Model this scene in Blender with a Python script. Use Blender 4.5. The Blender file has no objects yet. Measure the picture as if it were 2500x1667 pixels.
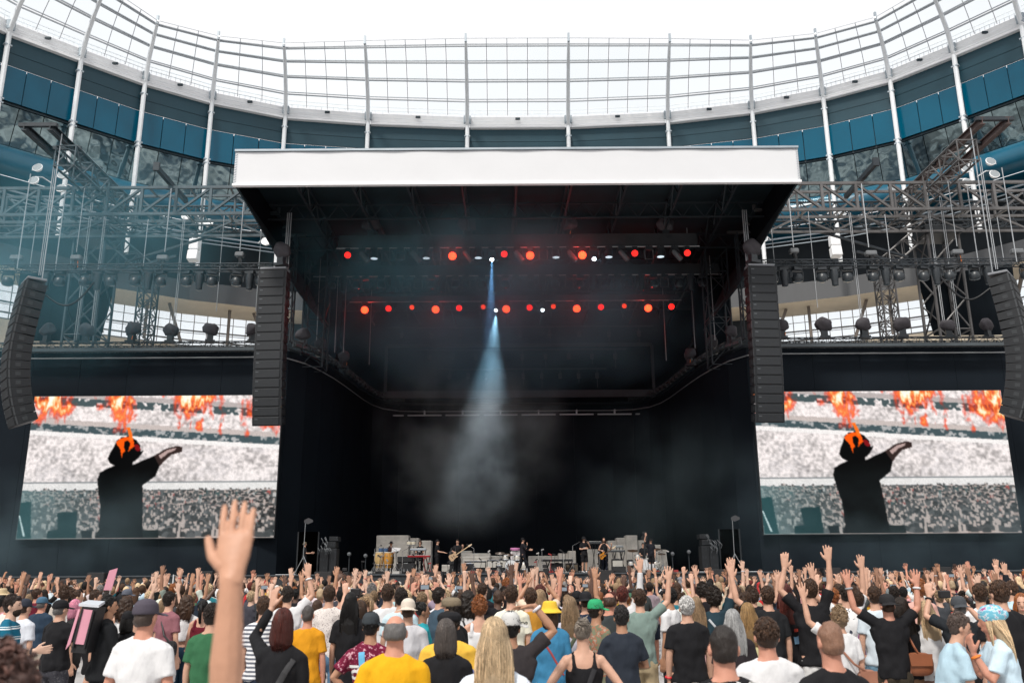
import bpy, bmesh, math, random
import numpy as np
from mathutils import Vector, Matrix, noise as mnoise
from mathutils.bvhtree import BVHTree

random.seed(7)
RNG = np.random.default_rng(7)
SC = bpy.context.scene
COL = SC.collection
RAD = math.radians

# ------------------------------------------------------------------ camera
FPX, CAMH, PITCH, ROLL = 2150.0, 2.05, RAD(14.7), RAD(0.37)
_F = Vector((0, math.cos(PITCH), math.sin(PITCH)))
_U0 = Vector((0, -math.sin(PITCH), math.cos(PITCH)))
_R0 = Vector((1, 0, 0))
CR = _R0 * math.cos(ROLL) - _U0 * math.sin(ROLL)
CU = _U0 * math.cos(ROLL) + _R0 * math.sin(ROLL)
cam_data = bpy.data.cameras.new('camera')
cam_data.sensor_width = 36.0
cam_data.lens = 36.0 * FPX / 2500.0
cam_data.clip_start, cam_data.clip_end = 0.1, 3000.0
cam_data.dof.use_dof = True
cam_data.dof.focus_distance = 24.0
cam_data.dof.aperture_fstop = 2.8
cam = bpy.data.objects.new('camera', cam_data)
COL.objects.link(cam)
M = Matrix.Identity(4)
for i in range(3):
    M[i][0], M[i][1], M[i][2] = CR[i], CU[i], -_F[i]
M[2][3] = CAMH
cam.matrix_world = M
SC.camera = cam

# ------------------------------------------------------------------ sky and sun
SUN_EL, SUN_AZ = RAD(52), RAD(205)          # azimuth from +Y clockwise: behind the camera, a little to the left
world = bpy.data.worlds.new('World')
SC.world = world
world.use_nodes = True
wt = world.node_tree
for n in list(wt.nodes):
    wt.nodes.remove(n)
sky = wt.nodes.new('ShaderNodeTexSky')
sky.sky_type = 'NISHITA'
sky.sun_disc = False
sky.sun_elevation = SUN_EL
sky.sun_rotation = SUN_AZ
sky.air_density, sky.dust_density = 1.0, 3.0
tc = wt.nodes.new('ShaderNodeTexCoord')
nz = wt.nodes.new('ShaderNodeTexNoise')
nz.inputs['Scale'].default_value = 2.2
nz.inputs['Detail'].default_value = 5
cr_ = wt.nodes.new('ShaderNodeMapRange')
cr_.inputs['From Min'].default_value = 0.3
cr_.inputs['From Max'].default_value = 0.7
cr_.inputs['To Min'].default_value = 0.86
cr_.inputs['To Max'].default_value = 1.0
mx = wt.nodes.new('ShaderNodeMix')
mx.data_type = 'RGBA'
mx.inputs['B'].default_value = (8.2, 8.2, 8.3, 1)   # bright high cloud
bg = wt.nodes.new('ShaderNodeBackground')
bg.inputs['Strength'].default_value = 0.1
wo = wt.nodes.new('ShaderNodeOutputWorld')
L = wt.links.new
L(tc.outputs['Generated'], nz.inputs['Vector'])
L(nz.outputs['Fac'], cr_.inputs['Value'])
L(cr_.outputs['Result'], mx.inputs['Factor'])
L(sky.outputs['Color'], mx.inputs['A'])
L(mx.outputs['Result'], bg.inputs['Color'])
L(bg.outputs['Background'], wo.inputs['Surface'])

sun_data = bpy.data.lights.new('sun', 'SUN')
sun_data.energy = 2.4
sun_data.angle = RAD(9)
sun_data.color = (1.0, 0.95, 0.88)
sun = bpy.data.objects.new('sun', sun_data)
COL.objects.link(sun)
_sd = Vector((math.sin(SUN_AZ) * math.cos(SUN_EL), math.cos(SUN_AZ) * math.cos(SUN_EL), math.sin(SUN_EL)))
sun.rotation_euler = (-_sd).to_track_quat('-Z', 'Y').to_euler()
sun.location = _sd * 200

vs = SC.view_settings
SC.display_settings.display_device = 'sRGB'
vs.view_transform = 'Standard'
vs.look = 'None'
vs.exposure = 0.40
vs.gamma = 1.0
vs.use_curve_mapping = False
cy = SC.cycles
cy.max_bounces = 6
cy.diffuse_bounces = 3
cy.glossy_bounces = 3
cy.transmission_bounces = 4
cy.transparent_max_bounces = 12
cy.volume_bounces = 1
cy.use_denoising = True
cy.sample_clamp_indirect = 6.0


# ------------------------------------------------------------------ helpers
def ray(px, py):
    return _F + CR * ((px - 1250) / FPX) + CU * ((833.5 - py) / FPX)


def at(px, py, Y):
    """the point of the place at distance Y that the photograph (2500 wide) shows at px, py"""
    d = ray(px, py)
    d = d * (Y / d.y)
    return Vector((d.x, Y, CAMH + d.z))


def atz(px, py, z):
    d = ray(px, py)
    d = d * ((z - CAMH) / d.z)
    return Vector((d.x, d.y, z))


MATS = {}


def nodes_of(name):
    m = bpy.data.materials.new(name)
    m.use_nodes = True
    nt = m.node_tree
    return m, nt, nt.nodes['Principled BSDF']


def mat(name, col, rough=0.6, metal=0.0, var=0.0, vscale=3.0, bump=0.0, bscale=20.0, emis=None, estr=0.0, alpha=None,
        stretch=(1, 1, 1), spec=0.5, objcol=False, sheen=0.0):
    if name in MATS:
        return MATS[name]
    m, nt, b = nodes_of(name)
    b.inputs['Roughness'].default_value = rough
    b.inputs['Metallic'].default_value = metal
    b.inputs['Specular IOR Level'].default_value = spec
    if sheen:
        b.inputs['Sheen Weight'].default_value = sheen
    c4 = (*col, 1) if len(col) == 3 else col
    src = None
    if objcol:
        oi = nt.nodes.new('ShaderNodeObjectInfo')
        src = oi.outputs['Color']
    b.inputs['Base Color'].default_value = c4
    if var > 0 or bump > 0:
        t = nt.nodes.new('ShaderNodeTexCoord')
        mp = nt.nodes.new('ShaderNodeMapping')
        mp.inputs['Scale'].default_value = stretch
        nt.links.new(t.outputs['Object'], mp.inputs['Vector'])
    if var > 0:
        n = nt.nodes.new('ShaderNodeTexNoise')
        n.inputs['Scale'].default_value = vscale
        n.inputs['Detail'].default_value = 6
        n.inputs['Roughness'].default_value = 0.65
        nt.links.new(mp.outputs['Vector'], n.inputs['Vector'])
        mr = nt.nodes.new('ShaderNodeMapRange')
        mr.inputs['From Min'].default_value = 0.25
        mr.inputs['From Max'].default_value = 0.75
        mr.inputs['To Min'].default_value = 1 - var
        mr.inputs['To Max'].default_value = 1 + var
        nt.links.new(n.outputs['Fac'], mr.inputs['Value'])
        mm = nt.nodes.new('ShaderNodeMix')
        mm.data_type = 'RGBA'
        mm.blend_type = 'MULTIPLY'
        mm.inputs['Factor'].default_value = 1
        if src:
            nt.links.new(src, mm.inputs['A'])
        else:
            mm.inputs['A'].default_value = c4
        nt.links.new(mr.outputs['Result'], mm.inputs['B'])
        nt.links.new(mm.outputs['Result'], b.inputs['Base Color'])
    elif src:
        nt.links.new(src, b.inputs['Base Color'])
    if bump > 0:
        n2 = nt.nodes.new('ShaderNodeTexNoise')
        n2.inputs['Scale'].default_value = bscale
        n2.inputs['Detail'].default_value = 4
        nt.links.new(mp.outputs['Vector'], n2.inputs['Vector'])
        bp = nt.nodes.new('ShaderNodeBump')
        bp.inputs['Strength'].default_value = 1.0
        bp.inputs['Distance'].default_value = bump
        nt.links.new(n2.outputs['Fac'], bp.inputs['Height'])
        nt.links.new(bp.outputs['Normal'], b.inputs['Normal'])
    if emis:
        b.inputs['Emission Color'].default_value = (*emis, 1)
        b.inputs['Emission Strength'].default_value = estr
    MATS[name] = m
    return m


def glass_mat(name, tint, gloss_rough=0.02, ior=1.4):
    """thin pane: mostly clear, tinted, with a Fresnel-like reflection"""
    if name in MATS:
        return MATS[name]
    m = bpy.data.materials.new(name)
    m.use_nodes = True
    nt = m.node_tree
    for n in list(nt.nodes):
        nt.nodes.remove(n)
    o = nt.nodes.new('ShaderNodeOutputMaterial')
    tr = nt.nodes.new('ShaderNodeBsdfTransparent')
    tr.inputs['Color'].default_value = (*tint, 1)
    gl = nt.nodes.new('ShaderNodeBsdfGlossy')
    gl.inputs['Roughness'].default_value = gloss_rough
    gl.inputs['Color'].default_value = (0.9, 0.95, 1, 1)
    fr = nt.nodes.new('ShaderNodeFresnel')
    fr.inputs['IOR'].default_value = ior
    mxs = nt.nodes.new('ShaderNodeMixShader')
    nt.links.new(fr.outputs[0], mxs.inputs[0])
    nt.links.new(tr.outputs[0], mxs.inputs[1])
    nt.links.new(gl.outputs[0], mxs.inputs[2])
    nt.links.new(mxs.outputs[0], o.inputs['Surface'])
    MATS[name] = m
    return m


WL = {}     # world location of every empty built at a place


class MB:
    """collects shapes and links them as one mesh object"""

    def __init__(s):
        s.v, s.f, s.m, s.mi = [], [], [], 0

    def add(s, vs, fs):
        k = len(s.v)
        s.v += [tuple(p) for p in vs]
        s.f += [tuple(i + k for i in f) for f in fs]
        s.m += [s.mi] * len(fs)
        return s

    def box(s, c, size, R=None):
        hx, hy, hz = size[0] / 2, size[1] / 2, size[2] / 2
        vs = [Vector((x, y, z)) for x in (-hx, hx) for y in (-hy, hy) for z in (-hz, hz)]
        if R is not None:
            vs = [R @ p for p in vs]
        c = Vector(c)
        return s.add([p + c for p in vs], [(0, 1, 3, 2), (4, 6, 7, 5), (0, 4, 5, 1), (2, 3, 7, 6), (0, 2, 6, 4), (1, 5, 7, 3)])

    def bb(s, x0, x1, y0, y1, z0, z1):
        return s.box(((x0 + x1) / 2, (y0 + y1) / 2, (z0 + z1) / 2), (abs(x1 - x0), abs(y1 - y0), abs(z1 - z0)))

    def bevbox(s, c, size, b=0.02, R=None):
        """box whose twelve edges are chamfered"""
        c = Vector(c)
        h = [x / 2 for x in size]
        b = min(b, min(h) * 0.9)
        vs, idx = [], {}
        for sx in (-1, 1):
            for sy in (-1, 1):
                for sz in (-1, 1):
                    for a in range(3):
                        q = [sx * (h[0] - b), sy * (h[1] - b), sz * (h[2] - b)]
                        q[a] = (sx, sy, sz)[a] * h[a]
                        idx[(sx, sy, sz, a)] = len(vs)
                        q = Vector(q)
                        vs.append((R @ q if R is not None else q) + c)
        fs = []
        S = (-1, 1)
        for g in S:
            fs.append([idx[(g, -1, -1, 0)], idx[(g, 1, -1, 0)], idx[(g, 1, 1, 0)], idx[(g, -1, 1, 0)]])
            fs.append([idx[(-1, g, -1, 1)], idx[(1, g, -1, 1)], idx[(1, g, 1, 1)], idx[(-1, g, 1, 1)]])
            fs.append([idx[(-1, -1, g, 2)], idx[(1, -1, g, 2)], idx[(1, 1, g, 2)], idx[(-1, 1, g, 2)]])
        for a in S:
            for d in S:
                fs.append([idx[(-1, a, d, 1)], idx[(1, a, d, 1)], idx[(1, a, d, 2)], idx[(-1, a, d, 2)]])
                fs.append([idx[(a, -1, d, 0)], idx[(a, 1, d, 0)], idx[(a, 1, d, 2)], idx[(a, -1, d, 2)]])
                fs.append([idx[(a, d, -1, 0)], idx[(a, d, 1, 0)], idx[(a, d, 1, 1)], idx[(a, d, -1, 1)]])
        for t in [(x, y, z) for x in S for y in S for z in S]:
            fs.append([idx[(*t, 0)], idx[(*t, 1)], idx[(*t, 2)]])
        return s.add(vs, fs)

    def bar(s, p, q, w, h=None):
        h = h or w
        return s.tube(p, q, w * 0.7071, n=4, sq=h / w)

    def tube(s, p, q, r, n=6, r2=None, sq=1.0, cap=True):
        p, q = Vector(p), Vector(q)
        r2 = r if r2 is None else r2
        d = (q - p)
        if d.length < 1e-6:
            return s
        d.normalize()
        ref = Vector((0, 0, 1)) if abs(d.z) < 0.9 else Vector((0, 1, 0))
        a = d.cross(ref).normalized()
        b = a.cross(d).normalized()
        vs = []
        o = math.pi / 4 if n == 4 else 0
        for c, rr in ((p, r), (q, r2)):
            for i in range(n):
                t = 2 * math.pi * i / n + o
                vs.append(c + a * (math.cos(t) * rr) + b * (math.sin(t) * rr * sq))
        fs = [(i, (i + 1) % n, n + (i + 1) % n, n + i) for i in range(n)]
        if cap:
            fs += [tuple(range(n - 1, -1, -1)), tuple(range(n, 2 * n))]
        return s.add(vs, fs)

    def path(s, pts, r, n=6, cap=True, sq=1.0):
        """tube along a polyline; r is a number or one radius a point"""
        pts = [Vector(p) for p in pts]
        m = len(pts)
        rs = r if isinstance(r, (list, tuple)) else [r] * m
        vs = []
        prev = None
        for i, p in enumerate(pts):
            d = (pts[min(i + 1, m - 1)] - pts[max(i - 1, 0)]).normalized()
            if prev is None:
                ref = Vector((0, 0, 1)) if abs(d.z) < 0.9 else Vector((0, 1, 0))
                a = d.cross(ref).normalized()
            else:
                a = (prev - d * prev.dot(d)).normalized()
            prev = a
            b = d.cross(a).normalized()
            for k in range(n):
                t = 2 * math.pi * k / n
                vs.append(p + a * (math.cos(t) * rs[i]) + b * (math.sin(t) * rs[i] * sq))
        fs = []
        for i in range(m - 1):
            for k in range(n):
                fs.append((i * n + k, i * n + (k + 1) % n, (i + 1) * n + (k + 1) % n, (i + 1) * n + k))
        if cap:
            fs += [tuple(range(n - 1, -1, -1)), tuple(range((m - 1) * n, m * n))]
        return s.add(vs, fs)

    def lathe(s, prof, n=16, o=(0, 0, 0), R=None, cap=True):
        """prof: list of (radius, z) turned about z"""
        o = Vector(o)
        vs = []
        for r, z in prof:
            for k in range(n):
                t = 2 * math.pi * k / n
                p = Vector((math.cos(t) * r, math.sin(t) * r, z))
                vs.append((R @ p if R is not None else p) + o)
        m = len(prof)
        fs = []
        for i in range(m - 1):
            for k in range(n):
                fs.append((i * n + k, i * n + (k + 1) % n, (i + 1) * n + (k + 1) % n, (i + 1) * n + k))
        if cap:
            fs += [tuple(range(n - 1, -1, -1)), tuple(range((m - 1) * n, m * n))]
        return s.add(vs, fs)

    def ell(s, c, r, n=12, m=8, R=None):
        c = Vector(c)
        vs, fs = [], []
        for i in range(m + 1):
            ph = math.pi * i / m
            for k in range(n):
                t = 2 * math.pi * k / n
                p = Vector((r[0] * math.sin(ph) * math.cos(t), r[1] * math.sin(ph) * math.sin(t), r[2] * math.cos(ph)))
                vs.append((R @ p if R is not None else p) + c)
        for i in range(m):
            for k in range(n):
                fs.append((i * n + k, (i + 1) * n + k, (i + 1) * n + (k + 1) % n, i * n + (k + 1) % n))
        return s.add(vs, fs)

    def quad(s, a, b, c, d):
        return s.add([a, b, c, d], [(0, 1, 2, 3)])

    def slab(s, a, b, c, d, t, nrm=None):
        """quad a b c d given a thickness t along nrm (or its own normal)"""
        a, b, c, d = map(Vector, (a, b, c, d))
        n = Vector(nrm).normalized() if nrm is not None else (b - a).cross(d - a).normalized()
        o = n * t
        return s.add([a, b, c, d, a + o, b + o, c + o, d + o],
                     [(3, 2, 1, 0), (4, 5, 6, 7), (0, 1, 5, 4), (1, 2, 6, 5), (2, 3, 7, 6), (3, 0, 4, 7)])

    def prism(s, poly, y0, y1):
        """outline of (x, z) points given depth along y"""
        n = len(poly)
        vs = [(x, y0, z) for x, z in poly] + [(x, y1, z) for x, z in poly]
        fs = [tuple(range(n)), tuple(range(2 * n - 1, n - 1, -1))]
        fs += [(i, n + i, n + (i + 1) % n, (i + 1) % n) for i in range(n)]
        return s.add(vs, fs)

    def mesh(s, name, off=None):
        me = bpy.data.meshes.new(name)
        vs = s.v if off is None else [(p[0] - off[0], p[1] - off[1], p[2] - off[2]) for p in s.v]
        me.from_pydata(vs, [], s.f)
        return me

    def build(s, name, material, parent=None, smooth=False, angle=40):
        off = WL.get(parent.name) if parent is not None else None
        me = s.mesh(name, off)
        mats = material if isinstance(material, (list, tuple)) else [material]
        for m_ in mats:
            me.materials.append(m_)
        if len(mats) > 1:
            me.polygons.foreach_set('material_index', s.m)
        if smooth:
            me.shade_smooth() if angle >= 180 else smooth_by_angle(me, angle)
        o = bpy.data.objects.new(name, me)
        COL.objects.link(o)
        if parent is not None:
            o.parent = parent
            if off is not None:
                WL[o.name] = off
        return o


def smooth_by_angle(me, deg):
    bm = bmesh.new()
    bm.from_mesh(me)
    bmesh.ops.recalc_face_normals(bm, faces=bm.faces)
    lim = RAD(deg)
    for f in bm.faces:
        f.smooth = True
    for e in bm.edges:
        if len(e.link_faces) == 2 and e.calc_face_angle(0) > lim:
            e.smooth = False
    bm.to_mesh(me)
    bm.free()


def tag(o, label=None, cat=None, group=None, kind=None):
    if label:
        o['label'] = label
    if cat:
        o['category'] = cat
    if group:
        o['group'] = group
    if kind:
        o['kind'] = kind
    return o


def thing(name, label, cat, loc=(0, 0, 0), group=None):
    o = bpy.data.objects.new(name, None)
    o.empty_display_size = 0.2
    COL.objects.link(o)
    o.location = loc
    WL[o.name] = Vector(loc)
    return tag(o, label, cat, group)


def copy_tree(o, parent=None):
    c = o.copy()
    COL.objects.link(c)
    c.parent = parent
    for ch in list(o.children):
        copy_tree(ch, c)
    return c


def place(proto, used, loc, rot=(0, 0, 0), label=None, scale=None):
    """the prototype itself the first time, a copy of its whole tree afterwards"""
    o = copy_tree(proto) if used.get(proto.name) else proto
    used[proto.name] = 1
    o.location = loc
    o.rotation_euler = rot
    if scale:
        o.scale = (scale,) * 3
    if label:
        o['label'] = label
    return o


ORD = ['first', 'second', 'third', 'fourth', 'fifth', 'sixth', 'seventh', 'eighth', 'ninth', 'tenth', 'eleventh', 'twelfth',
       'thirteenth', 'fourteenth', 'fifteenth', 'sixteenth', 'seventeenth', 'eighteenth', 'nineteenth', 'twentieth',
       'twenty-first', 'twenty-second', 'twenty-third', 'twenty-fourth', 'twenty-fifth', 'twenty-sixth', 'twenty-seventh',
       'twenty-eighth', 'twenty-ninth', 'thirtieth']
USED = {}
CX = 0.28           # the stage's centre line

# ================================================================== the place: ground and stadium
M_ground = mat('ground_cover', (0.40, 0.39, 0.385), 0.75, var=0.16, vscale=0.5, bump=0.004, bscale=6)
M_white = mat('white_steel', (0.84, 0.86, 0.88), 0.42, var=0.05, vscale=0.7)
M_grey = mat('galvanised_steel', (0.36, 0.41, 0.45), 0.45, metal=0.3, var=0.1, vscale=1.5)
M_purlin = mat('purlin_backlit', (0.46, 0.49, 0.52), 0.5)  # white steel greyed, its backlit shade put into the colour
M_gutter = mat('gutter_white', (0.93, 0.93, 0.94), 0.5, var=0.05, vscale=0.8)
M_shade = mat('charcoal_soffit', (0.005, 0.047, 0.070), 0.5, var=0.14, vscale=0.25)
M_blue = mat('blue_glass', (0.0, 0.095, 0.165), 0.12, var=0.22, vscale=0.10, spec=0.35)
M_teal = mat('teal_metal', (0.004, 0.095, 0.16), 0.3, var=0.12, vscale=0.4)
M_frame = mat('dark_frame', (0.012, 0.03, 0.042), 0.5)
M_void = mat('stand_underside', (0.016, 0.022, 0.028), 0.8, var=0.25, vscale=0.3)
M_fascia = mat('grey_fascia', (0.034, 0.037, 0.042), 0.6, var=0.12, vscale=0.4, stretch=(3, 3, 0.3))
M_beige = mat('beige_ceiling', (0.62, 0.54, 0.42), 0.7, var=0.1, vscale=0.8)
M_bronze = mat('bronze_post', (0.16, 0.135, 0.115), 0.55)
M_pane = glass_mat('clear_pane', (0.95, 0.97, 0.98))
M_roofpane = glass_mat('roof_pane', (0.97, 0.985, 0.99), ior=1.08)


def mirror_mat():
    m, nt, b = nodes_of('mirror_glass')
    b.inputs['Base Color'].default_value = (0.24, 0.335, 0.37, 1)
    b.inputs['Metallic'].default_value = 1.0
    b.inputs['Roughness'].default_value = 0.03
    t = nt.nodes.new('ShaderNodeTexCoord')
    n = nt.nodes.new('ShaderNodeTexNoise')
    n.inputs['Scale'].default_value = 0.35
    n.inputs['Detail'].default_value = 2
    nt.links.new(t.outputs['Object'], n.inputs['Vector'])
    bp = nt.nodes.new('ShaderNodeBump')
    bp.inputs['Distance'].default_value = 0.045
    nt.links.new(n.outputs['Fac'], bp.inputs['Height'])
    nt.links.new(bp.outputs['Normal'], b.inputs['Normal'])
    return m


M_mirror = mirror_mat()

g = MB()
g.quad((-400, -400, 0), (400, -400, 0), (400, 400, 0), (-400, 400, 0))
ground = g.build('ground', M_ground)
tag(ground, 'ground covered in pale grey pitch protection panels', kind='structure')
# pitch-cover panels near the camera, each a thin plate with its own joint
pl = mat('cover_panel', (0.44, 0.43, 0.425), 0.6, var=0.18, vscale=1.3, bump=0.003, bscale=14)
pm = MB().bevbox((0, 0, 0), (1.185, 2.38, 0.03), 0.008).mesh('cover_panel')
pm.materials.append(pl)
for i in range(-11, 12):
    for j in range(5):
        y = 7.2 + j * 2.4 + (1.2 if i % 2 else 0)
        if abs(i * 1.2) > 0.62 * y + 1.5:
            continue
        o = bpy.data.objects.new('cover_panel', pm)
        COL.objects.link(o)
        o.parent = ground
        o.location = (i * 1.2, y, 0.016 + 0.002 * ((i * 7 + j * 3) % 3))

RAILPX = [(21, 74), (197, 140), (353, 197), (517, 244), (697, 280), (899, 295), (1141, 304), (1387, 303), (1630, 292), (1836, 268),
          (2010, 235), (2174, 191), (2330, 128), (2497, 57)]
TOPPX = [(129, -130), (257, -30), (384, 54), (533, 92), (693, 110), (891, 105), (1137, 100), (1388, 99), (1635, 100), (1833, 103),
         (1991, 86), (2138, 46), (2270, -30), (2425, -130)]
ZR = 48.3
RAIL = [Vector((-48.5, 60, ZR))] + [atz(x, y, ZR) for x, y in RAILPX] + [Vector((49, 60, ZR))]
TOP = [Vector((-41, 55, 52.5))] + [atz(x, y, 52.5) for x, y in TOPPX] + [Vector((42, 55, 52.5))]
NB = len(RAIL)
NPAN = [3, 3, 3, 3, 3, 4, 5, 5, 5, 4, 3, 3, 3, 3, 3]
NOUT = []
for i in range(NB):
    d = (RAIL[min(i + 1, NB - 1)] - RAIL[max(i - 1, 0)])
    d.z = 0
    d.normalize()
    NOUT.append(Vector((-d.y, d.x, 0)))


def rp(i, t, off, z):
    """point of bay i at fraction t, off metres outside the rail line, at height z"""
    p = RAIL[i].lerp(RAIL[i + 1], t) + NOUT[i].lerp(NOUT[i + 1], t) * off
    return Vector((p.x, p.y, z))


bowl = thing('stadium_stand', 'curved white and teal stadium stand with glass canopy rising behind the stage', 'stadium', (0, 92, 0))


def roofpt(i, t, u):
    """u = 0 at the canopy's free edge, 1 at the gutter"""
    a = TOP[i].lerp(TOP[i + 1], t)
    b = rp(i, t, 0, 49.0)
    p = a.lerp(b, u)
    p.z += 0.55 * math.sin(math.pi * u)      # slight arch
    return p


for i in range(1, NB - 1):
    # raking post: rafter above the rail, shaft below it
    a, b = roofpt(i, 0, -0.012) if i < NB - 1 else None, roofpt(i, 0, 1)
    inn = -NOUT[i] * 0.28
    mid = roofpt(i, 0, 0.5) + inn
    p = MB()
    p.path([roofpt(i, 0, 0.0) + inn, roofpt(i, 0, 0.25) + inn, mid, roofpt(i, 0, 0.8) + inn, b + inn + Vector((0, 0, -0.9))], [0.12, 0.17, 0.19, 0.21, 0.22], n=8, sq=1.4)
    p.build('rafter', M_white, bowl, smooth=True)
    p = MB()
    q = RAIL[i] + inn
    p.path([Vector((q.x, q.y, 48.2)), Vector((q.x, q.y, 44)), Vector((q.x, q.y, 38)), Vector((q.x, q.y, 30.5))], [0.22, 0.22, 0.21, 0.2], n=8)
    sh = p.build('post', M_white, bowl, smooth=True)
    p = MB()
    for z in (46.7, 41.6, 41.2):
        p.box((q.x, q.y, z), (0.62, 0.4, 0.14), Matrix.Rotation(math.atan2(NOUT[i].y, NOUT[i].x) - math.pi / 2, 3, 'Z'))
    p.build('clamp', M_grey, sh)
    p = MB()
    p.box(roofpt(i, 0, -0.03) + Vector((0, 0, 0.1)), (0.2, 0.2, 0.9))
    p.build('finial', M_grey, bowl)

for i in range(0, NB - 1):
    n = NPAN[i]
    # canopy: purlins, glazing bars, panes
    for u, w, dbl in ((-0.035, 0.04, 0), (0.05, 0.085, 1), (0.29, 0.09, 1), (0.54, 0.09, 1), (0.78, 0.075, 1)):
        p = MB()
        p.bar(roofpt(i, 0, u), roofpt(i, 1, u), w)
        if dbl:
            p.bar(roofpt(i, 0, u + 0.028), roofpt(i, 1, u + 0.028), w * 1.5)
        p.build('purlin', M_purlin, bowl)
    us = (0.05, 0.29, 0.54, 0.78, 0.97)
    for k in range(n):
        t0, t1 = k / n, (k + 1) / n
        if k:
            p = MB()
            p.path([roofpt(i, t0, u) for u in (-0.035, 0.05, 0.29, 0.54, 0.78, 0.97)], 0.034, n=4)
            p.build('glazing_bar', M_purlin, bowl)
        for a, b in zip(us[:-1], us[1:]):
            p = MB()
            e = 0.012
            p.slab(roofpt(i, t0 + e, a + 0.03), roofpt(i, t1 - e, a + 0.03), roofpt(i, t1 - e, b), roofpt(i, t0 + e, b), 0.03)
            p.build('roof_pane', M_roofpane, bowl)
    # gutter with its walkway rails
    p = MB()
    p.slab(rp(i, 0.025, 0, 48.0), rp(i, 0.975, 0, 48.0), rp(i, 0.975, -0.25, 49.0), rp(i, 0.025, -0.25, 49.0), 0.5, NOUT[i])
    p.slab(rp(i, 0.03, -0.35, 47.72), rp(i, 0.97, -0.35, 47.72), rp(i, 0.97, -0.35, 47.95), rp(i, 0.03, -0.35, 47.95), 0.9, NOUT[i])
    p.build('gutter', M_gutter, bowl)
    p = MB()
    for z, o_ in ((49.35, -0.3), (49.75, -0.3), (48.45, -0.42), (47.98, -0.5)):
        p.bar(rp(i, 0.02, o_, z), rp(i, 0.98, o_, z), 0.055)
    for k in range(1, 14):
        p.bar(rp(i, k / 14, -0.3, 48.85), rp(i, k / 14, -0.3, 49.75), 0.035)
    p.build('walkway_rail', M_white, bowl)
    p = MB()
    c = rp(i, 0.5, -0.42, 48.7)
    p.box(c, (0.5, 0.18, 0.2))
    p.build('gutter_lamp', M_frame, bowl)
    for t in (0.02, 0.98):
        p = MB()
        p.box(rp(i, t, -0.4, 48.6), (0.34, 0.3, 0.85))
        p.build('bracket', M_grey, bowl)
    # charcoal soffit in two strips, blue panels, mirror panels
    for za, zb, oa, ob in ((47.95, 46.36, 0.10, 0.2), (46.31, 45.22, 0.2, 0.3)):
        p = MB()
        p.slab(rp(i, 0, ob, zb), rp(i, 1, ob, zb), rp(i, 1, oa, za), rp(i, 0, oa, za), 0.12, NOUT[i])
        p.build('soffit_panel', M_shade, bowl)
    p = MB()
    p.bar(rp(i, 0, 0.28, 46.335), rp(i, 1, 0.28, 46.335), 0.05)
    p.bar(rp(i, 0, 0.85, 41.85), rp(i, 1, 0.85, 41.85), 0.16)
    p.slab(rp(i, 0, 1.2, 41.9), rp(i, 1, 1.2, 41.9), rp(i, 1, 1.0, 45.3), rp(i, 0, 1.0, 45.3), 0.1, NOUT[i])
    p.slab(rp(i, 0, 2.9, 38.4), rp(i, 1, 2.9, 38.4), rp(i, 1, 1.35, 41.95), rp(i, 0, 1.35, 41.95), 0.1, NOUT[i])
    p.build('backing', M_frame, bowl)
    for k in range(n):
        e = 0.045 / n * 3 / 3
        t0, t1 = k / n + e * 0.35, (k + 1) / n - e * 0.35
        jit = random.uniform(-0.03, 0.03)
        p = MB()
        p.slab(rp(i, t0, 0.55 + jit, 41.97), rp(i, t1, 0.55 + jit, 41.97), rp(i, t1, 0.36, 45.17), rp(i, t0, 0.36, 45.17), 0.08, NOUT[i])
        p.build('blue_panel', M_blue, bowl)
        p = MB()
        p.slab(rp(i, t0, 2.02 + jit * 0.3, 38.55), rp(i, t1, 2.02 - jit * 0.3, 38.55), rp(i, t1, 0.92, 41.72), rp(i, t0, 0.92, 41.72), 0.06, NOUT[i])
        p.build('mirror_panel', M_mirror, bowl)

# the teal bullnose, the dark recess, its rails, the grey fascia and the beige ceiling, swept round the bowl
def sweep(prof, name, material, i0=0, i1=NB - 1, smooth=False):
    p = MB()
    m = len(prof)
    vs, fs = [], []
    for i in range(i0, i1 + 1):
        for o_, z in prof:
            q = RAIL[i] + NOUT[i] * o_
            vs.append((q.x, q.y, z))
    for i in range(i1 - i0):
        for k in range(m - 1):
            fs.append((i * m + k, (i + 1) * m + k, (i + 1) * m + k + 1, i * m + k + 1))
    p.add(vs, fs)
    return p.build(name, material, bowl, smooth=smooth, angle=60)


sweep([(2.6, 38.55), (1.7, 38.35), (1.2, 37.9), (0.95, 37.3), (0.95, 36.7), (1.3, 36.2), (2.4, 35.9)], 'bullnose', M_teal, smooth=True)
sweep([(2.4, 35.85), (6.0, 35.6)], 'recess_ceiling', M_teal)
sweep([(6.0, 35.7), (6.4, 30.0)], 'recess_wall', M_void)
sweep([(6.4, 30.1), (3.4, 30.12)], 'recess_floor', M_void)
sweep([(3.4, 30.1), (2.9, 28.0)], 'fascia', M_fascia)
sweep([(2.9, 28.0), (3.1, 27.96), (7.2, 27.72)], 'ceiling', M_beige)
sweep([(7.15, 24.2), (6.0, 24.1), (6.0, 18), (9, 10)], 'parapet', M_beige)
for dz in (0, 0.42, 0.8):
    for i in range(NB - 1):
        p = MB()
        p.bar(rp(i, 0, 3.0, 34.9 - dz), rp(i, 1, 3.0, 34.9 - dz), 0.09 if dz else 0.16)
        p.build('recess_rail', M_grey, bowl)
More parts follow.
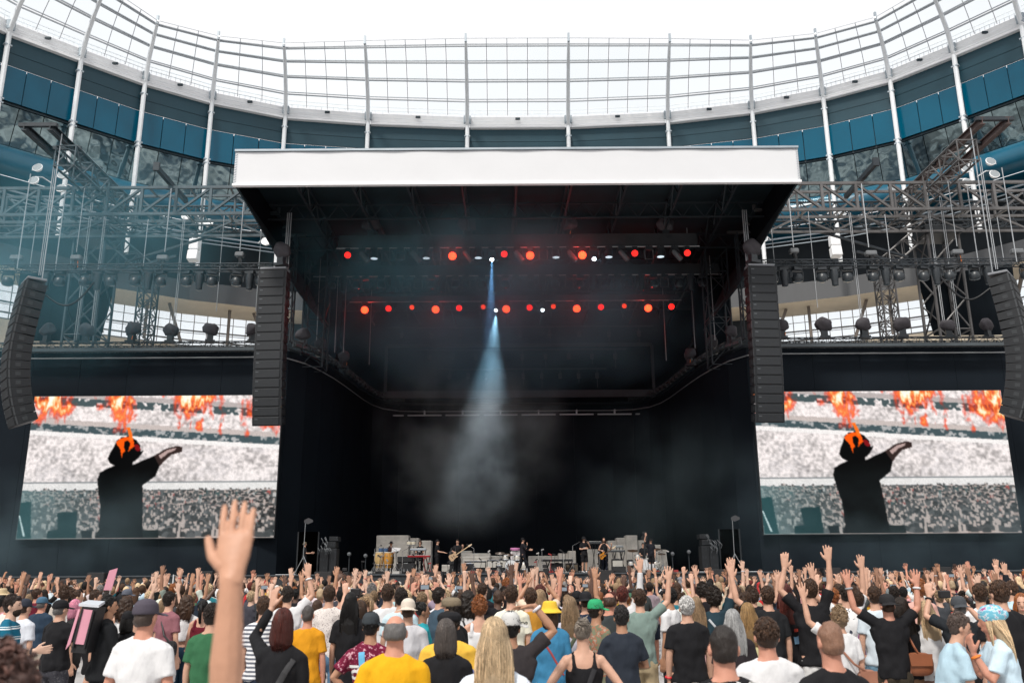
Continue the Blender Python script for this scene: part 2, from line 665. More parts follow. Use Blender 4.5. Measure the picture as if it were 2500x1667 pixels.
for i in range(NB - 1):
    L_ = (RAIL[i + 1] - RAIL[i]).length
    n = max(3, round(L_ / 0.98))
    if not (1 <= i <= 4 or 10 <= i <= 13):
        p = MB()
        p.slab(rp(i, 0, 7.1, 24.1), rp(i, 1, 7.1, 24.1), rp(i, 1, 7.1, 27.8), rp(i, 0, 7.1, 27.8), 0.1, NOUT[i])
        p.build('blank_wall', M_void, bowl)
        continue
    for k in range(n):
        p = MB()
        p.bar(rp(i, k / n, 7.0, 24.15), rp(i, k / n, 7.0, 27.75), 0.06)
        p.build('mullion', M_bronze, bowl)
        p = MB()
        p.slab(rp(i, (k + 0.04) / n, 7.0, 24.2), rp(i, (k + 0.96) / n, 7.0, 24.2), rp(i, (k + 0.96) / n, 7.0, 27.72), rp(i, (k + 0.04) / n, 7.0, 27.72), 0.02, NOUT[i])
        p.build('window_pane', M_pane, bowl)
    p = MB()
    for z, w in ((26.9, 0.05), (25.75, 0.05)):
        p.bar(rp(i, 0, 6.98, z), rp(i, 1, 6.98, z), w)
    for z in (26.3, 25.3, 24.7):
        p.bar(rp(i, 0, 8.2, z), rp(i, 1, 8.2, z), 0.14)
    p.build('transom', M_bronze, bowl)
    p = MB()
    p.tube(rp(i, 0.5, 4.6, 24.0), rp(i, 0.5, 4.6, 27.95), 0.16, 8)
    p.build('column', M_bronze, bowl)
    sgn = 1 if i < 7 else -1
    p = MB()
    t0 = 0.78 if i < 7 else 0.22
    p.bar(rp(i, t0, 4.6, 27.85), rp(i, t0 + 0.2 * sgn, 4.6, 24.0), 0.24, 0.3)
    p.build('brace', M_bronze, bowl)

# the terrace behind the camera, seen only in the mirror panels
def crowd_mat():
    m, nt, b = nodes_of('seated_crowd')
    t = nt.nodes.new('ShaderNodeTexCoord')
    v = nt.nodes.new('ShaderNodeTexVoronoi')
    v.inputs['Scale'].default_value = 0.8
    nt.links.new(t.outputs['Object'], v.inputs['Vector'])
    n = nt.nodes.new('ShaderNodeTexNoise')
    n.inputs['Scale'].default_value = 0.12
    n.inputs['Detail'].default_value = 4
    nt.links.new(t.outputs['Object'], n.inputs['Vector'])
    c1 = nt.nodes.new('ShaderNodeValToRGB')
    c1.color_ramp.elements[0].position, c1.color_ramp.elements[0].color = 0.42, (0.10, 0.125, 0.15, 1)
    c1.color_ramp.elements[1].position, c1.color_ramp.elements[1].color = 0.55, (0.62, 0.58, 0.55, 1)
    nt.links.new(n.outputs['Fac'], c1.inputs['Fac'])
    mm = nt.nodes.new('ShaderNodeMix')
    mm.data_type = 'RGBA'
    mm.blend_type = 'MULTIPLY'
    mm.inputs['Factor'].default_value = 0.65
    nt.links.new(c1.outputs['Color'], mm.inputs['A'])
    bw = nt.nodes.new('ShaderNodeRGBToBW')
    nt.links.new(v.outputs['Color'], bw.inputs[0])
    nt.links.new(bw.outputs[0], mm.inputs['B'])
    nt.links.new(mm.outputs['Result'], b.inputs['Base Color'])
    b.inputs['Roughness'].default_value = 0.9
    return m


tp = MB()
vs, fs = [], []
NA = 61
prof = [(0.0, 1.5), (1.0, 1.5), (26, 12), (26.2, 14.5), (27, 14.5), (50, 33), (50.2, 38)]
for k in range(NA):
    a = RAD(138 + 264 * k / (NA - 1))
    ca_, sa_ = math.cos(a), math.sin(a)
    ux, uy = math.copysign(abs(ca_) ** 0.5, ca_), math.copysign(abs(sa_) ** 0.5, sa_)
    for o_, z in prof:
        back = 26 * max(0, -uy) * (1 - min(1, o_ / 26))
        vs.append(((50 + o_) * ux, 12 + (52 + o_ - back) * uy, z))
m_ = len(prof)
for k in range(NA - 1):
    for q in range(m_ - 1):
        fs.append((k * m_ + q, (k + 1) * m_ + q, (k + 1) * m_ + q + 1, k * m_ + q + 1))
tp.add(vs, fs)
ter = tp.build('terrace', crowd_mat())
tag(ter, 'seated terrace behind the camera, mirrored in the glass band', kind='structure')

# ================================================================== the stage house
M_black = mat('black_drape', (0.0055, 0.0085, 0.0120), 0.85, var=0.3, vscale=0.6, bump=0.02, bscale=1.2, stretch=(3, 3, 0.4), spec=0.1)
M_blackm = mat('black_metal', (0.018, 0.022, 0.026), 0.5, var=0.2, vscale=2)
M_truss = mat('truss_grey', (0.075, 0.098, 0.112), 0.42, metal=0.35, var=0.2, vscale=1.2)
M_trussl = M_truss
M_trussr = mat('truss_sunlit', (0.135, 0.130, 0.130), 0.45, metal=0.25, var=0.3, vscale=1.5)  # right-hand steel: sunlight put into a paler, warmer colour
M_trussd = mat('truss_dark', (0.028, 0.036, 0.044), 0.5, metal=0.2, var=0.2, vscale=1.2)
M_led = mat('led_wall_off_hazed', (0.0092, 0.0135, 0.0190), 0.6, spec=0.08, var=0.15, vscale=0.5)  # bluish lift in the black stands in for haze before the wall
M_chain = mat('chain_steel', (0.42, 0.44, 0.46), 0.4, metal=0.5)
M_rope = mat('dark_cable', (0.02, 0.022, 0.025), 0.6)
M_banner = mat('white_banner', (0.69, 0.70, 0.72), 0.6, var=0.02, vscale=0.4, bump=0.010, bscale=1.2)
M_spk = mat('speaker_paint', (0.008, 0.010, 0.013), 0.55, var=0.12, vscale=3)
M_grille = mat('speaker_grille', (0.015, 0.018, 0.022), 0.6, bump=0.004, bscale=120)
M_tarp = mat('rain_cover', (0.055, 0.05, 0.058), 0.75, var=0.25, vscale=4, bump=0.03, bscale=7)
M_fix = mat('fixture_black', (0.028, 0.034, 0.04), 0.38, var=0.1, vscale=6)
M_lens = mat('lens_glass', (0.10, 0.13, 0.15), 0.08)
M_red = mat('red_led', (0.3, 0.0, 0.0), 0.4, emis=(1.0, 0.012, 0.008), estr=3.2)
M_redhot = mat('red_led_hot', (0.4, 0.05, 0.0), 0.4, emis=(1.0, 0.13, 0.03), estr=3.4)
M_reddim = mat('red_led_low', (0.3, 0.0, 0.0), 0.4, emis=(1.0, 0.05, 0.01), estr=2.6)
M_spot = mat('white_lamp', (0.8, 0.9, 1.0), 0.3, emis=(0.85, 0.95, 1.0), estr=9)
for _m in (M_red, M_redhot, M_reddim, M_spot):
    _m.cycles.emission_sampling = 'NONE'
M_wood = mat('deck_black', (0.02, 0.02, 0.022), 0.55, var=0.2, vscale=2)
M_orange = mat('orange_strap', (0.75, 0.2, 0.03), 0.6)
M_steel = mat('chrome_steel', (0.6, 0.62, 0.64), 0.22, metal=0.9)

CTR = CX


def mxs(s, x):
    """left-hand x carried over to side s (-1 left, +1 right) about the stage's centre line"""
    return x if s < 0 else 2 * CTR - x


SIDE = {-1: 'left', 1: 'right'}

# ---- stage platform
WY0, DECKZ = 42.0, 2.03
deck = thing('stage_platform', 'long black stage platform with draped front behind the crowd', 'stage', (CTR, 42, 0))
MB().bb(-33, 33.5, 42.05, 63.5, 1.83, DECKZ).build('deck', M_wood, deck)
p = MB()
vs, fs = [], []
nx = 420
for k in range(nx + 1):
    x = -33 + 66.5 * k / nx
    w = 0.035 * math.sin(k * 1.7) + 0.02 * math.sin(k * 0.63 + 1) + 0.02 * random.random()
    for z, a in ((1.98, 0.15), (1.5, 0.7), (0.9, 1.0), (0.1, 1.25)):
        vs.append((x, 41.93 - w * a, z))
for k in range(nx):
    for q in range(3):
        fs.append((k * 4 + q, (k + 1) * 4 + q, (k + 1) * 4 + q + 1, k * 4 + q + 1))
p.add(vs, fs)
M_skirt = mat('skirt_cloth', (0.022, 0.027, 0.032), 0.7, var=0.25, vscale=1.5)
p.build('skirt', M_skirt, deck, smooth=True, angle=180)
MB().bb(-33, 33.5, 41.86, 42.04, 1.975, 2.034).build('edge_trim', mat('edge_trim', (0.06, 0.07, 0.08), 0.5), deck)

# ---- LED wall: flat wings that curve back to the upstage wall
WT = 13.62
wall_pts = [(-33, 45.6), (-12.9, 45.6), (-12.0, 45.9), (-11.3, 47.2), (-10.85, 49.0), (-10.5, 51.0), (-10.25, 53.2), (-10.05, 55.4), (-9.85, 57.6), (-9.55, 59.5), (-9.0, 61.0), (-8.0, 61.9), (-6.5, 62.2)]
wall_pts = wall_pts + [(2 * CTR - x, y) for x, y in wall_pts[::-1]]
wall = thing('led_wall', 'tall black video wall curving back behind the band', 'video wall', (CTR, 55, DECKZ))
for (x0, y0), (x1, y1) in zip(wall_pts[:-1], wall_pts[1:]):
    n = max(1, round(math.hypot(x1 - x0, y1 - y0) / 2.6))
    for k in range(n):
        a = Vector((x0 + (x1 - x0) * k / n, y0 + (y1 - y0) * k / n, 0))
        b = Vector((x0 + (x1 - x0) * (k + 1) / n, y0 + (y1 - y0) * (k + 1) / n, 0))
        d = (b - a).normalized() * 0.006
        nrm = Vector((-(b - a).y, (b - a).x, 0))
        p = MB()
        z0 = 2.05 if abs(x0) < 12.5 else 0.0
        p.slab(a + d + Vector((0, 0, z0)), b - d + Vector((0, 0, z0)), b - d + Vector((0, 0, WT)), a + d + Vector((0, 0, WT)), 0.25, nrm)
        p.build('wall_panel', M_led, wall)
p = MB()
p.path([Vector((x, y - 0.3, WT - 0.45)) for x, y in wall_pts], 0.035, n=4)
p.build('header_pipe', M_chain, wall)
p = MB()
p.path([Vector((x, y - 0.12, WT + 0.12)) for x, y in wall_pts], 0.06, n=4)
p.path([Vector((x, y + 0.4, WT + 0.12)) for x, y in wall_pts], 0.06, n=4)
p.build('header_truss', M_trussd, wall)

# ---- roof canopy with the white fascia
RX0, RX1 = -13.0 , 13.55
roof = thing('stage_roof', 'flat black stage roof with a long white fascia banner', 'stage roof', (CTR, 50, 19))
p = MB()
nx = 60
vs, fs = [], []
for k in range(nx + 1):
    x = RX0 + (RX1 - RX0) * k / nx
    for z in (19.73, 20.1, 20.6, 21.0, 21.33):
        vs.append((x, 37.98 - 0.015 * math.sin(k * 0.9 + z) - 0.01 * random.random(), z))
for k in range(nx):
    for q in range(4):
        fs.append((k * 5 + q, (k + 1) * 5 + q, (k + 1) * 5 + q + 1, k * 5 + q + 1))
p.add(vs, fs)
p.build('fascia_banner', M_banner, roof, smooth=True, angle=180)
for x in (RX0 + 0.06, RX1 - 0.06):
    p = MB()
    for k in range(13):
        z = 19.78 + k * 0.125
        p.tube((x - 0.05, 37.95, z), (x + 0.06, 37.95, z + 0.06), 0.012, 4)
    p.build('lacing', M_grey, roof)
p = MB()
p.bb(RX0 - 0.02, RX1 + 0.02, 38.02, 38.2, 19.70, 21.40)
p.build('fascia_frame', M_grey, roof)
MB().bb(RX0 - 0.03, RX1 + 0.03, 37.9, 38.3, 21.36, 21.46).build('top_capping', M_grey, roof)
MB().bb(RX0 - 0.03, RX1 + 0.03, 37.9, 38.12, 19.60, 19.71).build('bottom_pipe', M_gutter, roof)
MB().bb(RX0 + 0.05, RX1 - 0.05, 38.25, 64, 21.1, 21.35).build('roof_skin', mat('teal_lit_cloth', (0.010, 0.026, 0.034), 0.8, var=0.3, vscale=0.8), roof)  # underside shares the valance tint, teal light put into the colour
for s, x in ((-1, RX0), (1, RX1)):
    p = MB()
    p.slab((x, 38.2, 19.72), (x, 64, 18.0), (x, 64, 21.3), (x, 38.2, 21.3), 0.08, (-s, 0, 0))
    p.build('side_skin', M_black, roof)
    # sloping black cloth from the roof edge in to the columns
    p = MB()
    xi = mxs(s, -11.2)
    p.slab((x - s * 0.1, 38.3, 19.62), (xi, 43.4, 16.3), (xi, 58, 16.3), (x - s * 0.1, 58, 19.62), 0.05, (-s, 0, 0.5))
    p.build('side_valance', mat('teal_lit_cloth', (0.010, 0.026, 0.034), 0.8, var=0.3, vscale=0.8), roof)  # teal light caught by the black cloth put into its colour
MB().bb(RX0 + 0.05, RX1 - 0.05, 38.3, 64, 21.36, 21.42).build('roof_cover', mat('roof_cover', (0.30, 0.32, 0.34), 0.7, var=0.2, vscale=0.3), roof)
MB().bb(-13, 13.5, 63.2, 63.5, 2.05, 21.2).build('back_cloth', M_black, roof)
for k in range(9):
    x = CTR - 10.5 + 21 * k / 8
    p = MB()
    for z in (20.9, 19.9):
        p.bar((x, 38.4, z), (x + 0.9 * math.sin(k), 63, z), 0.09)
    for q in range(12):
        y = 38.8 + q * 2
        p.bar((x, y, 20.9), (x, y + 1.0, 19.9), 0.05)
        p.bar((x, y + 1.0, 19.9), (x, y + 2, 20.9), 0.05)
    p.build('rafter_truss', M_trussd, roof)
for y in (42.5, 47, 51, 55, 59):
    p = MB()
    for z in (20.6, 19.8):
        p.bar((-12.6, y, z), (13.1, y, z), 0.08)
    for q in range(22):
        x = -12.4 + q * 1.15
        p.bar((x, y, 20.6), (x + 0.58, y, 19.8), 0.045)
        p.bar((x + 0.58, y, 19.8), (x + 1.15, y, 20.6), 0.045)
    p.build('cross_truss', M_trussd, roof)


def lattice(t, name, a, b, w, h, bay, rc, rb, material, up=None, join=True, chord='chord', lace='lacing', xbrace=False):
    """square lattice truss from a to b, section w by h, added to thing t"""
    a, b = Vector(a), Vector(b)
    d = (b - a).normalized()
    up = Vector(up) if up is not None else (Vector((0, 0, 1)) if abs(d.z) < 0.8 else Vector((0, 1, 0)))
    sx = d.cross(up).normalized() * (w / 2)
    sz = sx.cross(d).normalized() * (h / 2)
    cs = [sx + sz, sx - sz, -sx - sz, -sx + sz]
    for c in cs:
        MB().tube(a + c, b + c, rc, 6).build(chord, material, t)
    n = max(2, round((b - a).length / bay))
    L_ = (b - a) / n
    p = MB()
    for k in range(n):
        p0, p1 = a + L_ * k, a + L_ * (k + 1)
        for q in range(4):
            c0, c1 = cs[q], cs[(q + 1) % 4]
            if k % 2:
                c0, c1 = c1, c0
            parts = [(p0 + c0, p1 + c1)]
            if xbrace:
                parts.append((p0 + c1, p1 + c0))
            if k % 2 == 0 or xbrace:
                parts.append((p0 + c0, p0 + c1))
            for u_, v_ in parts:
                if join:
                    p.tube(u_, v_, rb, 4)
                else:
                    MB().tube(u_, v_, rb, 5).build('brace', material, t)
    if join:
        o = p.build(lace, material, t)
        o['kind'] = 'stuff'


# ---- side steelwork, left and right
for s in (-1, 1):
    sd = SIDE[s]
    X = lambda x: mxs(s, x)
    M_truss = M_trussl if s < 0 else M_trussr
    # upper front truss: one plane of chords, posts and diagonals
    zt, zb = at(300, 459, 44).z, at(300, 523, 44).z
    tr = thing('roof_truss', 'grey steel truss spanning from the stage roof to the %s tower, front one' % sd, 'truss', (X(-20), 44, zb))
    xs = [-12.5 - 1.86 * k for k in range(10)]
    for z in (zt, zb):
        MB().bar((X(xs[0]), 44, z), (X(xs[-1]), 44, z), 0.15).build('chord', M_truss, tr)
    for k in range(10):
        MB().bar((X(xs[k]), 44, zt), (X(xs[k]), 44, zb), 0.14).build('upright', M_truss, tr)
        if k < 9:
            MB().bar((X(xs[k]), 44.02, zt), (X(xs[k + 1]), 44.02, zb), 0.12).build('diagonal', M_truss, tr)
    # second truss behind, deeper
    zt2, zm2, zb2 = at(300, 480, 46.5).z, at(300, 541, 46.5).z, at(300, 577, 46.5).z
    tr = thing('roof_truss', 'grey steel truss behind the front one, with V bracing hung below, %s side' % sd, 'truss', (X(-20), 46.5, zb2))
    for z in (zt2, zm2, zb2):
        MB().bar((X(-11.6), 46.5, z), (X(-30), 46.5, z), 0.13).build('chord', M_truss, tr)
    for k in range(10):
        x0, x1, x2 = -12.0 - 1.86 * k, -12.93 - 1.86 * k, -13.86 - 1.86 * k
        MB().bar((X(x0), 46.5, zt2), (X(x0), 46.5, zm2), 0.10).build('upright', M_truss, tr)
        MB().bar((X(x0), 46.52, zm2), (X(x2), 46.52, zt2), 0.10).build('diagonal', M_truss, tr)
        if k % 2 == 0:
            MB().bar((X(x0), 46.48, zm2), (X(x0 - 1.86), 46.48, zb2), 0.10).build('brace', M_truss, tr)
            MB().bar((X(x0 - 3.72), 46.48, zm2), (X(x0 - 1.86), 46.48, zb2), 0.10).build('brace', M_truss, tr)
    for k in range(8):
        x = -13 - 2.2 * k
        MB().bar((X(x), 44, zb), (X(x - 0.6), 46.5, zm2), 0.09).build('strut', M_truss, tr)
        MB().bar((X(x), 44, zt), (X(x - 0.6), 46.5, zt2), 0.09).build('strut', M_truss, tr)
    # box trusses farther back that thicken the steelwork
    tr = thing('box_truss', 'dark box truss farthest back in the %s steelwork' % sd, 'truss', (X(-20), 48.8, zm2))
    lattice(tr, '', (X(-12.4), 48.8, (zt2 + zm2) / 2 + 0.3), (X(-31), 48.8, (zt2 + zm2) / 2 + 0.3), 1.1, 1.2, 1.05, 0.06, 0.04, M_trussd)
    tr = thing('box_truss', 'box truss running back to front over the %s tower' % sd, 'truss', (X(-22.6), 44, zt2))
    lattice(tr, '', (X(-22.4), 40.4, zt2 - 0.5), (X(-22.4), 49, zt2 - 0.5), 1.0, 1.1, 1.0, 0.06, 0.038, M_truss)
    # I-beams that carry the outer speaker array
    zbm = at(245, 462, 47).z
    ib = thing('cantilever_beam', 'pair of dark steel beams jutting out above the %s tower' % sd, 'beam', (X(-23.5), 43, zbm))
    for x in (-24.2, -22.9):
        p = MB()
        p.bb(X(x) - 0.02, X(x) + 0.02, 39.6, 48, zbm - 0.16, zbm + 0.16)
        for z in (zbm - 0.17, zbm + 0.17):
            p.bb(X(x) - 0.13, X(x) + 0.13, 39.6, 48, z - 0.02, z + 0.02)
        p.build('flange_beam', M_trussd if s < 0 else mat('brown_beam', (0.09, 0.06, 0.055), 0.6, var=0.3, vscale=2), ib)  # right-hand pair is a lighter reddish brown
    for y in (39.7, 42.2, 44.6):
        MB().bb(X(-24.5), X(-22.6), y - 0.1, y + 0.1, zbm + 0.03, zbm + 0.14 + 0.002 * y).build('cross_beam', M_trussd, ib)
    # small beam nearer the roof
    p = MB()
    xb = at(415, 440, 44).x
    zb3 = at(415, 455, 44).z
    p.bb(X(xb) - 0.1, X(xb) + 0.1, 42.2, 46.5, zb3 + 0.1, zb3 + 0.36)
    p.bb(X(xb) - 0.16, X(xb) + 0.16, 42.1, 42.25, zb3 + 0.05, zb3 + 0.5)
    tag(p.build('stub_beam', M_trussd), 'short dark hoist beam on top of the %s roof truss' % sd, 'beam')
    # main tower and slender tower
    xa, xz = at(150, 700, 46).x, at(228, 700, 46).x
    tw = thing('lattice_tower', 'wide dark lattice tower standing beyond the %s screen' % sd, 'tower', (X((xa + xz) / 2), 46.9, 0))
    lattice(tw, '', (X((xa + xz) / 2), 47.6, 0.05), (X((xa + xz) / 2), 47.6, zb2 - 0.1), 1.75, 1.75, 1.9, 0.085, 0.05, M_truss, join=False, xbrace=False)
    MB().bevbox((X((xa + xz) / 2), 47.4, zb2 + 0.15), (2.1, 1.9, 0.5), 0.05).build('head_block', M_blackm, tw)
    xs_ = at(356, 750, 47.5).x
    tw = thing('lattice_tower', 'slender cross-braced lattice tower in front of the windows on the %s' % sd, 'tower', (X(xs_), 47.6, 0))
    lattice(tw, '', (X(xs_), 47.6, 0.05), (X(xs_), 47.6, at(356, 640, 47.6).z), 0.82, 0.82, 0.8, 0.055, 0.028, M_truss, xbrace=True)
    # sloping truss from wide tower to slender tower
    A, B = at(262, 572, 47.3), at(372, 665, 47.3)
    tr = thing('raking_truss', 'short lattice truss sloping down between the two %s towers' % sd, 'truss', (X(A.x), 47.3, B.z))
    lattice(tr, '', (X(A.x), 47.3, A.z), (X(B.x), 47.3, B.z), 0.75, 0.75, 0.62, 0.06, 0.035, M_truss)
    for q0, q1 in (((305, 640, 46.6), (520, 575, 46.6)), ((430, 625, 46.6), (300, 660, 46.7))):
        a_, b_ = at(*q0), at(*q1)
        tag(MB().bar((X(a_.x), a_.y, a_.z), (X(b_.x), b_.y, b_.z), 0.12).build('raking_strut', M_trussd),
            '%s raking steel strut under the %s roof truss' % ('long' if q0[0] == 305 else 'short', sd), 'strut')
    # black scrim hung on the tower
    pts = [at(60, 590, 48.6), at(282, 690, 48.6), at(243, 832, 48.6), at(30, 832, 48.6)]
    p = MB()
    q = [Vector((X(v.x), v.y, v.z)) for v in pts]
    q[0].z = at(60, 660, 48.6).z
    p.slab(q[0], q[1], q[2], q[3], 0.06, (0, 1, 0))
    tag(p.build('scrim', M_black), 'black cloth scrim hung beside the %s lattice tower' % sd, 'scrim')
    # lighting truss
    zl = at(300, 655, 43).z
    tr = thing('lighting_truss', 'thin dark lighting truss carrying a row of lamps, %s of the stage' % sd, 'truss', (X(-20), 43, zl))
    lattice(tr, '', (X(-11.9), 43, zl), (X(-30), 43, zl), 0.4, 0.32, 0.42, 0.03, 0.016, M_trussd)
    # wall-top truss with batten lamps
    tr = thing('wall_truss', 'dark truss along the top of the %s video wall' % sd, 'truss', (X(-20), 45.3, WT))
    lattice(tr, '', (X(-12.6), 45.25, WT + 0.22), (X(-30), 45.25, WT + 0.22), 0.3, 0.3, 0.6, 0.03, 0.015, M_trussd)
    # column of the stage roof
    xc = at(714, 700, 45.2).x
    tw = thing('roof_column', 'dark lattice column holding the stage roof at the %s' % sd, 'column', (X(xc), 45, 0))
    lattice(tw, '', (X(xc), 44.6, 13.8), (X(xc), 44.6, 19.7), 0.5, 0.5, 0.9, 0.05, 0.03, M_trussd)
    lattice(tw, '', (X(-11.0), 47.5, 13.0), (X(-11.0), 47.5, 19.7), 1.2, 1.2, 1.3, 0.05, 0.03, M_trussd, lace='rear_lacing', chord='rear_chord')
    MB().bb(X(-12.9), X(-10.7), 52, 53, 13.7, 20).build('masking', M_black, tw)

# ---- chains and cables that hang the gear
k_ = 0
CH_L = [(75, 425, 30, 655, 42.6), (88, 545, 60, 650, 43.2), (132, 400, 90, 672, 40.6), (160, 470, 138, 690, 43.4), (207, 455, 186, 615, 43.2), (230, 470, 180, 830, 45.4),
        (262, 470, 212, 795, 45.4), (225, 475, 150, 840, 45.6), (362, 535, 330, 650, 43.1), (418, 460, 397, 615, 43.1), (448, 530, 420, 800, 46.2), (548, 520, 520, 760, 45.4),
        (595, 495, 585, 612, 43.2), (640, 540, 625, 760, 45.0)]
for s in (-1, 1):
    for j, (x0, y0, x1, y1, Y) in enumerate(CH_L):
        a, b = at(x0, y0, Y), at(x0, y1, Y)
        if s > 0:
            a, b = Vector((2 * CTR - a.x, a.y, a.z)), Vector((2 * CTR - b.x, b.y, b.z))
        b.x = a.x
        c = MB().tube(a, b, 0.022 + 0.008 * (j % 3 == 0), 5)
        if j % 4 == 2:
            c.tube(a + Vector((0.09, 0, 0)), b + Vector((0.09, 0, 0)), 0.02, 5)
        o = c.build('hoist_chain', M_chain)
        tag(o, '%s of the thin steel hoist chains over the %s screen, from the outer edge' % (ORD[j], SIDE[s]), 'chain', 'hoist chains over the side screens')
CH_C = [(905, 450, 905, 550, 44.5), (1140, 450, 1140, 550, 44.5), (1388, 450, 1388, 545, 44.5), (1626, 450, 1626, 545, 44.5), (780, 690, 780, 830, 48), (835, 470, 838, 860, 50),
        (845, 700, 846, 860, 51), (905, 780, 905, 890, 54), (1672, 480, 1672, 570, 44.5), (1735, 670, 1738, 830, 48), (1688, 700, 1688, 850, 51), (1621, 770, 1622, 880, 54)]
for j, (x0, y0, x1, y1, Y) in enumerate(CH_C):
    a, b = at(x0, y0, Y), at(x0, y1, Y)
    a.z, b.x = min(max(a.z, 19.7), 20.0), a.x
    o = MB().tube(a, b, 0.02, 5).build('hoist_chain', M_chain)
    tag(o, '%s of the thin chains hanging from the stage roof, counted from the left' % ORD[sorted(CH_C, key=lambda q: q[0]).index(CH_C[j])], 'chain', 'hoist chains under the stage roof')

# ---- cloth-covered lighting bars over the stage
BARS = [('upper', 832, 1697, 594, 44.5, 0.72), ('middle', 775, 1752, 665, 48.5, 0.62), ('lower', 862, 1655, 733, 52.5, 0.35)]
BARZ = []
for nm, x0, x1, y, Y, h in BARS:
    a, b = at(x0, y, Y), at(x1, y - 5, Y)
    z = (a.z + b.z) / 2
    t = thing('lighting_bar', '%s black lighting bar hung across the stage under the roof' % nm, 'lighting bar', (CTR, Y, z))
    p = MB()
    vs, fs = [], []
    n = 90
    for k in range(n + 1):
        x = a.x + (b.x - a.x) * k / n
        for zz, am in ((h / 2, 0.0), (0.1, 0.5), (-h / 2, 1)):
            vs.append((x, Y - 0.25 - am * 0.06 * (math.sin(k * 0.8) + 0.5 * math.sin(k * 2.1)), z + zz + 0.02 * math.sin(k * 0.5) * (zz < 0)))
    for k in range(n):
        for q in range(2):
            fs.append((k * 3 + q, (k + 1) * 3 + q, (k + 1) * 3 + q + 1, k * 3 + q + 1))
    p.add(vs, fs)
    p.build('drape', mat('bar_drape', (0.030, 0.033, 0.038), 0.75, var=0.2, vscale=2), t, smooth=True, angle=180)
    MB().bb(a.x - 0.1, b.x + 0.1, Y - 0.18, Y + 0.3, z - h / 2 + 0.1, z + h / 2 - 0.08).build('truss_core', M_blackm, t)
    p = MB()
    p.tube((a.x - 0.15, Y - 0.32, z - h / 2 - 0.05), (b.x + 0.15, Y - 0.32, z - h / 2 - 0.05), 0.03, 6)
    p.build('pipe', M_chain, t)
    BARZ.append((z - h / 2 - 0.08, Y - 0.3))
for j, (y, Y, x0, x1) in enumerate(((800, 56.0, 945, 1595), (855, 58.5, 1020, 1530), (902, 60.5, 1075, 1480))):
    a, b = at(x0, y, Y), at(x1, y, Y)
    z = a.z
    t = thing('lighting_bar', '%s of the unlit bars deep upstage, dark and thin' % ['highest', 'middle', 'lowest'][j], 'lighting bar', (CTR, Y, z))
    MB().tube((a.x, Y, z), (b.x, Y, z), 0.05, 6).build('pipe', M_trussd, t)
    for k in range(9):
        xx = a.x + (b.x - a.x) * (k + 0.5) / 9
        p = MB().tube((xx, Y, z - 0.02), (xx, Y, z - 0.75 - 0.3 * (k % 3)), 0.025, 5)
        p.box((xx, Y, z - 0.5), (0.22, 0.2, 0.36))
        p.build('drop_arm', M_trussd, t)
# upstage frame
fr = thing('upstage_frame', 'large dim rectangular frame standing in front of the upstage wall', 'frame', (CTR, 58, 13))
a, b = at(945, 800, 60.5), at(1598, 985, 60.5)
for x in (a.x, b.x):
    MB().bb(x - 0.09, x + 0.09, 60.4, 60.6, WT + 0.1, 17.6).build('upright', M_trussd, fr)
MB().bb(a.x, b.x, 60.4, 60.6, WT + 0.25, WT + 0.75).build('sill', M_trussd, fr)
MB().bb(a.x, b.x, 60.38, 60.62, 17.55, 17.75).build('head', M_trussd, fr)
p = MB()
for k in range(8):
    x = a.x + (b.x - a.x) * k / 7
    p.bb(x - 0.05, x + 0.05, 61.4, 61.6, WT - 0.75, WT - 0.45)
    p.bb(x - 1.2, x + 1.2, 61.5, 61.6, WT - 0.82, WT - 0.74)
p.build('wall_clip', M_chain, fr)

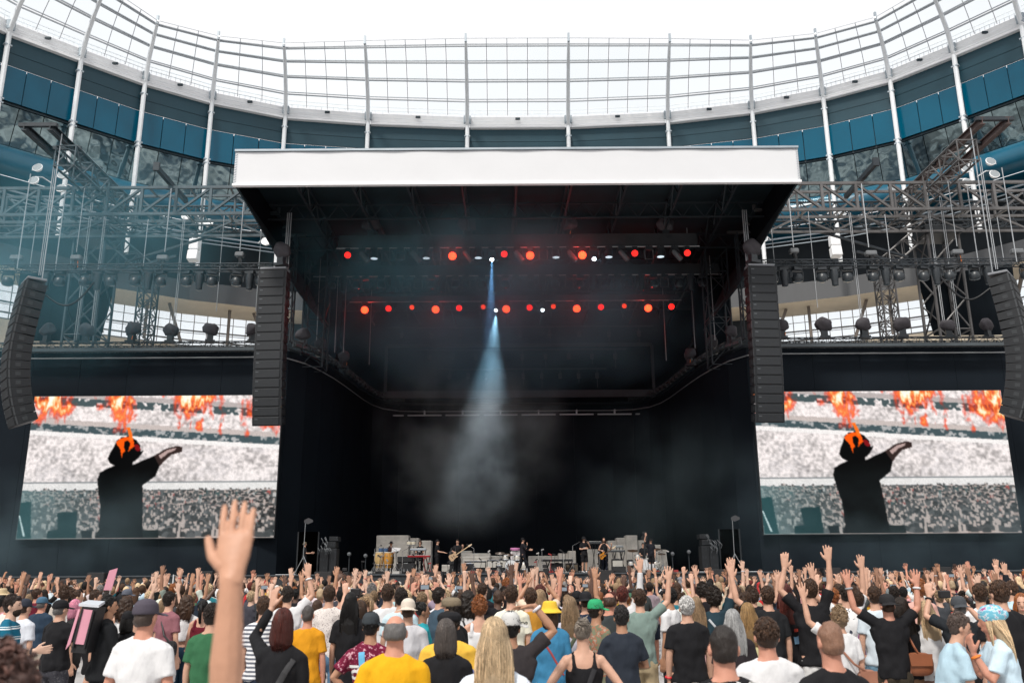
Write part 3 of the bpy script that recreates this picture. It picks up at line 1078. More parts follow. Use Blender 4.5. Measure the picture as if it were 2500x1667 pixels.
# ---- lamps: prototypes, then one thing for each lamp
def fixture(name, kind):
    t = thing(name, 'x', 'stage light')
    WL[t.name] = Vector((0, 0, 0))
    p = MB()
    p.box((0, 0, -0.06), (0.34, 0.26, 0.14))
    p.tube((0, 0, 0.05), (0, 0, -0.05), 0.05, 6)
    p.build('base', M_fix, t)
    p = MB()
    p.path([(-0.2, 0, -0.14), (-0.24, 0, -0.2), (-0.24, 0, -0.42)], 0.03, 5)
    p.path([(0.2, 0, -0.14), (0.24, 0, -0.2), (0.24, 0, -0.42)], 0.03, 5)
    p.bb(-0.22, 0.22, -0.05, 0.05, -0.17, -0.13)
    p.build('yoke', M_fix, t)
    if kind == 'wash':
        h = MB().lathe([(0.05, 0.14), (0.16, 0.12), (0.21, 0.04), (0.22, -0.08), (0.20, -0.16), (0.17, -0.17)], 14, (0, 0, -0.42)).build('head', M_fix, t, smooth=True)
        MB().lathe([(0.19, -0.165), (0.12, -0.2), (0.01, -0.21)], 14, (0, 0, -0.42)).build('lens', M_lens, h, smooth=True)
    elif kind == 'spot':
        h = MB().lathe([(0.08, 0.26), (0.16, 0.24), (0.17, 0.05), (0.13, -0.25), (0.12, -0.42), (0.10, -0.43)], 14, (0, 0, -0.36)).build('head', M_fix, t, smooth=True)
        MB().lathe([(0.115, -0.431), (0.06, -0.45), (0.005, -0.455)], 14, (0, 0, -0.36)).build('lens', M_lens, h, smooth=True)
    elif kind in ('red', 'redhot', 'reddim'):
        # head tipped out to face the crowd
        Rm = Matrix.Rotation(RAD(64), 3, 'X')
        h = MB().lathe([(0.08, 0.2), (0.2, 0.17), (0.25, 0.0), (0.25, -0.08), (0.235, -0.085)], 18, (0, -0.02, -0.44), R=Rm.transposed()).build('head', M_fix, t, smooth=True)
        pts = [(0, 0)] + [(0.085 * math.cos(k * math.pi / 3), 0.085 * math.sin(k * math.pi / 3)) for k in range(6)] + \
              [(0.168 * math.cos(k * math.pi / 6 + 0.26), 0.168 * math.sin(k * math.pi / 6 + 0.26)) for k in range(12)]
        me = MB().lathe([(0.036, 0.0), (0.026, -0.014), (0.004, -0.018)], 8)
        for x, y in pts:
            q = MB()
            o_ = Rm.transposed() @ Vector((x, y, -0.092)) + Vector((0, -0.02, -0.44))
            q.lathe([(0.036, 0.0), (0.026, -0.014), (0.004, -0.018)], 8, o_, R=Rm.transposed())
            q.build('emitter', {'red': M_red, 'redhot': M_redhot, 'reddim': M_reddim}[kind], h)
        MB().lathe([(0.22, -0.088), (0.01, -0.09)], 18, (0, -0.02, -0.44), R=Rm.transposed()).build('lens_plate', {'red': mat('red_plate', (0.25, 0.01, 0.01), 0.4, emis=(1, 0.008, 0.005), estr=0.9), 'redhot': mat('red_plate_hot', (0.3, 0.01, 0.01), 0.4, emis=(1, 0.012, 0.006), estr=2.2), 'reddim': mat('red_plate_dim', (0.1, 0.01, 0.01), 0.4, emis=(1, 0.01, 0.006), estr=0.1)}[kind], h)
    elif kind == 'profile':
        Rm = Matrix.Rotation(RAD(-38), 3, 'Y')
        MB().lathe([(0.1, 0.3), (0.13, 0.2), (0.13, -0.3), (0.11, -0.34)], 12, (0.1, 0, -0.42), R=Rm).build('head', mat('fixture_grey', (0.11, 0.12, 0.13), 0.4), t, smooth=True)
    elif kind == 'lit':
        h = MB().lathe([(0.07, 0.24), (0.15, 0.22), (0.17, 0.0), (0.19, -0.16), (0.18, -0.17)], 14, (0, 0, -0.34)).build('head', M_fix, t, smooth=True)
        MB().lathe([(0.175, -0.171), (0.1, -0.2), (0.005, -0.21)], 14, (0, 0, -0.34)).build('lens', mat('lit_lens', (0.5, 0.6, 0.7), 0.3, emis=(0.75, 0.9, 1), estr=0.7), h, smooth=True)
    elif kind == 'bracket':
        MB().path([(-0.2, 0, -0.14), (-0.2, 0, -0.62), (0.2, 0, -0.62), (0.2, 0, -0.14)], 0.028, 5).build('frame', mat('fixture_grey', (0.11, 0.12, 0.13), 0.4), t)
    elif kind == 'dot':
        h = MB().lathe([(0.05, 0.12), (0.1, 0.1), (0.11, -0.1), (0.1, -0.105)], 12, (0, -0.05, -0.62), R=Matrix.Rotation(RAD(-64), 3, 'X')).build('head', M_fix, t, smooth=True)
        MB().ell((0, -0.16, -0.66), (0.1, 0.06, 0.1), 12, 8).build('lens', M_spot, h, smooth=True)
    return t


PROTO = {}


def lamp(kind, loc, label, group, rz=0.0, scale=1.0):
    names = {'wash': 'moving_light', 'spot': 'spot_light', 'red': 'red_wash_light', 'redhot': 'red_wash_light', 'reddim': 'red_wash_light', 'profile': 'profile_light',
             'lit': 'wash_light', 'bracket': 'strobe_light', 'dot': 'beam_light'}
    if kind not in PROTO:
        PROTO[kind] = fixture(names[kind], kind)
    o = place(PROTO[kind], USED, loc, (0, 0, rz), label, scale)
    o['group'] = group
    return o


LX = [(22, 'wash'), (116, 'spot'), (148, 'wash'), (209, 'wash'), (241, 'spot'), (272, 'wash'), (332, 'wash'), (364, 'spot'), (395, 'wash'), (457, 'wash'), (489, 'spot'), (519, 'wash'), (579, 'wash'), (611, 'spot'), (639, 'wash')]
for s in (-1, 1):
    for j, (x, kd) in enumerate(LX):
        q = at(x, 664, 43)
        lamp(kd, (mxs(s, q.x), 43, q.z + 0.04), '%s lamp from the outer end under the %s lighting truss, %s' % (ORD[j], SIDE[s], 'round head' if kd == 'wash' else 'long tapered can'),
             'lamps under the side lighting trusses', random.uniform(-0.3, 0.3), 1.28)
R1 = [(850, 'red'), (885, 'profile'), (914, 'lit'), (943, 'bracket'), (978, 'wash'), (1010, 'profile'), (1041, 'lit'), (1066, 'bracket'), (1105, 'redhot'), (1137, 'profile'), (1168, 'lit'), (1201, 'dot'),
      (1231, 'red'), (1262, 'profile'), (1294, 'redhot'), (1326, 'bracket'), (1357, 'lit'), (1391, 'profile'), (1421, 'redhot'), (1449, 'dot'), (1486, 'lit'), (1517, 'profile'), (1549, 'red'), (1584, 'bracket'), (1612, 'lit'), (1647, 'profile'), (1677, 'red')]
z1, y1 = BARZ[0]
for j, (x, kd) in enumerate(R1):
    lamp(kd, (at(x, 610, y1).x, y1, z1), '%s fitting from the left under the upper lighting bar, %s' % (ORD[j], {'red': 'glowing red', 'redhot': 'blazing red', 'profile': 'slanted grey profile', 'lit': 'pale lit wash', 'bracket': 'empty square yoke', 'wash': 'unlit round head', 'dot': 'tiny white beam lamp'}[kd]),
         'fittings under the upper lighting bar', 0, {'red': 0.78, 'redhot': 0.98}.get(kd, 1.08))
z2, y2 = BARZ[1]
R2 = [810, 839, 870, 893, 931, 960, 992, 1021, 1052, 1082, 1112, 1138, 1176, 1205, 1234, 1260, 1296, 1324, 1356, 1390, 1416, 1447, 1478, 1507, 1535, 1566, 1596, 1622, 1657, 1687, 1716]
for j, x in enumerate(R2):
    kd = ['wash', 'spot', 'wash', 'bracket'][j % 4]
    lamp(kd, (at(x, 690, y2).x, y2, z2), '%s unlit fitting from the left under the middle lighting bar' % (ORD[j] if j < 30 else 'rightmost'), 'fittings under the middle lighting bar', random.uniform(-0.3, 0.3), 1.15)
z3, y3 = BARZ[2]
R3 = [(891, 'redhot'), (949, 'red'), (1006, 'reddim'), (1064, 'redhot'), (1121, 'red'), (1180, 'reddim'), (1236, 'redhot'), (1293, 'red'), (1351, 'reddim'), (1408, 'redhot'), (1467, 'red'), (1524, 'reddim'), (1582, 'redhot'), (1639, 'red')]
for j, (x, kd) in enumerate(R3):
    lamp(kd, (at(x, 755, y3).x, y3, z3), '%s red lamp from the left on the lower lighting bar, %s' % (ORD[j], {'red': 'bright', 'redhot': 'blazing', 'reddim': 'dim'}[kd]), 'red lamps on the lower lighting bar', 0, {'red': 0.86, 'redhot': 1.05, 'reddim': 0.72}[kd])
for j, x in enumerate((1211, 1324)):
    lamp('dot', (at(x, 755, y3).x, y3 - 0.2, z3 + 0.0), '%s tiny white beam lamp among the red lamps' % ['left', 'right'][j], 'white beam lamps on the lower bar', 0, 1.0)

# small glow of the red lamps on the air and the steel around them
for x, y, Y, e in ((1105, 619, 43.6, 22), (1294, 619, 43.6, 30), (1421, 617, 43.6, 26), (891, 757, 51.6, 30), (1064, 757, 51.6, 30), (1236, 757, 51.6, 32), (1408, 757, 51.6, 32), (1582, 755, 51.6, 26)):
    ld = bpy.data.lights.new('red_lamp_light', 'POINT')
    ld.energy, ld.color, ld.shadow_soft_size = e * 1.2, (1, 0.02, 0.01), 0.12
    lo = bpy.data.objects.new('red_lamp_light', ld)
    COL.objects.link(lo)
    lo.location = at(x, y, Y)

# battens along the top of the video wall
bt = thing('batten_light', 'x', 'stage light')
M_bat = mat('batten_black', (0.05, 0.058, 0.064), 0.4)
MB().bevbox((0, 0, 0.02), (0.50, 0.22, 0.22), 0.03).build('body', M_bat, bt)
MB().bb(-0.23, 0.23, -0.13, -0.112, -0.05, 0.08).build('lens_strip', mat('batten_lens', (0.07, 0.085, 0.095), 0.2), bt)
p = MB()
for x in (-0.3, 0.3):
    p.bb(x - 0.025, x + 0.025, -0.05, 0.05, -0.12, 0.26)
p.bb(-0.32, 0.32, -0.03, 0.03, 0.22, 0.26)
p.build('yoke', M_bat, bt)
for s in (-1, 1):
    for j in range(27):
        x = at(72 + j * 20.9, 858, 45.2).x
        o = place(bt, USED, (mxs(s, x), 44.85, WT - 0.16), (0, 0, 0), '%s batten lamp from the outer end along the top of the %s wall' % (ORD[j], SIDE[s]))
        o['group'] = 'batten lamps along the video wall'
    for j in range(22):
        # curved run, falling back upstage
        t = 2 + (j + 0.5) * 9.0 / 22
        i0 = int(t)
        (xa, ya), (xb, yb) = wall_pts[i0], wall_pts[i0 + 1]
        x, y = xa + (xb - xa) * (t - i0), ya + (yb - ya) * (t - i0)
        o = place(bt, USED, (mxs(s, x + 0.25), y - 0.1, WT + 0.34), (0, 0, (1 if s < 0 else -1) * math.atan2(yb - ya, xb - xa)),
                  '%s batten lamp from the front on the %s curved wall top' % (ORD[j], SIDE[s]))
        o['group'] = 'batten lamps on the curved wall tops'

# rain-covered lamps standing on the wall
def covered(seed, name='covered_light'):
    rnd = random.Random(seed)
    t = thing(name, 'x', 'stage light')
    p = MB()
    p.box((0, 0, 0.06), (0.5, 0.42, 0.13))
    p.bb(-0.16, 0.16, -0.12, 0.12, 0.1, 0.62)
    p.build('base', M_fix, t)
    p = MB().ell((0, 0, 0.74), (0.40, 0.30, 0.34), 22, 14)
    ta = rnd.uniform(-0.5, 0.5)
    q = []
    for x, y, z in p.v:
        k_ = 1 + 0.30 * mnoise.noise((x * 3.2 + seed * 7, y * 3.2, z * 3.2)) + 0.10 * mnoise.noise((x * 9 + seed, y * 9, z * 9))
        dz = z - 0.74
        sq = 1.0 / max(0.72, abs(x / 0.4) ** 3 + abs(dz / 0.34) ** 3) ** 0.16
        x, y, dz = x * k_ * sq, y * k_, dz * k_ * sq
        x, dz = x * math.cos(ta) - dz * math.sin(ta), x * math.sin(ta) + dz * math.cos(ta)
        q.append((x, y, 0.76 + dz - (0.10 * abs(x) if dz < 0 else 0)))
    p.v = q
    p.build('rain_cover', M_tarp, t, smooth=True, angle=50)
    if seed == 2:
        MB().tube((0.12, -0.16, 0.15), (0.14, -0.15, 0.34), 0.02, 6).build('strap', M_orange, t)
    return t


CV = [covered(k) for k in range(6)]
for s in (-1, 1):
    for j, x in enumerate((113, 208, 320, 415, 512, 615)):
        q = at(x, 835, 45.3)
        o = place(CV[(j + 3 * (s > 0)) % 6], USED, (mxs(s, q.x), 45.3, WT + 0.36), (0, 0, random.uniform(-0.6, 0.6)), '%s lamp under a rain cover from the outer end atop the %s video wall' % (ORD[j], SIDE[s]), 0.92 + 0.12 * random.random())
        o['group'] = 'lamps under rain covers atop the video wall'
    for j, (x, y, Y) in enumerate(((738, 838, 46.6), (784, 862, 49), (839, 890, 51.5))):
        q = at(x, y, Y)
        o = place(CV[j % 4], USED, (mxs(s, q.x), Y, max(q.z - 0.2, WT + 0.3)), (0, 0, random.uniform(-1, 1)), '%s lamp under a rain cover from the front on the curved %s wall' % (ORD[j], SIDE[s]), 0.95)
        o['group'] = 'lamps under rain covers on the curved wall'
for j, x in enumerate((905, 1140, 1388, 1626)):
    q = at(x, 578, 44.5)
    o = place(CV[j], USED, (q.x, 44.5, q.z - 0.15), (0, 0, random.uniform(-0.6, 0.6)), '%s bundled hoist cover from the left on top of the upper lighting bar' % ORD[j], 1.15)
    o['group'] = 'hoist covers on the upper lighting bar'
for s in (-1, 1):
    for j, (x, y, sc) in enumerate(((40, 640, 1.2), (186, 640, 1.05), (397, 640, 1.1), (585, 632, 0.9))):
        q = at(x, y, 43)
        t = thing('hoist_motor', '%s chain hoist motor from the outer end above the %s lighting truss' % (ORD[j], SIDE[s]), 'hoist', (mxs(s, q.x), 43, q.z - 0.3), 'chain hoists above the lighting trusses')
        p = MB()
        p.bevbox((mxs(s, q.x), 43, q.z + 0.22), (0.52 * sc, 0.34, 0.26), 0.05)
        p.build('motor', mat('hoist_grey', (0.16, 0.17, 0.18), 0.5), t)
        MB().path([(mxs(s, q.x), 43, q.z + 0.1), (mxs(s, q.x) + 0.05, 43, q.z - 0.15), (mxs(s, q.x), 43, q.z - 0.4)], [0.12, 0.09, 0.05], 7).build('chain_bag', M_rope, t)
        MB().tube((mxs(s, q.x) + 0.14, 42.95, q.z - 0.3), (mxs(s, q.x) + 0.1, 42.95, q.z + 0.1), 0.018, 6).build('strap', M_orange if j == 1 else M_rope, t)

# ---- line arrays: cabinets hung one under another
def cab_mesh(w, h, d):
    p = MB()
    p.mi = 0
    # wedge-shaped cabinet with a slightly taller front
    p.add([(-w / 2, 0, h / 2), (w / 2, 0, h / 2), (w / 2, 0, -h / 2), (-w / 2, 0, -h / 2),
           (-w / 2, d, h * 0.40), (w / 2, d, h * 0.40), (w / 2, d, -h * 0.40), (-w / 2, d, -h * 0.40)],
          [(0, 1, 2, 3), (4, 7, 6, 5), (0, 4, 5, 1), (3, 2, 6, 7), (0, 3, 7, 4), (1, 5, 6, 2)])
    return p


def line_array(name, label, top, n, w, h, d, yaw, tilts):
    t = thing(name, label, 'speaker array', top)
    Ry = Matrix.Rotation(yaw, 3, 'Z')
    pos = Vector((0, 0, 0))
    off = Vector(top)
    f = MB()
    f.bevbox(off + Ry @ Vector((0, d / 2, 0.12)), (w * 0.96, d * 0.9, 0.12), 0.02, Ry)
    f.build('fly_frame', mat('fly_frame', (0.22, 0.23, 0.25), 0.45), t)
    cur = Vector((0, 0, 0))
    for k in range(n):
        a = tilts[k]
        Rk = Ry @ Matrix.Rotation(a, 3, 'X')
        c = cur + Rk @ Vector((0, 0, -h / 2))
        def tr(mb):
            mb.v = [tuple(Rk @ Vector(q) + c + off) for q in mb.v]
            return mb
        cab = tr(cab_mesh(w, h * 1.004, d)).build('cabinet', M_spk, t)
        tr(MB().bevbox((0, -0.012, 0), (w * 0.9, 0.05, h * 0.86), 0.02)).build('grille', M_grille, cab)
        for sx in (-1, 1):
            tr(MB().box((sx * (w / 2 + 0.012), 0.06, 0), (0.03, 0.07, h * 0.9))).build('rigging_plate', mat('rigging_plate', (0.05, 0.055, 0.06), 0.4), cab)
            tr(MB().box((sx * (w / 2 + 0.004), d * 0.45, 0), (0.012, 0.22, h * 0.42))).build('handle_recess', mat('recess', (0.028, 0.032, 0.036), 0.5), cab)
        tr(MB().box((-w * 0.36, -0.04, h * 0.2), (0.14, 0.012, 0.05))).build('badge', mat('badge', (0.09, 0.1, 0.11), 0.4), cab)
        cur = cur + Rk @ Vector((0, 0, -h))
    return t


for s in (-1, 1):
    tl = at(632, 662, 41.2)
    x = at(668, 660, 41.2).x
    n = 17
    tilts = [RAD(-2) + RAD(0.1) * k * 0 - RAD(0.9) * max(0, k - 8) * 1.15 for k in range(n)]
    zt = at(668, 662, 41.2).z
    zb = at(640, 1030, 41.2).z
    hh = (zt - zb) / (n - 0.35)
    line_array('line_array', 'tall main line array of %d stacked black speakers hung in front of the %s screen' % (n, SIDE[s]), (mxs(s, x), 41.0, zt), n, 1.36, hh, 0.75, -s * RAD(-4), [-t for t in tilts])
    for dx in (-0.25, 0.0, 0.3):
        a = Vector((mxs(s, x + 0.55) + dx * 0.35, 41.4, 19.7))
        b = Vector((a.x, 41.4, zt + 0.2))
        tag(MB().tube(a, b, 0.028, 6).build('hoist_chain', M_chain), '%s chain holding up the %s main line array' % ({-0.25: 'left', 0.0: 'middle', 0.3: 'right'}[dx], SIDE[s]), 'chain')
    # cover over its hoist
    o = place(CV[1], USED, (mxs(s, x + 0.35), 41.2, zt + 0.25), (0, 0, 0.4 * s), 'bundled hoist on top of the %s main line array' % SIDE[s], 1.1)
    # outer arrays seen almost side on
    q = at(96, 690, 40.2)
    n = 16
    tl2 = [RAD(-7 + 0.5 * k) if k < 6 else RAD(-4 + 2.9 * (k - 6)) for k in range(n)]
    zt, zb = q.z, at(60, 1035, 40.2).z
    hh = (zt - zb) / (n - 0.5)
    line_array('line_array', 'outer curved line array of black speakers turned away from the stage at the %s edge' % SIDE[s], (mxs(s, q.x - 0.80), 40.2, zt), n, 1.55, hh, 0.95, -s * RAD(-50), tl2)
    tag(MB().tube((mxs(s, q.x), 40.4, zbm), (mxs(s, q.x), 40.4, zt + 0.1), 0.03, 6).build('hoist_chain', M_chain), 'long chain holding up the %s outer line array' % SIDE[s], 'chain')
    # slack cable loop
    a, b = at(232, 690, 41.5), at(98, 712, 41.0)
    pts = [Vector((mxs(s, a.x + (b.x - a.x) * u), 41.4, a.z + (b.z - a.z) * u - 1.05 * math.sin(math.pi * u) * (1 - 0.3 * u))) for u in [k / 14 for k in range(15)]]
    tag(MB().path(pts, 0.045, 6).build('slack_cable', M_rope), 'slack black cable looping to the %s outer line array' % SIDE[s], 'cable')

# white pillar speakers and round floodlights on the stand posts
for s in (-1, 1):
    q = at(474, 612, 74)
    t = thing('pillar_speaker', 'white box speaker cluster hung on a stand post, %s side' % SIDE[s], 'speaker', (mxs(s, q.x), 74, q.z))
    MB().bevbox((mxs(s, q.x), 74, q.z + 0.55), (0.85, 0.7, 1.0), 0.06).build('upper_cabinet', M_gutter, t)
    MB().bevbox((mxs(s, q.x), 73.9, q.z - 0.55), (0.9, 0.75, 0.95), 0.06, Matrix.Rotation(RAD(-10), 3, 'X')).build('lower_cabinet', M_gutter, t)
    MB().path([(mxs(s, q.x - 0.3), 74, q.z + 1.0), (mxs(s, q.x - 0.15), 74, q.z + 1.7), (mxs(s, q.x + 0.2), 74, q.z + 1.9)], 0.05, 5).build('hanger', M_white, t)
    for j, (x, y) in enumerate(((92, 410), (83, 441), (153, 427), (149, 460), (331, 472), (455, 528), (509, 545), (648, 560), (650, 590))):
        Y = 70 if j < 4 else 74
        q = at(x, y, Y)
        qx = mxs(s, q.x)
        t = thing('floodlight', '%s round white-armed floodlight from the outer edge on the %s stand posts' % (ORD[j], SIDE[s]), 'floodlight', (qx, Y, q.z), 'floodlights on the stand posts')
        Rm = Matrix.Rotation(RAD(70), 3, 'X')
        h = MB().lathe([(0.1, -0.28), (0.3, -0.22), (0.42, -0.02), (0.44, 0.06), (0.4, 0.08)], 16, (qx, Y, q.z), R=Rm).build('housing', M_gutter, t, smooth=True)
        MB().lathe([(0.39, 0.085), (0.01, 0.09)], 16, (qx, Y, q.z), R=Rm).build('lens', mat('flood_lens', (0.32, 0.35, 0.37), 0.25), h)
        MB().path([(qx, Y + 0.1, q.z + 0.4), (qx + 0.4 * s * (-1) ** j, Y + 0.5, q.z + 0.55), (qx + 1.0 * s * (-1) ** j, Y + 0.9, q.z + 0.2)], 0.05, 6).build('arm', M_white, t)

# ================================================================== the two live video screens
def screen_picture(W, H):
    """the live camera picture: a performer's dark silhouette from behind, flames drawn over the tiers, a packed bowl"""
    rs = np.random.default_rng(3)
    v, u = np.mgrid[0:H, 0:W].astype(float)
    u, v = u / (W - 1), v / (H - 1)
    img = np.ones((H, W, 3)) * np.array([0.86, 0.83, 0.82])

    def nz2(k, oct_=4, seed=0, ay=1.0):
        r = np.random.default_rng(seed)
        out = np.zeros((H, W))
        amp, tot = 1.0, 0
        for o in range(oct_):
            n = int(k * 2 ** o) + 2
            m = max(3, int(n * ay * H / W) + 2)
            g = r.random((m, n))
            yy, xx = v * (m - 1.001), u * (n - 1.001)
            y0, x0 = yy.astype(int), xx.astype(int)
            fy, fx = yy - y0, xx - x0
            fy, fx = fy * fy * (3 - 2 * fy), fx * fx * (3 - 2 * fx)
            out += amp * ((g[y0, x0] * (1 - fx) + g[y0, x0 + 1] * fx) * (1 - fy) + (g[y0 + 1, x0] * (1 - fx) + g[y0 + 1, x0 + 1] * fx) * fy)
            tot += amp
            amp *= 0.55
        return out / tot

    def mixm(mask, col):
        m = np.clip(mask, 0, 1)[..., None]
        img[:] = img * (1 - m) + np.array(col) * m

    speck = nz2(120, 2, 5)
    big = nz2(9, 3, 6)
    # bowl: bright stands freckled with people
    base = np.clip(0.90 + (speck - 0.5) * 0.8 + (big - 0.5) * 0.35, 0.5, 1.0)
    img[:] = base[..., None] * np.array([1.0, 0.96, 0.95])
    seats = (nz2(7, 2, 9) > 0.56) & (v > 0.38) & (v < 0.6)
    mixm(seats * 0.16 * (nz2(90, 1, 12) > 0.4), (0.5, 0.5, 0.53))
    for _ in range(2):
        img[1:-1, 1:-1] = (img[1:-1, 1:-1] * 2 + img[:-2, 1:-1] + img[2:, 1:-1] + img[1:-1, :-2] + img[1:-1, 2:]) / 6
    # tiers slope down to the right
    def band(v0l, v0r, th):
        c = v0l + (v0r - v0l) * u
        return ((v > c) & (v < c + th)).astype(float)
    mixm(band(-0.04, 0.075, 0.035), (0.72, 0.68, 0.67))
    mixm(band(-0.005, 0.11, 0.055) * (nz2(60, 2, 1) > 0.38), (0.26, 0.32, 0.33))
    mixm(band(0.155, 0.27, 0.036), (0.78, 0.73, 0.71))
    mixm(band(0.191, 0.306, 0.052) * (0.4 + 0.6 * (nz2(70, 2, 2) > 0.42)), (0.24, 0.31, 0.33))
    mixm(band(0.245, 0.36, 0.03), (0.97, 0.95, 0.94))
    mixm(((v > 0.615) & (v < 0.665)) * 0.9, (0.93, 0.92, 0.91))
    mixm(((v > 0.612) & (v < 0.618)) * 0.8, (0.45, 0.47, 0.48))
    # standing crowd
    low = (v > 0.665 + 0.012 * nz2(60, 1, 8))
    mixm(low * 1.0, (0.33, 0.34, 0.34))
    yy, xx = np.mgrid[0:H, 0:W]
    for k in range(1500):
        vv = 0.665 + 0.34 * (k / 1500.0) ** 0.9
        uu = rs.random()
        sz = 0.0042 + 0.012 * (vv - 0.665) / 0.34
        cx, cy, r = uu * (W - 1), vv * (H - 1), sz * W
        x0, x1, y0, y1 = int(max(0, cx - 2 * r)), int(min(W, cx + 2 * r + 1)), int(max(0, cy - 2 * r)), int(min(H, cy + 4 * r + 1))
        if x1 <= x0 or y1 <= y0:
            continue
        X_, Y_ = xx[y0:y1, x0:x1] - cx, yy[y0:y1, x0:x1] - cy
        t = rs.random()
        cloth = [(0.1, 0.11, 0.12), (0.75, 0.74, 0.73), (0.25, 0.33, 0.33), (0.5, 0.48, 0.47), (0.16, 0.2, 0.21), (0.62, 0.3, 0.28)][int(rs.integers(0, 6) if t < 0.9 else 5)]
        sub = img[y0:y1, x0:x1]
        sub[(np.abs(X_) < r * 1.5) & (Y_ > r * 0.9)] = cloth
        sub[(X_ / r) ** 2 + (Y_ / (1.25 * r)) ** 2 < 1] = (0.62 + 0.16 * t, 0.56 + 0.14 * t, 0.53 + 0.14 * t)
        sub[((X_ / r) ** 2 + ((Y_ + 0.5 * r) / (0.95 * r)) ** 2 < 1) & (Y_ < -0.2 * r)] = (0.13 + 0.25 * rs.random(),) * 3
        if rs.random() < 0.35:
            dx = rs.choice([-1.7, 1.7]) * r
            sub[(np.abs(X_ - dx) < r * 0.35) & (Y_ < r) & (Y_ > -1.9 * r)] = (0.74, 0.68, 0.65)
    img[:] = img * 0.92 + 0.05
    fade = np.clip(1 - (u - 0.0) / 0.34, 0, 1) * low
    mixm(fade * 0.62, (0.42, 0.55, 0.56))

    def crop(pts):
        out = []
        for x, y in pts:
            q = (y - 200) / 1098.0
            out.append(((x - (260 - 180 * q)) / (1905 + 90 * q), q))
        return out

    def poly(pts, uv=False):
        pts = pts if uv else crop(pts)
        m = np.zeros((H, W), bool)
        n = len(pts)
        for i in range(n):
            (x0, y0), (x1, y1) = pts[i], pts[(i + 1) % n]
            if y0 == y1:
                continue
            c = ((y0 > v) != (y1 > v)) & (u < (x1 - x0) * (v - y0) / (y1 - y0) + x0)
            m ^= c
        return m.astype(float)

    # gear in the lower left
    mixm(poly([(110, 1025), (205, 1020), (195, 1298), (85, 1298)]), (0.12, 0.27, 0.28))
    mixm(poly([(405, 1105), (560, 1095), (545, 1298), (320, 1298), (330, 1240), (405, 1230)]), (0.09, 0.20, 0.21))
    mixm(poly([(590, 1240), (670, 1235), (670, 1298), (590, 1298)]), (0.09, 0.12, 0.13))
    mixm(poly([(105, 1120), (115, 1120), (150, 1278), (135, 1278)]), (0.85, 0.92, 0.92))
    mixm(poly([(1060, 1235), (1185, 1240), (1185, 1298), (1060, 1298)]), (0.08, 0.1, 0.1))
    # flames: fractal tongues over the tiers
    fl = np.zeros((H, W))
    turb = nz2(22, 4, 21)
    rid = 1 - np.abs(2 * nz2(40, 4, 22, 0.35) - 1) ** 0.8
    tongue = 0.25 + 0.75 * rid ** 1.6
    for cu, wd, v0, v1, st in ((0.06, 0.085, -0.1, 0.30, 1.25), (0.14, 0.035, 0.0, 0.28, 0.8), (0.345, 0.075, -0.1, 0.24, 1.2), (0.36, 0.055, 0.2, 0.3, 0.8), (0.635, 0.095, -0.1, 0.2, 1.2), (0.62, 0.03, 0.15, 0.32, 0.75),
                               (0.69, 0.03, 0.2, 0.31, 0.7), (0.93, 0.06, 0.1, 0.26, 1.0), (0.985, 0.05, 0.0, 0.37, 1.05), (0.86, 0.03, 0.27, 0.33, 0.6), (0.76, 0.03, 0.25, 0.32, 0.55)):
        w = np.exp(-((u - cu + (turb - 0.5) * 0.09) / wd) ** 2)
        y = np.clip((v - v0) / (v1 - v0), 0, 1)
        fl = np.maximum(fl, st * w * np.clip(1.25 * (1 - y ** 1.6), 0, 1) * (v < v1 + 0.06 * (turb - 0.3)))
    wisp = rid * (0.55 + 0.45 * nz2(60, 2, 41, 0.4))
    s = fl * (0.20 + 1.05 * wisp ** 1.3) + (turb - 0.5) * 0.22 * (fl > 0.15)
    mixm(np.clip((s - 0.30) / 0.22, 0, 1) * 0.68, (0.93, 0.20, 0.12))
    mixm(np.clip((s - 0.48) / 0.2, 0, 1) * 0.8, (1.0, 0.50, 0.18))
    mixm(np.clip((s - 0.64) / 0.2, 0, 1), (1.0, 0.88, 0.66))
    mixm(np.clip((s - 0.80) / 0.2, 0, 1), (1.0, 0.98, 0.92))
    # performer
    black = (0.022, 0.025, 0.028)
    mixm(poly([(1150, 680), (1260, 618), (1340, 598), (1388, 605), (1378, 645), (1300, 665), (1200, 757)]), (0.20, 0.15, 0.14))
    mixm(poly([(1200, 670), (1270, 628), (1340, 610), (1330, 630), (1270, 655), (1215, 700)]), (0.72, 0.62, 0.6))
    mixm(poly([(690, 1298), (725, 1230), (745, 1080), (728, 950), (722, 850), (745, 800), (800, 770), (865, 745), (895, 700), (1000, 715), (995, 745), (1060, 715), (1165, 675), (1205, 755), (1170, 830), (1105, 875), (1070, 900), (1068, 1000), (1060, 1298)]), black)
    mixm(poly([(808, 690), (830, 640), (852, 610), (880, 555), (920, 525), (980, 520), (1030, 550), (1060, 590), (1060, 640), (1088, 632), (1060, 670), (1020, 710), (960, 745), (860, 748), (820, 725)]), black)
    mixm(poly([(872, 570), (900, 540), (935, 528), (985, 520), (1010, 545), (1015, 600), (985, 620), (962, 645), (985, 580), (968, 552), (938, 560), (932, 600), (945, 632), (925, 650), (915, 690), (905, 620)]), (1.0, 0.36, 0.05))
    mixm(poly([(1015, 585), (1045, 580), (1066, 625), (1040, 640), (1020, 625)]), (0.5, 0.07, 0.09))
    mixm(poly([(960, 450), (985, 450), (1000, 500), (1005, 545), (985, 560), (975, 520)]), (1.0, 0.45, 0.12))
    # the smoke that hangs between camera and performer, and a lens's softness
    mixm(np.clip((v - 0.5) / 0.5, 0, 1) * np.clip(nz2(5, 3, 31) - 0.2, 0, 1) * 0.45, (0.36, 0.45, 0.47))
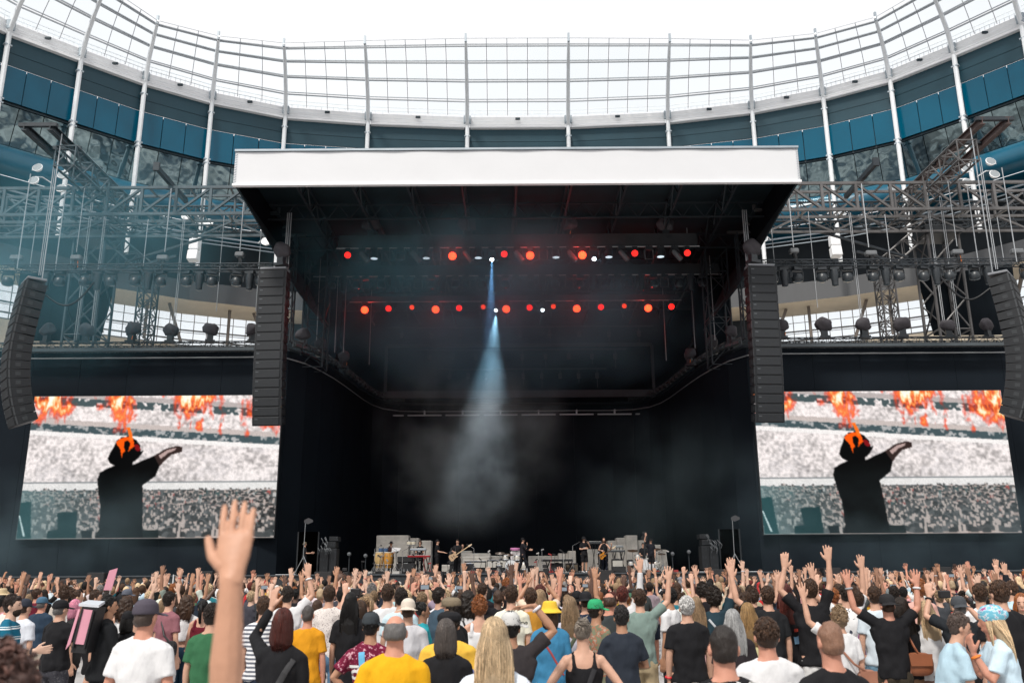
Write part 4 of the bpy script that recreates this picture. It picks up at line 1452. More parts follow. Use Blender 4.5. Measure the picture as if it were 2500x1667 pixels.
    img[1:-1, 1:-1] = (img[1:-1, 1:-1] * 3 + img[:-2, 1:-1] + img[2:, 1:-1] + img[1:-1, :-2] + img[1:-1, 2:]) / 7
    # fine pixel grain of the LED tiles
    img *= (0.95 + 0.1 * rs.random((H, W, 1)))
    return np.clip(img, 0, 1)


SW, SH = 340, 192
SCW, SCH = 12.95, 7.28
pic = screen_picture(SW, SH)


def screen_mesh():
    us = np.linspace(-SCW / 2, SCW / 2, SW)
    vs_ = np.linspace(SCH, 0, SH)
    X_, Z_ = np.meshgrid(us, vs_)
    co = np.stack([X_, np.zeros_like(X_), Z_], -1).reshape(-1, 3)
    idx = np.arange(SW * SH).reshape(SH, SW)
    f = np.stack([idx[:-1, :-1], idx[1:, :-1], idx[1:, 1:], idx[:-1, 1:]], -1).reshape(-1, 4)
    me = bpy.data.meshes.new('display')
    me.vertices.add(len(co))
    me.vertices.foreach_set('co', co.ravel())
    me.loops.add(f.size)
    me.loops.foreach_set('vertex_index', f.ravel().astype(np.int32))
    me.polygons.add(len(f))
    me.polygons.foreach_set('loop_start', np.arange(0, f.size, 4, dtype=np.int32))
    me.polygons.foreach_set('loop_total', np.full(len(f), 4, np.int32))
    me.update(calc_edges=True)
    ca = me.color_attributes.new('picture', 'FLOAT_COLOR', 'POINT')
    lin = np.where(pic <= 0.04045, pic / 12.92, ((pic + 0.055) / 1.055) ** 2.4)
    rgba = np.concatenate([lin.reshape(-1, 3), np.ones((SW * SH, 1))], 1)
    ca.data.foreach_set('color', rgba.ravel().astype(np.float32))
    return me


m, nt, b = nodes_of('led_picture')
an = nt.nodes.new('ShaderNodeAttribute')
an.attribute_name = 'picture'
b.inputs['Base Color'].default_value = (0.002, 0.002, 0.002, 1)
b.inputs['Roughness'].default_value = 0.9
b.inputs['Specular IOR Level'].default_value = 0.02
nt.links.new(an.outputs['Color'], b.inputs['Emission Color'])
b.inputs['Emission Strength'].default_value = 0.84
m.cycles.emission_sampling = 'NONE'
sm = screen_mesh()
sm.materials.append(m)
for s in (-1, 1):
    cx = mxs(s, -18.53)
    t = thing('video_screen', 'lit video screen %s of the stage showing a hatted performer before flames and crowd' % SIDE[s], 'video screen', (cx, 45.3, 3.84))
    o = bpy.data.objects.new('display', sm)
    COL.objects.link(o)
    o.parent = t
    o.location = (0, 0.0, 0)
    p = MB()
    p.bb(cx - SCW / 2 - 0.04, cx + SCW / 2 + 0.04, 45.32, 45.5, 3.80, 3.84 + SCH + 0.04)
    p.build('panel_frame', M_blackm, t)

# ================================================================== people: bodies, clothes and hair as shared meshes
def loft(mb, secs, n=12):
    """secs: (centre, half-axis a, half-axis b) rings joined one to the next, ends capped"""
    vs = []
    for c, a, b in secs:
        for k in range(n):
            t = 2 * math.pi * k / n
            vs.append(Vector(c) + Vector(a) * math.cos(t) + Vector(b) * math.sin(t))
    fs = []
    m = len(secs)
    for i in range(m - 1):
        for k in range(n):
            fs.append((i * n + k, i * n + (k + 1) % n, (i + 1) * n + (k + 1) % n, (i + 1) * n + k))
    fs += [tuple(range(n - 1, -1, -1)), tuple(range((m - 1) * n, m * n))]
    return mb.add(vs, fs)


def rings(mb, rows, n=16):
    return loft(mb, [((x, y, z), (rx, 0, 0), (0, ry, 0)) for x, y, z, rx, ry in rows], n)


# arm poses for the right side (x mirrored for the left): upper arm, forearm, hand, palm normal, finger spread, curl
ARM = {
    'down': ((0.17, -0.03, -1), (0.03, 0.16, -1), (0.0, 0.1, -1), (-1, 0.1, 0), 0.05, 0.35),
    'hip': ((0.62, -0.25, -0.8), (-0.55, 0.25, -0.6), (-0.6, 0.5, -0.2), (-0.4, -0.2, -1), 0.1, 0.4),
    'wide': ((0.26, -0.05, -0.97), (0.06, 0.22, -0.95), (0.0, 0.2, -1), (-1, 0.1, 0), 0.1, 0.4),
    'up': ((0.38, 0.12, 0.92), (0.06, 0.06, 1), (0.02, 0.05, 1), (0.1, 1, 0), 0.16, 0.12),
    'upout': ((0.75, 0.18, 0.62), (0.12, 0.10, 1), (0.08, 0.1, 1), (0.0, 1, 0.05), 0.22, 0.15),
    'upin': ((0.62, 0.25, 0.72), (-0.30, 0.10, 0.95), (-0.1, 0.05, 1), (-0.2, 1, 0), 0.10, 0.25),
    'point': ((0.3, 0.45, 0.85), (0.02, 0.35, 0.95), (0.0, 0.3, 0.95), (0.2, 0.9, -0.3), 0.02, 0.9),
    'fist': ((0.42, 0.2, 0.88), (0.0, 0.12, 1), (0.0, 0.1, 1), (0.1, 1, 0), 0.0, 1.5),
    'fold': ((0.34, 0.22, -0.92), (-0.85, 0.5, 0.12), (-1, 0.1, 0.1), (0, -1, 0), 0.05, 0.3),
    'fore': ((0.18, 0.35, -0.9), (0.02, 1, 0.05), (0.0, 1, 0.1), (-1, 0, 0.2), 0.1, 0.5),
    'phone': ((0.45, 0.65, 0.35), (-0.42, 0.35, 0.85), (-0.1, 0.2, 1), (-0.5, 0.7, 0), 0.1, 0.8),
    'brow': ((0.85, 0.25, 0.45), (-0.75, 0.12, 0.62), (-0.95, 0.1, 0.1), (-0.1, 0.6, -0.8), 0.15, 0.35),
    'mouth': ((0.2, 0.45, -0.85), (-0.18, 0.35, 0.95), (-0.1, 0.1, 1), (-0.3, -0.8, 0), 0.05, 1.1),
    'strum': ((0.42, 0.02, -0.9), (-0.55, 0.75, -0.15), (-0.6, 0.5, -0.4), (0, -0.9, 0.2), 0.1, 0.8),
    'fret': ((0.5, 0.3, -0.75), (0.25, 0.75, 0.55), (0.0, 0.4, 0.8), (-0.6, -0.6, 0.2), 0.1, 1.0),
    'mic': ((0.45, 0.4, -0.65), (-0.55, 0.35, 0.85), (-0.6, 0.2, 0.7), (-0.4, -0.8, 0.2), 0.05, 1.3),
    'keys': ((0.15, 0.3, -0.95), (-0.05, 0.95, -0.15), (0, 1, -0.2), (0, -0.2, -1), 0.15, 0.5),
    'lens': ((0.55, 0.5, 0.1), (-0.5, 0.4, 0.8), (-0.3, 0.5, 0.7), (-0.3, 0.6, 0.2), 0.1, 1.0),
}
SHZ, SHX, UPL, FOL = 1.405, 0.160, 0.285, 0.255


def arm_chain(pose, sd):
    u, f, h, nrm, spread, curl = ARM[pose]
    mir = lambda q: Vector((q[0] * sd, q[1], q[2]))
    u, f, h, nrm = (mir(q).normalized() for q in (u, f, h, nrm))
    lift = max(0, u.z) * (0.045 if pose != 'hail' else 0.105)
    S = Vector((SHX * sd - sd * lift * 0.6, 0, SHZ + lift))
    E = S + u * UPL
    W_ = E + f * FOL
    return S, E, W_, h, nrm, spread, curl


def add_hand(mb, W_, d, nrm, sd, spread, curl, k=1.0, seg=7, fr=1.0):
    nrm = (nrm - d * nrm.dot(d)).normalized()
    l = d.cross(nrm) * sd            # towards the thumb
    kn = W_ + d * 0.092 * k
    loft(mb, [(W_ - d * 0.02, l * 0.028 * k, nrm * 0.021 * k), (W_ + d * 0.015 * k, l * 0.030 * k, nrm * 0.019 * k), (W_ + d * 0.05 * k + l * 0.002, l * 0.040 * k, nrm * 0.017 * k),
              (kn, l * 0.043 * k, nrm * 0.0135 * k), (kn + d * 0.008 * k, l * 0.040 * k, nrm * 0.011 * k)], 12)
    for off, ln, a in ((0.031, 0.076, 1.0), (0.0105, 0.085, 0.33), (-0.0105, 0.079, -0.33), (-0.031, 0.062, -1.0)):
        b0 = kn + l * off * k - d * 0.012 * k
        dd = (d + l * a * spread).normalized()
        p1 = b0 + dd * (ln * 0.5 + 0.012) * k
        c1 = (dd * math.cos(curl * 0.6) + nrm * math.sin(curl * 0.6)).normalized()
        p2 = p1 + c1 * ln * 0.32 * k
        c2 = (dd * math.cos(curl * 1.2) + nrm * math.sin(curl * 1.2)).normalized()
        p3 = p2 + c2 * ln * 0.28 * k
        mb.path([b0, p1, p2, p3], [0.0108 * k * fr, 0.0100 * k * fr, 0.0092 * k * fr, 0.0072 * k * fr], seg)
    t0 = W_ + d * 0.022 * k + l * 0.022 * k
    td = (d * 0.72 + l * (0.70 + spread * 0.4) + nrm * 0.25).normalized()
    t1 = t0 + td * 0.045 * k
    td2 = (d * 0.9 + l * 0.35 + nrm * (0.15 + 0.3 * curl)).normalized()
    t2 = t1 + td2 * 0.034 * k
    t3 = t2 + td2 * 0.024 * k
    mb.path([t0, t1, t2, t3], [0.0165 * k, 0.0130 * k, 0.0115 * k, 0.0085 * k], seg)


LEGS = {'stand': ((0.10, 0.0), (-0.10, 0.0)), 'walk': ((0.10, 0.26), (-0.09, -0.28)), 'apart': ((0.17, 0.05), (-0.17, -0.03))}


def leg_pts(legs, i):
    dx, dy = LEGS[legs][i]
    sx = 0.092 if dx > 0 else -0.092
    hip = Vector((sx, 0, 0.90))
    ank = Vector((dx * 1.05, dy - 0.02, 0.075))
    kn = hip.lerp(ank, 0.5) + Vector((0, 0.035 + abs(dy) * 0.12, 0))
    return hip, kn, ank


def add_arm(mb, pose, sd, seg=10, hand=True, k=1.0):
    S, E, W_, h, nrm, spread, curl = arm_chain(pose, sd)
    mb.ell(S - Vector((sd * 0.010, 0, 0.006)), (0.045, 0.046, 0.044), 14, 10)
    mb.path([Vector((0.035 * sd, -0.014, 1.475)), Vector((0.10 * sd, -0.012, 1.435 + (S.z - SHZ) * 0.6)), S], [0.036, 0.034, 0.036], 10)
    mb.path([S, S.lerp(E, 0.3), S.lerp(E, 0.7), E, E.lerp(W_, 0.25), E.lerp(W_, 0.6), W_], [0.043, 0.044, 0.041, 0.037, 0.039, 0.033, 0.026], seg)
    if hand:
        add_hand(mb, W_, h, nrm, sd, spread, curl, 1.06 * k, fr=0.86 if pose == 'hail' else 1.0)


def body_mb(armR, armL, legs):
    mb = MB()
    if armR in ('hip',):
        rings(mb, [(0, -0.002, 1.30, 0.155, 0.105), (0, -0.004, 1.38, 0.15, 0.095), (0, -0.006, 1.425, 0.115, 0.08), (0, -0.006, 1.455, 0.08, 0.07)], 18)
        for sd in (-1, 1):
            mb.ell((sd * 0.15, 0, 1.40), (0.056, 0.056, 0.054), 14, 10)
    rings(mb, [(0, 0, 0.84, 0.15, 0.11), (0, 0, 0.92, 0.165, 0.115), (0, 0, 1.05, 0.142, 0.1), (0, 0, 1.2, 0.14, 0.10), (0, 0, 1.33, 0.145, 0.098), (0, 0, 1.40, 0.12, 0.08),
               (0, -0.006, 1.45, 0.078, 0.07), (0, -0.004, 1.49, 0.062, 0.062), (0, 0.004, 1.54, 0.055, 0.058), (0, 0.008, 1.60, 0.056, 0.06)], 18)
    k0 = len(mb.v)
    mb.ell((0, 0.008, 1.642), (0.077, 0.097, 0.110), 18, 12)
    mb.ell((0, 0.034, 1.582), (0.058, 0.064, 0.060), 14, 10)
    mb.ell((0, 0.104, 1.615), (0.013, 0.022, 0.026), 8, 6)
    mb.ell((0, 0.092, 1.565), (0.026, 0.012, 0.010), 8, 6)
    mb.ell((0, 0.088, 1.660), (0.05, 0.016, 0.011), 10, 6)
    for sx in (-1, 1):
        mb.ell((sx * 0.081, -0.002, 1.618), (0.013, 0.023, 0.034), 8, 6, Matrix.Rotation(sx * 0.25, 3, 'Z'))
    mb.v[k0:] = [headed(q) for q in mb.v[k0:]]
    add_arm(mb, armR, 1)
    add_arm(mb, armL, -1)
    for i in (0, 1):
        hip, kn, ank = leg_pts(legs, i)
        mb.path([hip + Vector((0, 0, 0.05)), hip - Vector((0, 0, 0.06)), hip.lerp(kn, 0.55), kn, kn.lerp(ank, 0.3) - Vector((0, 0.012, 0)), kn.lerp(ank, 0.7), ank], [0.085, 0.09, 0.072, 0.054, 0.058, 0.042, 0.034], 12)
        mb.ell(ank + Vector((0, 0.06, -0.03)), (0.04, 0.11, 0.035), 10, 6)
    return mb


def top_mb(kind, armR, armL):
    mb = MB()
    fem = kind in ('tank', 'crop')
    w = 0.94 if fem else 1.0
    if kind == 'tank':
        rings(mb, [(0, 0, 0.86, 0.178, 0.13), (0, 0, 0.98, 0.168, 0.125), (0, 0, 1.1, 0.158, 0.118), (0, 0.004, 1.24, 0.172, 0.128), (0, 0.004, 1.32, 0.172, 0.118), (0, 0, 1.355, 0.15, 0.10)], 20)
        for sx in (-1, 1):
            mb.path([(sx * 0.10, -0.095, 1.30), (sx * 0.095, -0.085, 1.38), (sx * 0.09, -0.02, 1.466), (sx * 0.09, 0.06, 1.42), (sx * 0.10, 0.10, 1.31)], 0.024, 8)
        return mb
    z0 = {'tee': 0.84, 'long': 0.83, 'jacket': 0.80, 'crop': 1.08, 'vest': 0.87}[kind]
    b = {'tee': 0.0, 'long': 0.004, 'jacket': 0.016, 'crop': -0.008, 'vest': -0.004}[kind]
    rows = [(0, 0, z0, 0.192 + b, 0.152 + b), (0, 0, z0 + 0.02, 0.193 + b, 0.153 + b)]
    if z0 < 1.0:
        rows += [(0, 0, 1.0, 0.176 + b, 0.140 + b), (0, 0, 1.12, 0.167 + b, 0.132 + b)]
    rows += [(0, -0.002, 1.22, 0.172 + b, 0.134 + b), (0, -0.004, 1.32, 0.172 + b, 0.130 + b), (0, -0.006, 1.385, 0.150 + b, 0.114 + b), (0, -0.008, 1.43, 0.118, 0.096), (0, -0.008, 1.462, 0.090, 0.083), (0, -0.006, 1.484, 0.071, 0.071)]
    rings(mb, [(x, y, z, rx * w, ry) for x, y, z, rx, ry in rows], 22)
    if kind == 'vest':
        return mb
    for pose, sd in ((armR, 1), (armL, -1)):
        S, E, W_, h, nrm, spread, curl = arm_chain(pose, sd)
        q = 0.008 if kind == 'jacket' else 0
        mb.ell(S - Vector((sd * 0.012, 0, 0.010)), (0.066 + q, 0.072 + q, 0.062 + q), 16, 10)
        mb.path([Vector((0.045 * sd, -0.014, 1.466)), Vector((0.105 * sd, -0.012, 1.432 + (S.z - SHZ) * 0.7)), S - Vector((sd * 0.02, 0, 0))], [0.046, 0.053, 0.058], 12)
        A = Vector((0.112 * sd, 0.0, 1.27))      # side of the chest, so that the armpit drapes
        mb.path([A, A.lerp(S.lerp(E, 0.3), 0.6)], [0.085, 0.065], 12)
        if kind in ('long', 'jacket'):
            mb.path([S, S.lerp(E, 0.4), E, E.lerp(W_, 0.5), W_ - (W_ - E) * 0.05], [0.062 + q, 0.060 + q, 0.052 + q, 0.046 + q, 0.040 + q], 12)
        else:
            e = 0.74 if kind == 'tee' else 0.5
            mb.path([S, S.lerp(E, 0.35), S.lerp(E, e)], [0.062, 0.064, 0.070], 14)
    return mb


def bottom_mb(kind, legs):
    mb = MB()
    if kind == 'skirt':
        rings(mb, [(0, 0, 0.98, 0.15, 0.115), (0, 0, 0.88, 0.18, 0.14), (0, 0, 0.7, 0.21, 0.17), (0, 0, 0.52, 0.23, 0.19)], 20)
        return mb
    rings(mb, [(0, 0, 1.0, 0.148, 0.113), (0, 0, 0.93, 0.164, 0.126), (0, -0.005, 0.84, 0.168, 0.132), (0, 0, 0.78, 0.152, 0.118)], 20)
    for i in (0, 1):
        hip, kn, ank = leg_pts(legs, i)
        if kind == 'shorts':
            mb.path([hip, hip.lerp(kn, 0.35), hip.lerp(kn, 0.75), hip.lerp(kn, 0.92)], [0.10, 0.102, 0.096, 0.098], 14)
        elif kind == 'brief':
            mb.path([hip, hip.lerp(kn, 0.3), hip.lerp(kn, 0.5)], [0.10, 0.10, 0.102], 14)
        elif kind == 'wide':
            mb.path([hip, hip.lerp(kn, 0.5), kn, kn.lerp(ank, 0.5), ank - Vector((0, 0, 0.03))], [0.10, 0.095, 0.092, 0.096, 0.105], 14)
        else:
            mb.path([hip, hip.lerp(kn, 0.5), kn, kn.lerp(ank, 0.5), ank - Vector((0, 0, 0.02))], [0.098, 0.088, 0.074, 0.067, 0.062], 14)
    return mb


HC = Vector((0, 0.008, 1.642))
HSX, HSZ = 0.90, 0.93


def headed(q):
    """heads are drawn a little large and brought down to size about the crown"""
    return (q[0] * HSX, q[1] * HSX, 1.752 - (1.752 - q[2]) * HSZ)


def hair_mb(style):
    mb = MB()
    if style == 'fringe':                       # bald crown, hair round the sides
        rings(mb, [(0, -0.022, 1.575, 0.070, 0.078), (0, -0.022, 1.60, 0.082, 0.088), (0, -0.018, 1.645, 0.084, 0.092), (0, -0.010, 1.69, 0.074, 0.082), (0, -0.006, 1.70, 0.06, 0.07)], 20)
        return mb
    if style == 'buzz':
        mb.ell(HC + Vector((0, -0.018, 0.016)), (0.080, 0.088, 0.104), 20, 14)
        rings(mb, [(0, -0.028, 1.555, 0.056, 0.052), (0, -0.026, 1.60, 0.074, 0.078), (0, -0.018, 1.65, 0.079, 0.086)], 16)
        return mb
    if style == 'curly':
        mb.ell(HC + Vector((0, -0.022, 0.012)), (0.108, 0.112, 0.128), 20, 14)
        return mb
    if style == 'curlylong':
        rings(mb, [(0, -0.05, 1.36, 0.10, 0.07), (0, -0.055, 1.42, 0.125, 0.085), (0, -0.045, 1.52, 0.13, 0.10), (0, -0.025, 1.62, 0.118, 0.112), (0, -0.012, 1.70, 0.10, 0.105), (0, -0.006, 1.755, 0.06, 0.065), (0, -0.006, 1.772, 0.02, 0.02)], 20)
        return mb
    mb.ell(HC + Vector((0, -0.022, 0.022)), (0.087, 0.094, 0.112), 20, 14)
    if style == 'short':
        mb.ell(HC + Vector((0, -0.03, -0.03)), (0.080, 0.072, 0.075), 16, 10)
        mb.ell(HC + Vector((0, 0.045, 0.072)), (0.066, 0.05, 0.042), 14, 8)
    elif style == 'bob':
        rings(mb, [(0, -0.03, 1.47, 0.098, 0.072), (0, -0.032, 1.52, 0.108, 0.085), (0, -0.025, 1.60, 0.104, 0.095), (0, -0.015, 1.67, 0.095, 0.098), (0, -0.010, 1.73, 0.07, 0.08), (0, -0.008, 1.762, 0.03, 0.03)], 20)
    elif style == 'long':
        rings(mb, [(0, -0.085, 1.20, 0.07, 0.03), (0, -0.10, 1.27, 0.115, 0.042), (0, -0.092, 1.38, 0.128, 0.052), (0, -0.062, 1.47, 0.108, 0.07), (0, -0.035, 1.56, 0.104, 0.085), (0, -0.02, 1.65, 0.096, 0.096), (0, -0.010, 1.73, 0.07, 0.08), (0, -0.008, 1.762, 0.03, 0.03)], 20)
    elif style == 'pony':
        mb.path([(0, -0.10, 1.68), (0, -0.15, 1.66), (0, -0.155, 1.56), (0, -0.13, 1.42)], [0.03, 0.035, 0.032, 0.012], 10)
    elif style == 'bun':
        mb.ell((0, -0.09, 1.735), (0.05, 0.05, 0.045), 12, 8)
    return mb


def locks(style):
    """tapered locks of hair laid over the cap of hair; gives (MB, one tint a vertex)"""
    rn = random.Random(len(style) * 31 + ord(style[0]))
    mb, tint = MB(), []
    C0 = HC + Vector((0, -0.020, 0.018))

    def sc(a, th, k=1.0):
        return C0 + Vector((0.086 * k * math.sin(th) * math.sin(a), -0.095 * k * math.sin(th) * math.cos(a), 0.112 * k * math.cos(th)))

    def lay(pts, r0, r1, n=4):
        m = len(pts)
        k0 = len(mb.v)
        mb.path(pts, [r0 * (0.55 + 0.45 * math.sin(math.pi * min(1, 0.25 + i / (m - 1)))) * (1 - i / (m - 1)) + r1 * i / (m - 1) for i in range(m)], n)
        tint.extend([rn.uniform(0.5, 1.2) if rn.random() < 0.8 else rn.uniform(1.3, 1.9)] * (len(mb.v) - k0))
    if style in ('long', 'curlylong', 'bob'):
        N = {'long': 560, 'curlylong': 340, 'bob': 520}[style]
        for _ in range(N):
            a = rn.uniform(-2.5, 2.5)
            th = rn.uniform(0.05, 1.2)
            pts = [sc(a, t, 1.03) for t in (th, th + (1.45 - th) * 0.33, th + (1.45 - th) * 0.7, 1.5)]
            p = pts[-1]
            if style == 'bob':
                ze = 1.458 + rn.gauss(0, 0.022)
                for u in (0.35, 0.7, 1.0):
                    pts.append(Vector((p.x * (1.12 - 0.12 * u * u), p.y * (1.08 - 0.12 * u) + rn.gauss(0, 0.004), p.z + (ze - p.z) * u)))
            else:
                ze = (1.22 if style == 'long' else 1.36) + rn.uniform(-0.05, 0.07)
                fr = abs(a) > 1.9
                ty = 0.06 if fr else -0.10 - 0.02 * math.cos(a)
                am = 0.004 if style == 'long' else 0.017
                ph = rn.uniform(0, 6.28)
                for u in (0.16, 0.32, 0.48, 0.64, 0.8, 1.0):
                    w = am * math.sin(ph + u * (9 if style == 'long' else 22))
                    pts.append(Vector((p.x * (1.12 + 0.34 * math.sin(math.pi * u * 0.85) - 0.08 * u) + w, p.y + (ty - p.y) * min(1, u * 1.8) - 0.012 * math.sin(math.pi * u) + w * 0.6, p.z + (ze - p.z) * u)))
            lay(pts, rn.uniform(0.003, 0.0065) if style != 'curlylong' else rn.uniform(0.005, 0.009), 0.0015, 3)
    elif style == 'short':
        for _ in range(380):
            a = rn.uniform(-2.7, 2.7)
            th = rn.uniform(0.0, 1.75)
            da, dt = rn.uniform(-0.25, 0.25), rn.uniform(0.22, 0.42)
            if abs(a) > 1.8 and th > 0.9:
                continue
            lift = rn.uniform(1.03, 1.13)
            lay([sc(a, th, 1.0), sc(a + da * 0.5, th + dt * 0.5, lift), sc(a + da, min(th + dt, 2.15), 1.03)], rn.uniform(0.0045, 0.0085), 0.0015)
    elif style == 'curly':
        for _ in range(250):
            a, th = rn.uniform(-2.6, 2.6), rn.uniform(0, 2.0)
            if abs(a) > 1.7 and th > 1.0:
                continue
            k = rn.uniform(1.08, 1.26)
            c = sc(a, th, k)
            r = rn.uniform(0.009, 0.015)
            ax = Vector((rn.gauss(0, 1), rn.gauss(0, 1), rn.gauss(0, 1))).normalized()
            e1 = ax.orthogonal().normalized()
            e2 = ax.cross(e1)
            lay([c + e1 * (r * math.cos(t)) + e2 * (r * math.sin(t)) + ax * (0.004 * t) for t in (0, 1, 2, 3, 4, 5)], 0.0065, 0.003)
    elif style in ('pony', 'bun'):
        g_ = Vector((0, -0.105, 1.69)) if style == 'pony' else Vector((0, -0.085, 1.735))
        for _ in range(130):
            a, th = rn.uniform(-2.6, 2.6), rn.uniform(0.3, 1.9)
            if abs(a) > 1.9 and th > 1.1:
                continue
            p = sc(a, th, 1.0)
            mid = (p + g_) / 2
            mid = C0 + (mid - C0).normalized() * 0.108
            lay([p, mid, g_], 0.009, 0.005)
        if style == 'pony':
            for _ in range(40):
                j = Vector((rn.gauss(0, 0.016), rn.gauss(0, 0.014), 0))
                lay([g_, Vector((0, -0.155, 1.66)) + j, Vector((0, -0.16, 1.55)) + j, Vector((0, -0.13, 1.40 + rn.uniform(-0.03, 0.03))) + j * 0.7], 0.011, 0.003)
        else:
            for _ in range(40):
                t = rn.uniform(0, 6.28)
                e = Vector((math.cos(t) * 0.05, math.sin(t) * 0.05, 0))
                f = Vector((-math.sin(t) * 0.05, math.cos(t) * 0.05, rn.uniform(-0.03, 0.04)))
                c = Vector((0, -0.09, 1.735 + rn.uniform(-0.02, 0.03)))
                lay([c + e, c + e * 0.7 + f * 0.7, c + f], 0.010, 0.003)
    return mb, tint


def with_locks(me, style):
    mb, tint = locks(style)
    resized(mb)
    n = len(me.vertices)
    co = np.empty(n * 3, np.float32)
    me.vertices.foreach_get('co', co)
    V = co.reshape(-1, 3).tolist() + [tuple(p) for p in mb.v]
    Fc = [tuple(p.vertices) for p in me.polygons] + [tuple(i + n for i in f) for f in mb.f]
    out = bpy.data.meshes.new('hair')
    out.from_pydata(V, [], Fc)
    t = [0.6] * n + tint
    ca = out.color_attributes.new('lock', 'FLOAT_COLOR', 'POINT')
    ca.data.foreach_set('color', np.repeat(np.array(t, np.float32), 4))
    bpy.data.meshes.remove(me)
    return out


def hat_mb(style):
    mb = MB()
    if style in ('cap', 'capback', 'capside'):
        rings(mb, [(0, -0.006, 1.655, 0.094, 0.112), (0, -0.006, 1.69, 0.094, 0.112), (0, -0.006, 1.735, 0.084, 0.100), (0, -0.006, 1.765, 0.06, 0.072), (0, -0.006, 1.78, 0.02, 0.024)], 22)
        a = {'cap': 0, 'capback': math.pi, 'capside': -1.0}[style]
        Rz = Matrix.Rotation(a, 3, 'Z')
        vs, fs = [], []
        for j, z in enumerate((1.668, 1.657)):
            for r_, dz in ((0.085, 0.0), (0.13, -0.004), (0.178, -0.014)):
                for k in range(9):
                    t = RAD(30 + 120 * k / 8)
                    vs.append(Rz @ Vector((math.cos(t) * r_ * 0.92, math.sin(t) * r_ + 0.006, z + dz - 0.02 * abs(math.cos(t)) ** 2)))
        for j in range(2):
            for q in range(2):
                for k in range(8):
                    i = j * 27 + q * 9 + k
                    fs.append((i, i + 1, i + 10, i + 9))
        for k in range(8):
            fs.append((18 + k, 19 + k, 46 + k, 45 + k))
        mb.add(vs, fs)
    elif style == 'bucket':
        rings(mb, [(0, -0.004, 1.640, 0.165, 0.175), (0, -0.004, 1.646, 0.164, 0.174), (0, -0.004, 1.69, 0.108, 0.122), (0, -0.004, 1.745, 0.094, 0.108), (0, -0.004, 1.775, 0.086, 0.098), (0, -0.004, 1.785, 0.05, 0.06)], 24)
    elif style == 'flat':
        rings(mb, [(0, 0.006, 1.665, 0.096, 0.115), (0, 0.012, 1.695, 0.108, 0.130), (0, 0.016, 1.735, 0.104, 0.128), (0, 0.012, 1.765, 0.07, 0.09), (0, 0.01, 1.775, 0.03, 0.04)], 22)
        mb.ell((0, 0.125, 1.672), (0.075, 0.05, 0.010), 14, 6)
    elif style == 'straw':
        rings(mb, [(0, -0.004, 1.672, 0.19, 0.20), (0, -0.004, 1.680, 0.19, 0.20), (0, -0.004, 1.69, 0.098, 0.112), (0, -0.004, 1.765, 0.088, 0.10), (0, -0.004, 1.79, 0.075, 0.088), (0, -0.004, 1.785, 0.03, 0.04)], 24)
    elif style == 'scarf':
        rings(mb, [(0, -0.012, 1.645, 0.094, 0.108), (0, -0.012, 1.69, 0.104, 0.116), (0, -0.016, 1.745, 0.100, 0.112), (0, -0.016, 1.785, 0.07, 0.08), (0, -0.016, 1.80, 0.02, 0.03)], 22)
        mb.ell((0, -0.11, 1.70), (0.06, 0.05, 0.05), 12, 8)
    return mb


def shoe_mb(legs, i):
    hip, kn, ank = leg_pts(legs, i)
    mb = MB()
    c = ank + Vector((0, 0.055, 0))
    c.z = 0
    loft(mb, [(c + Vector((0, -0.10, 0.045)), (0.033, 0, 0), (0, 0, 0.045)), (c + Vector((0, -0.08, 0.052)), (0.040, 0, 0), (0, 0, 0.052)), (c + Vector((0, 0.0, 0.045)), (0.043, 0, 0), (0, 0, 0.045)),
              (c + Vector((0, 0.09, 0.034)), (0.048, 0, 0), (0, 0, 0.033)), (c + Vector((0, 0.14, 0.026)), (0.038, 0, 0), (0, 0, 0.025)), (c + Vector((0, 0.16, 0.02)), (0.018, 0, 0), (0, 0, 0.016))], 12)
    return mb


MESH = {}
WANT = {}


def resized(mb):
    mb.v = [headed(q) for q in mb.v]
    return mb


VOX = {'body': (0.0080, 0.22, 1), 'top': (0.0135, 1.0, 5), 'bottom': (0.016, 1.0, 4), 'hair': (0.0115, 1.0, 2), 'hat': (0.009, 0.6, 2), 'shoe': (0.011, 1.0, 2)}


def want(key):
    if key not in MESH and key not in WANT:
        k = key[0]
        WANT[key] = {'body': lambda: body_mb(*key[1:]), 'top': lambda: top_mb(*key[1:]), 'bottom': lambda: bottom_mb(*key[1:]), 'hair': lambda: resized(hair_mb(key[1])), 'hat': lambda: resized(hat_mb(key[1])), 'shoe': lambda: shoe_mb(*key[1:])}[k]()
    return key


PMAT = {}


def grow_meshes():
    """fuse every wanted shape into one continuous skin, all in one evaluation"""
    tmp = []
    for key, mb in WANT.items():
        me = mb.mesh('_'.join(map(str, key)))
        o = bpy.data.objects.new('grow', me)
        COL.objects.link(o)
        vx, dec, it = (0.0042, 0.4, 2) if key[:2] == ('body', 'hail') else VOX[key[0]]
        r = o.modifiers.new('r', 'REMESH')
        r.mode, r.voxel_size = 'VOXEL', vx
        sm_ = o.modifiers.new('s', 'SMOOTH')
        sm_.factor, sm_.iterations = 0.5, it
        if dec < 1:
            d = o.modifiers.new('d', 'DECIMATE')
            d.ratio = dec
        tmp.append((key, o))
    dg = bpy.context.evaluated_depsgraph_get()
    for key, o in tmp:
        me = bpy.data.meshes.new_from_object(o.evaluated_get(dg))
        me.name = key[0]
        fold(me, key)
        if key[0] == 'hair':
            me = with_locks(me, key[1])
        me.shade_smooth()
        me.materials.clear()
        MESH[key] = me
    for key, o in tmp:
        old = o.data
        bpy.data.objects.remove(o)
        bpy.data.meshes.remove(old)
    WANT.clear()


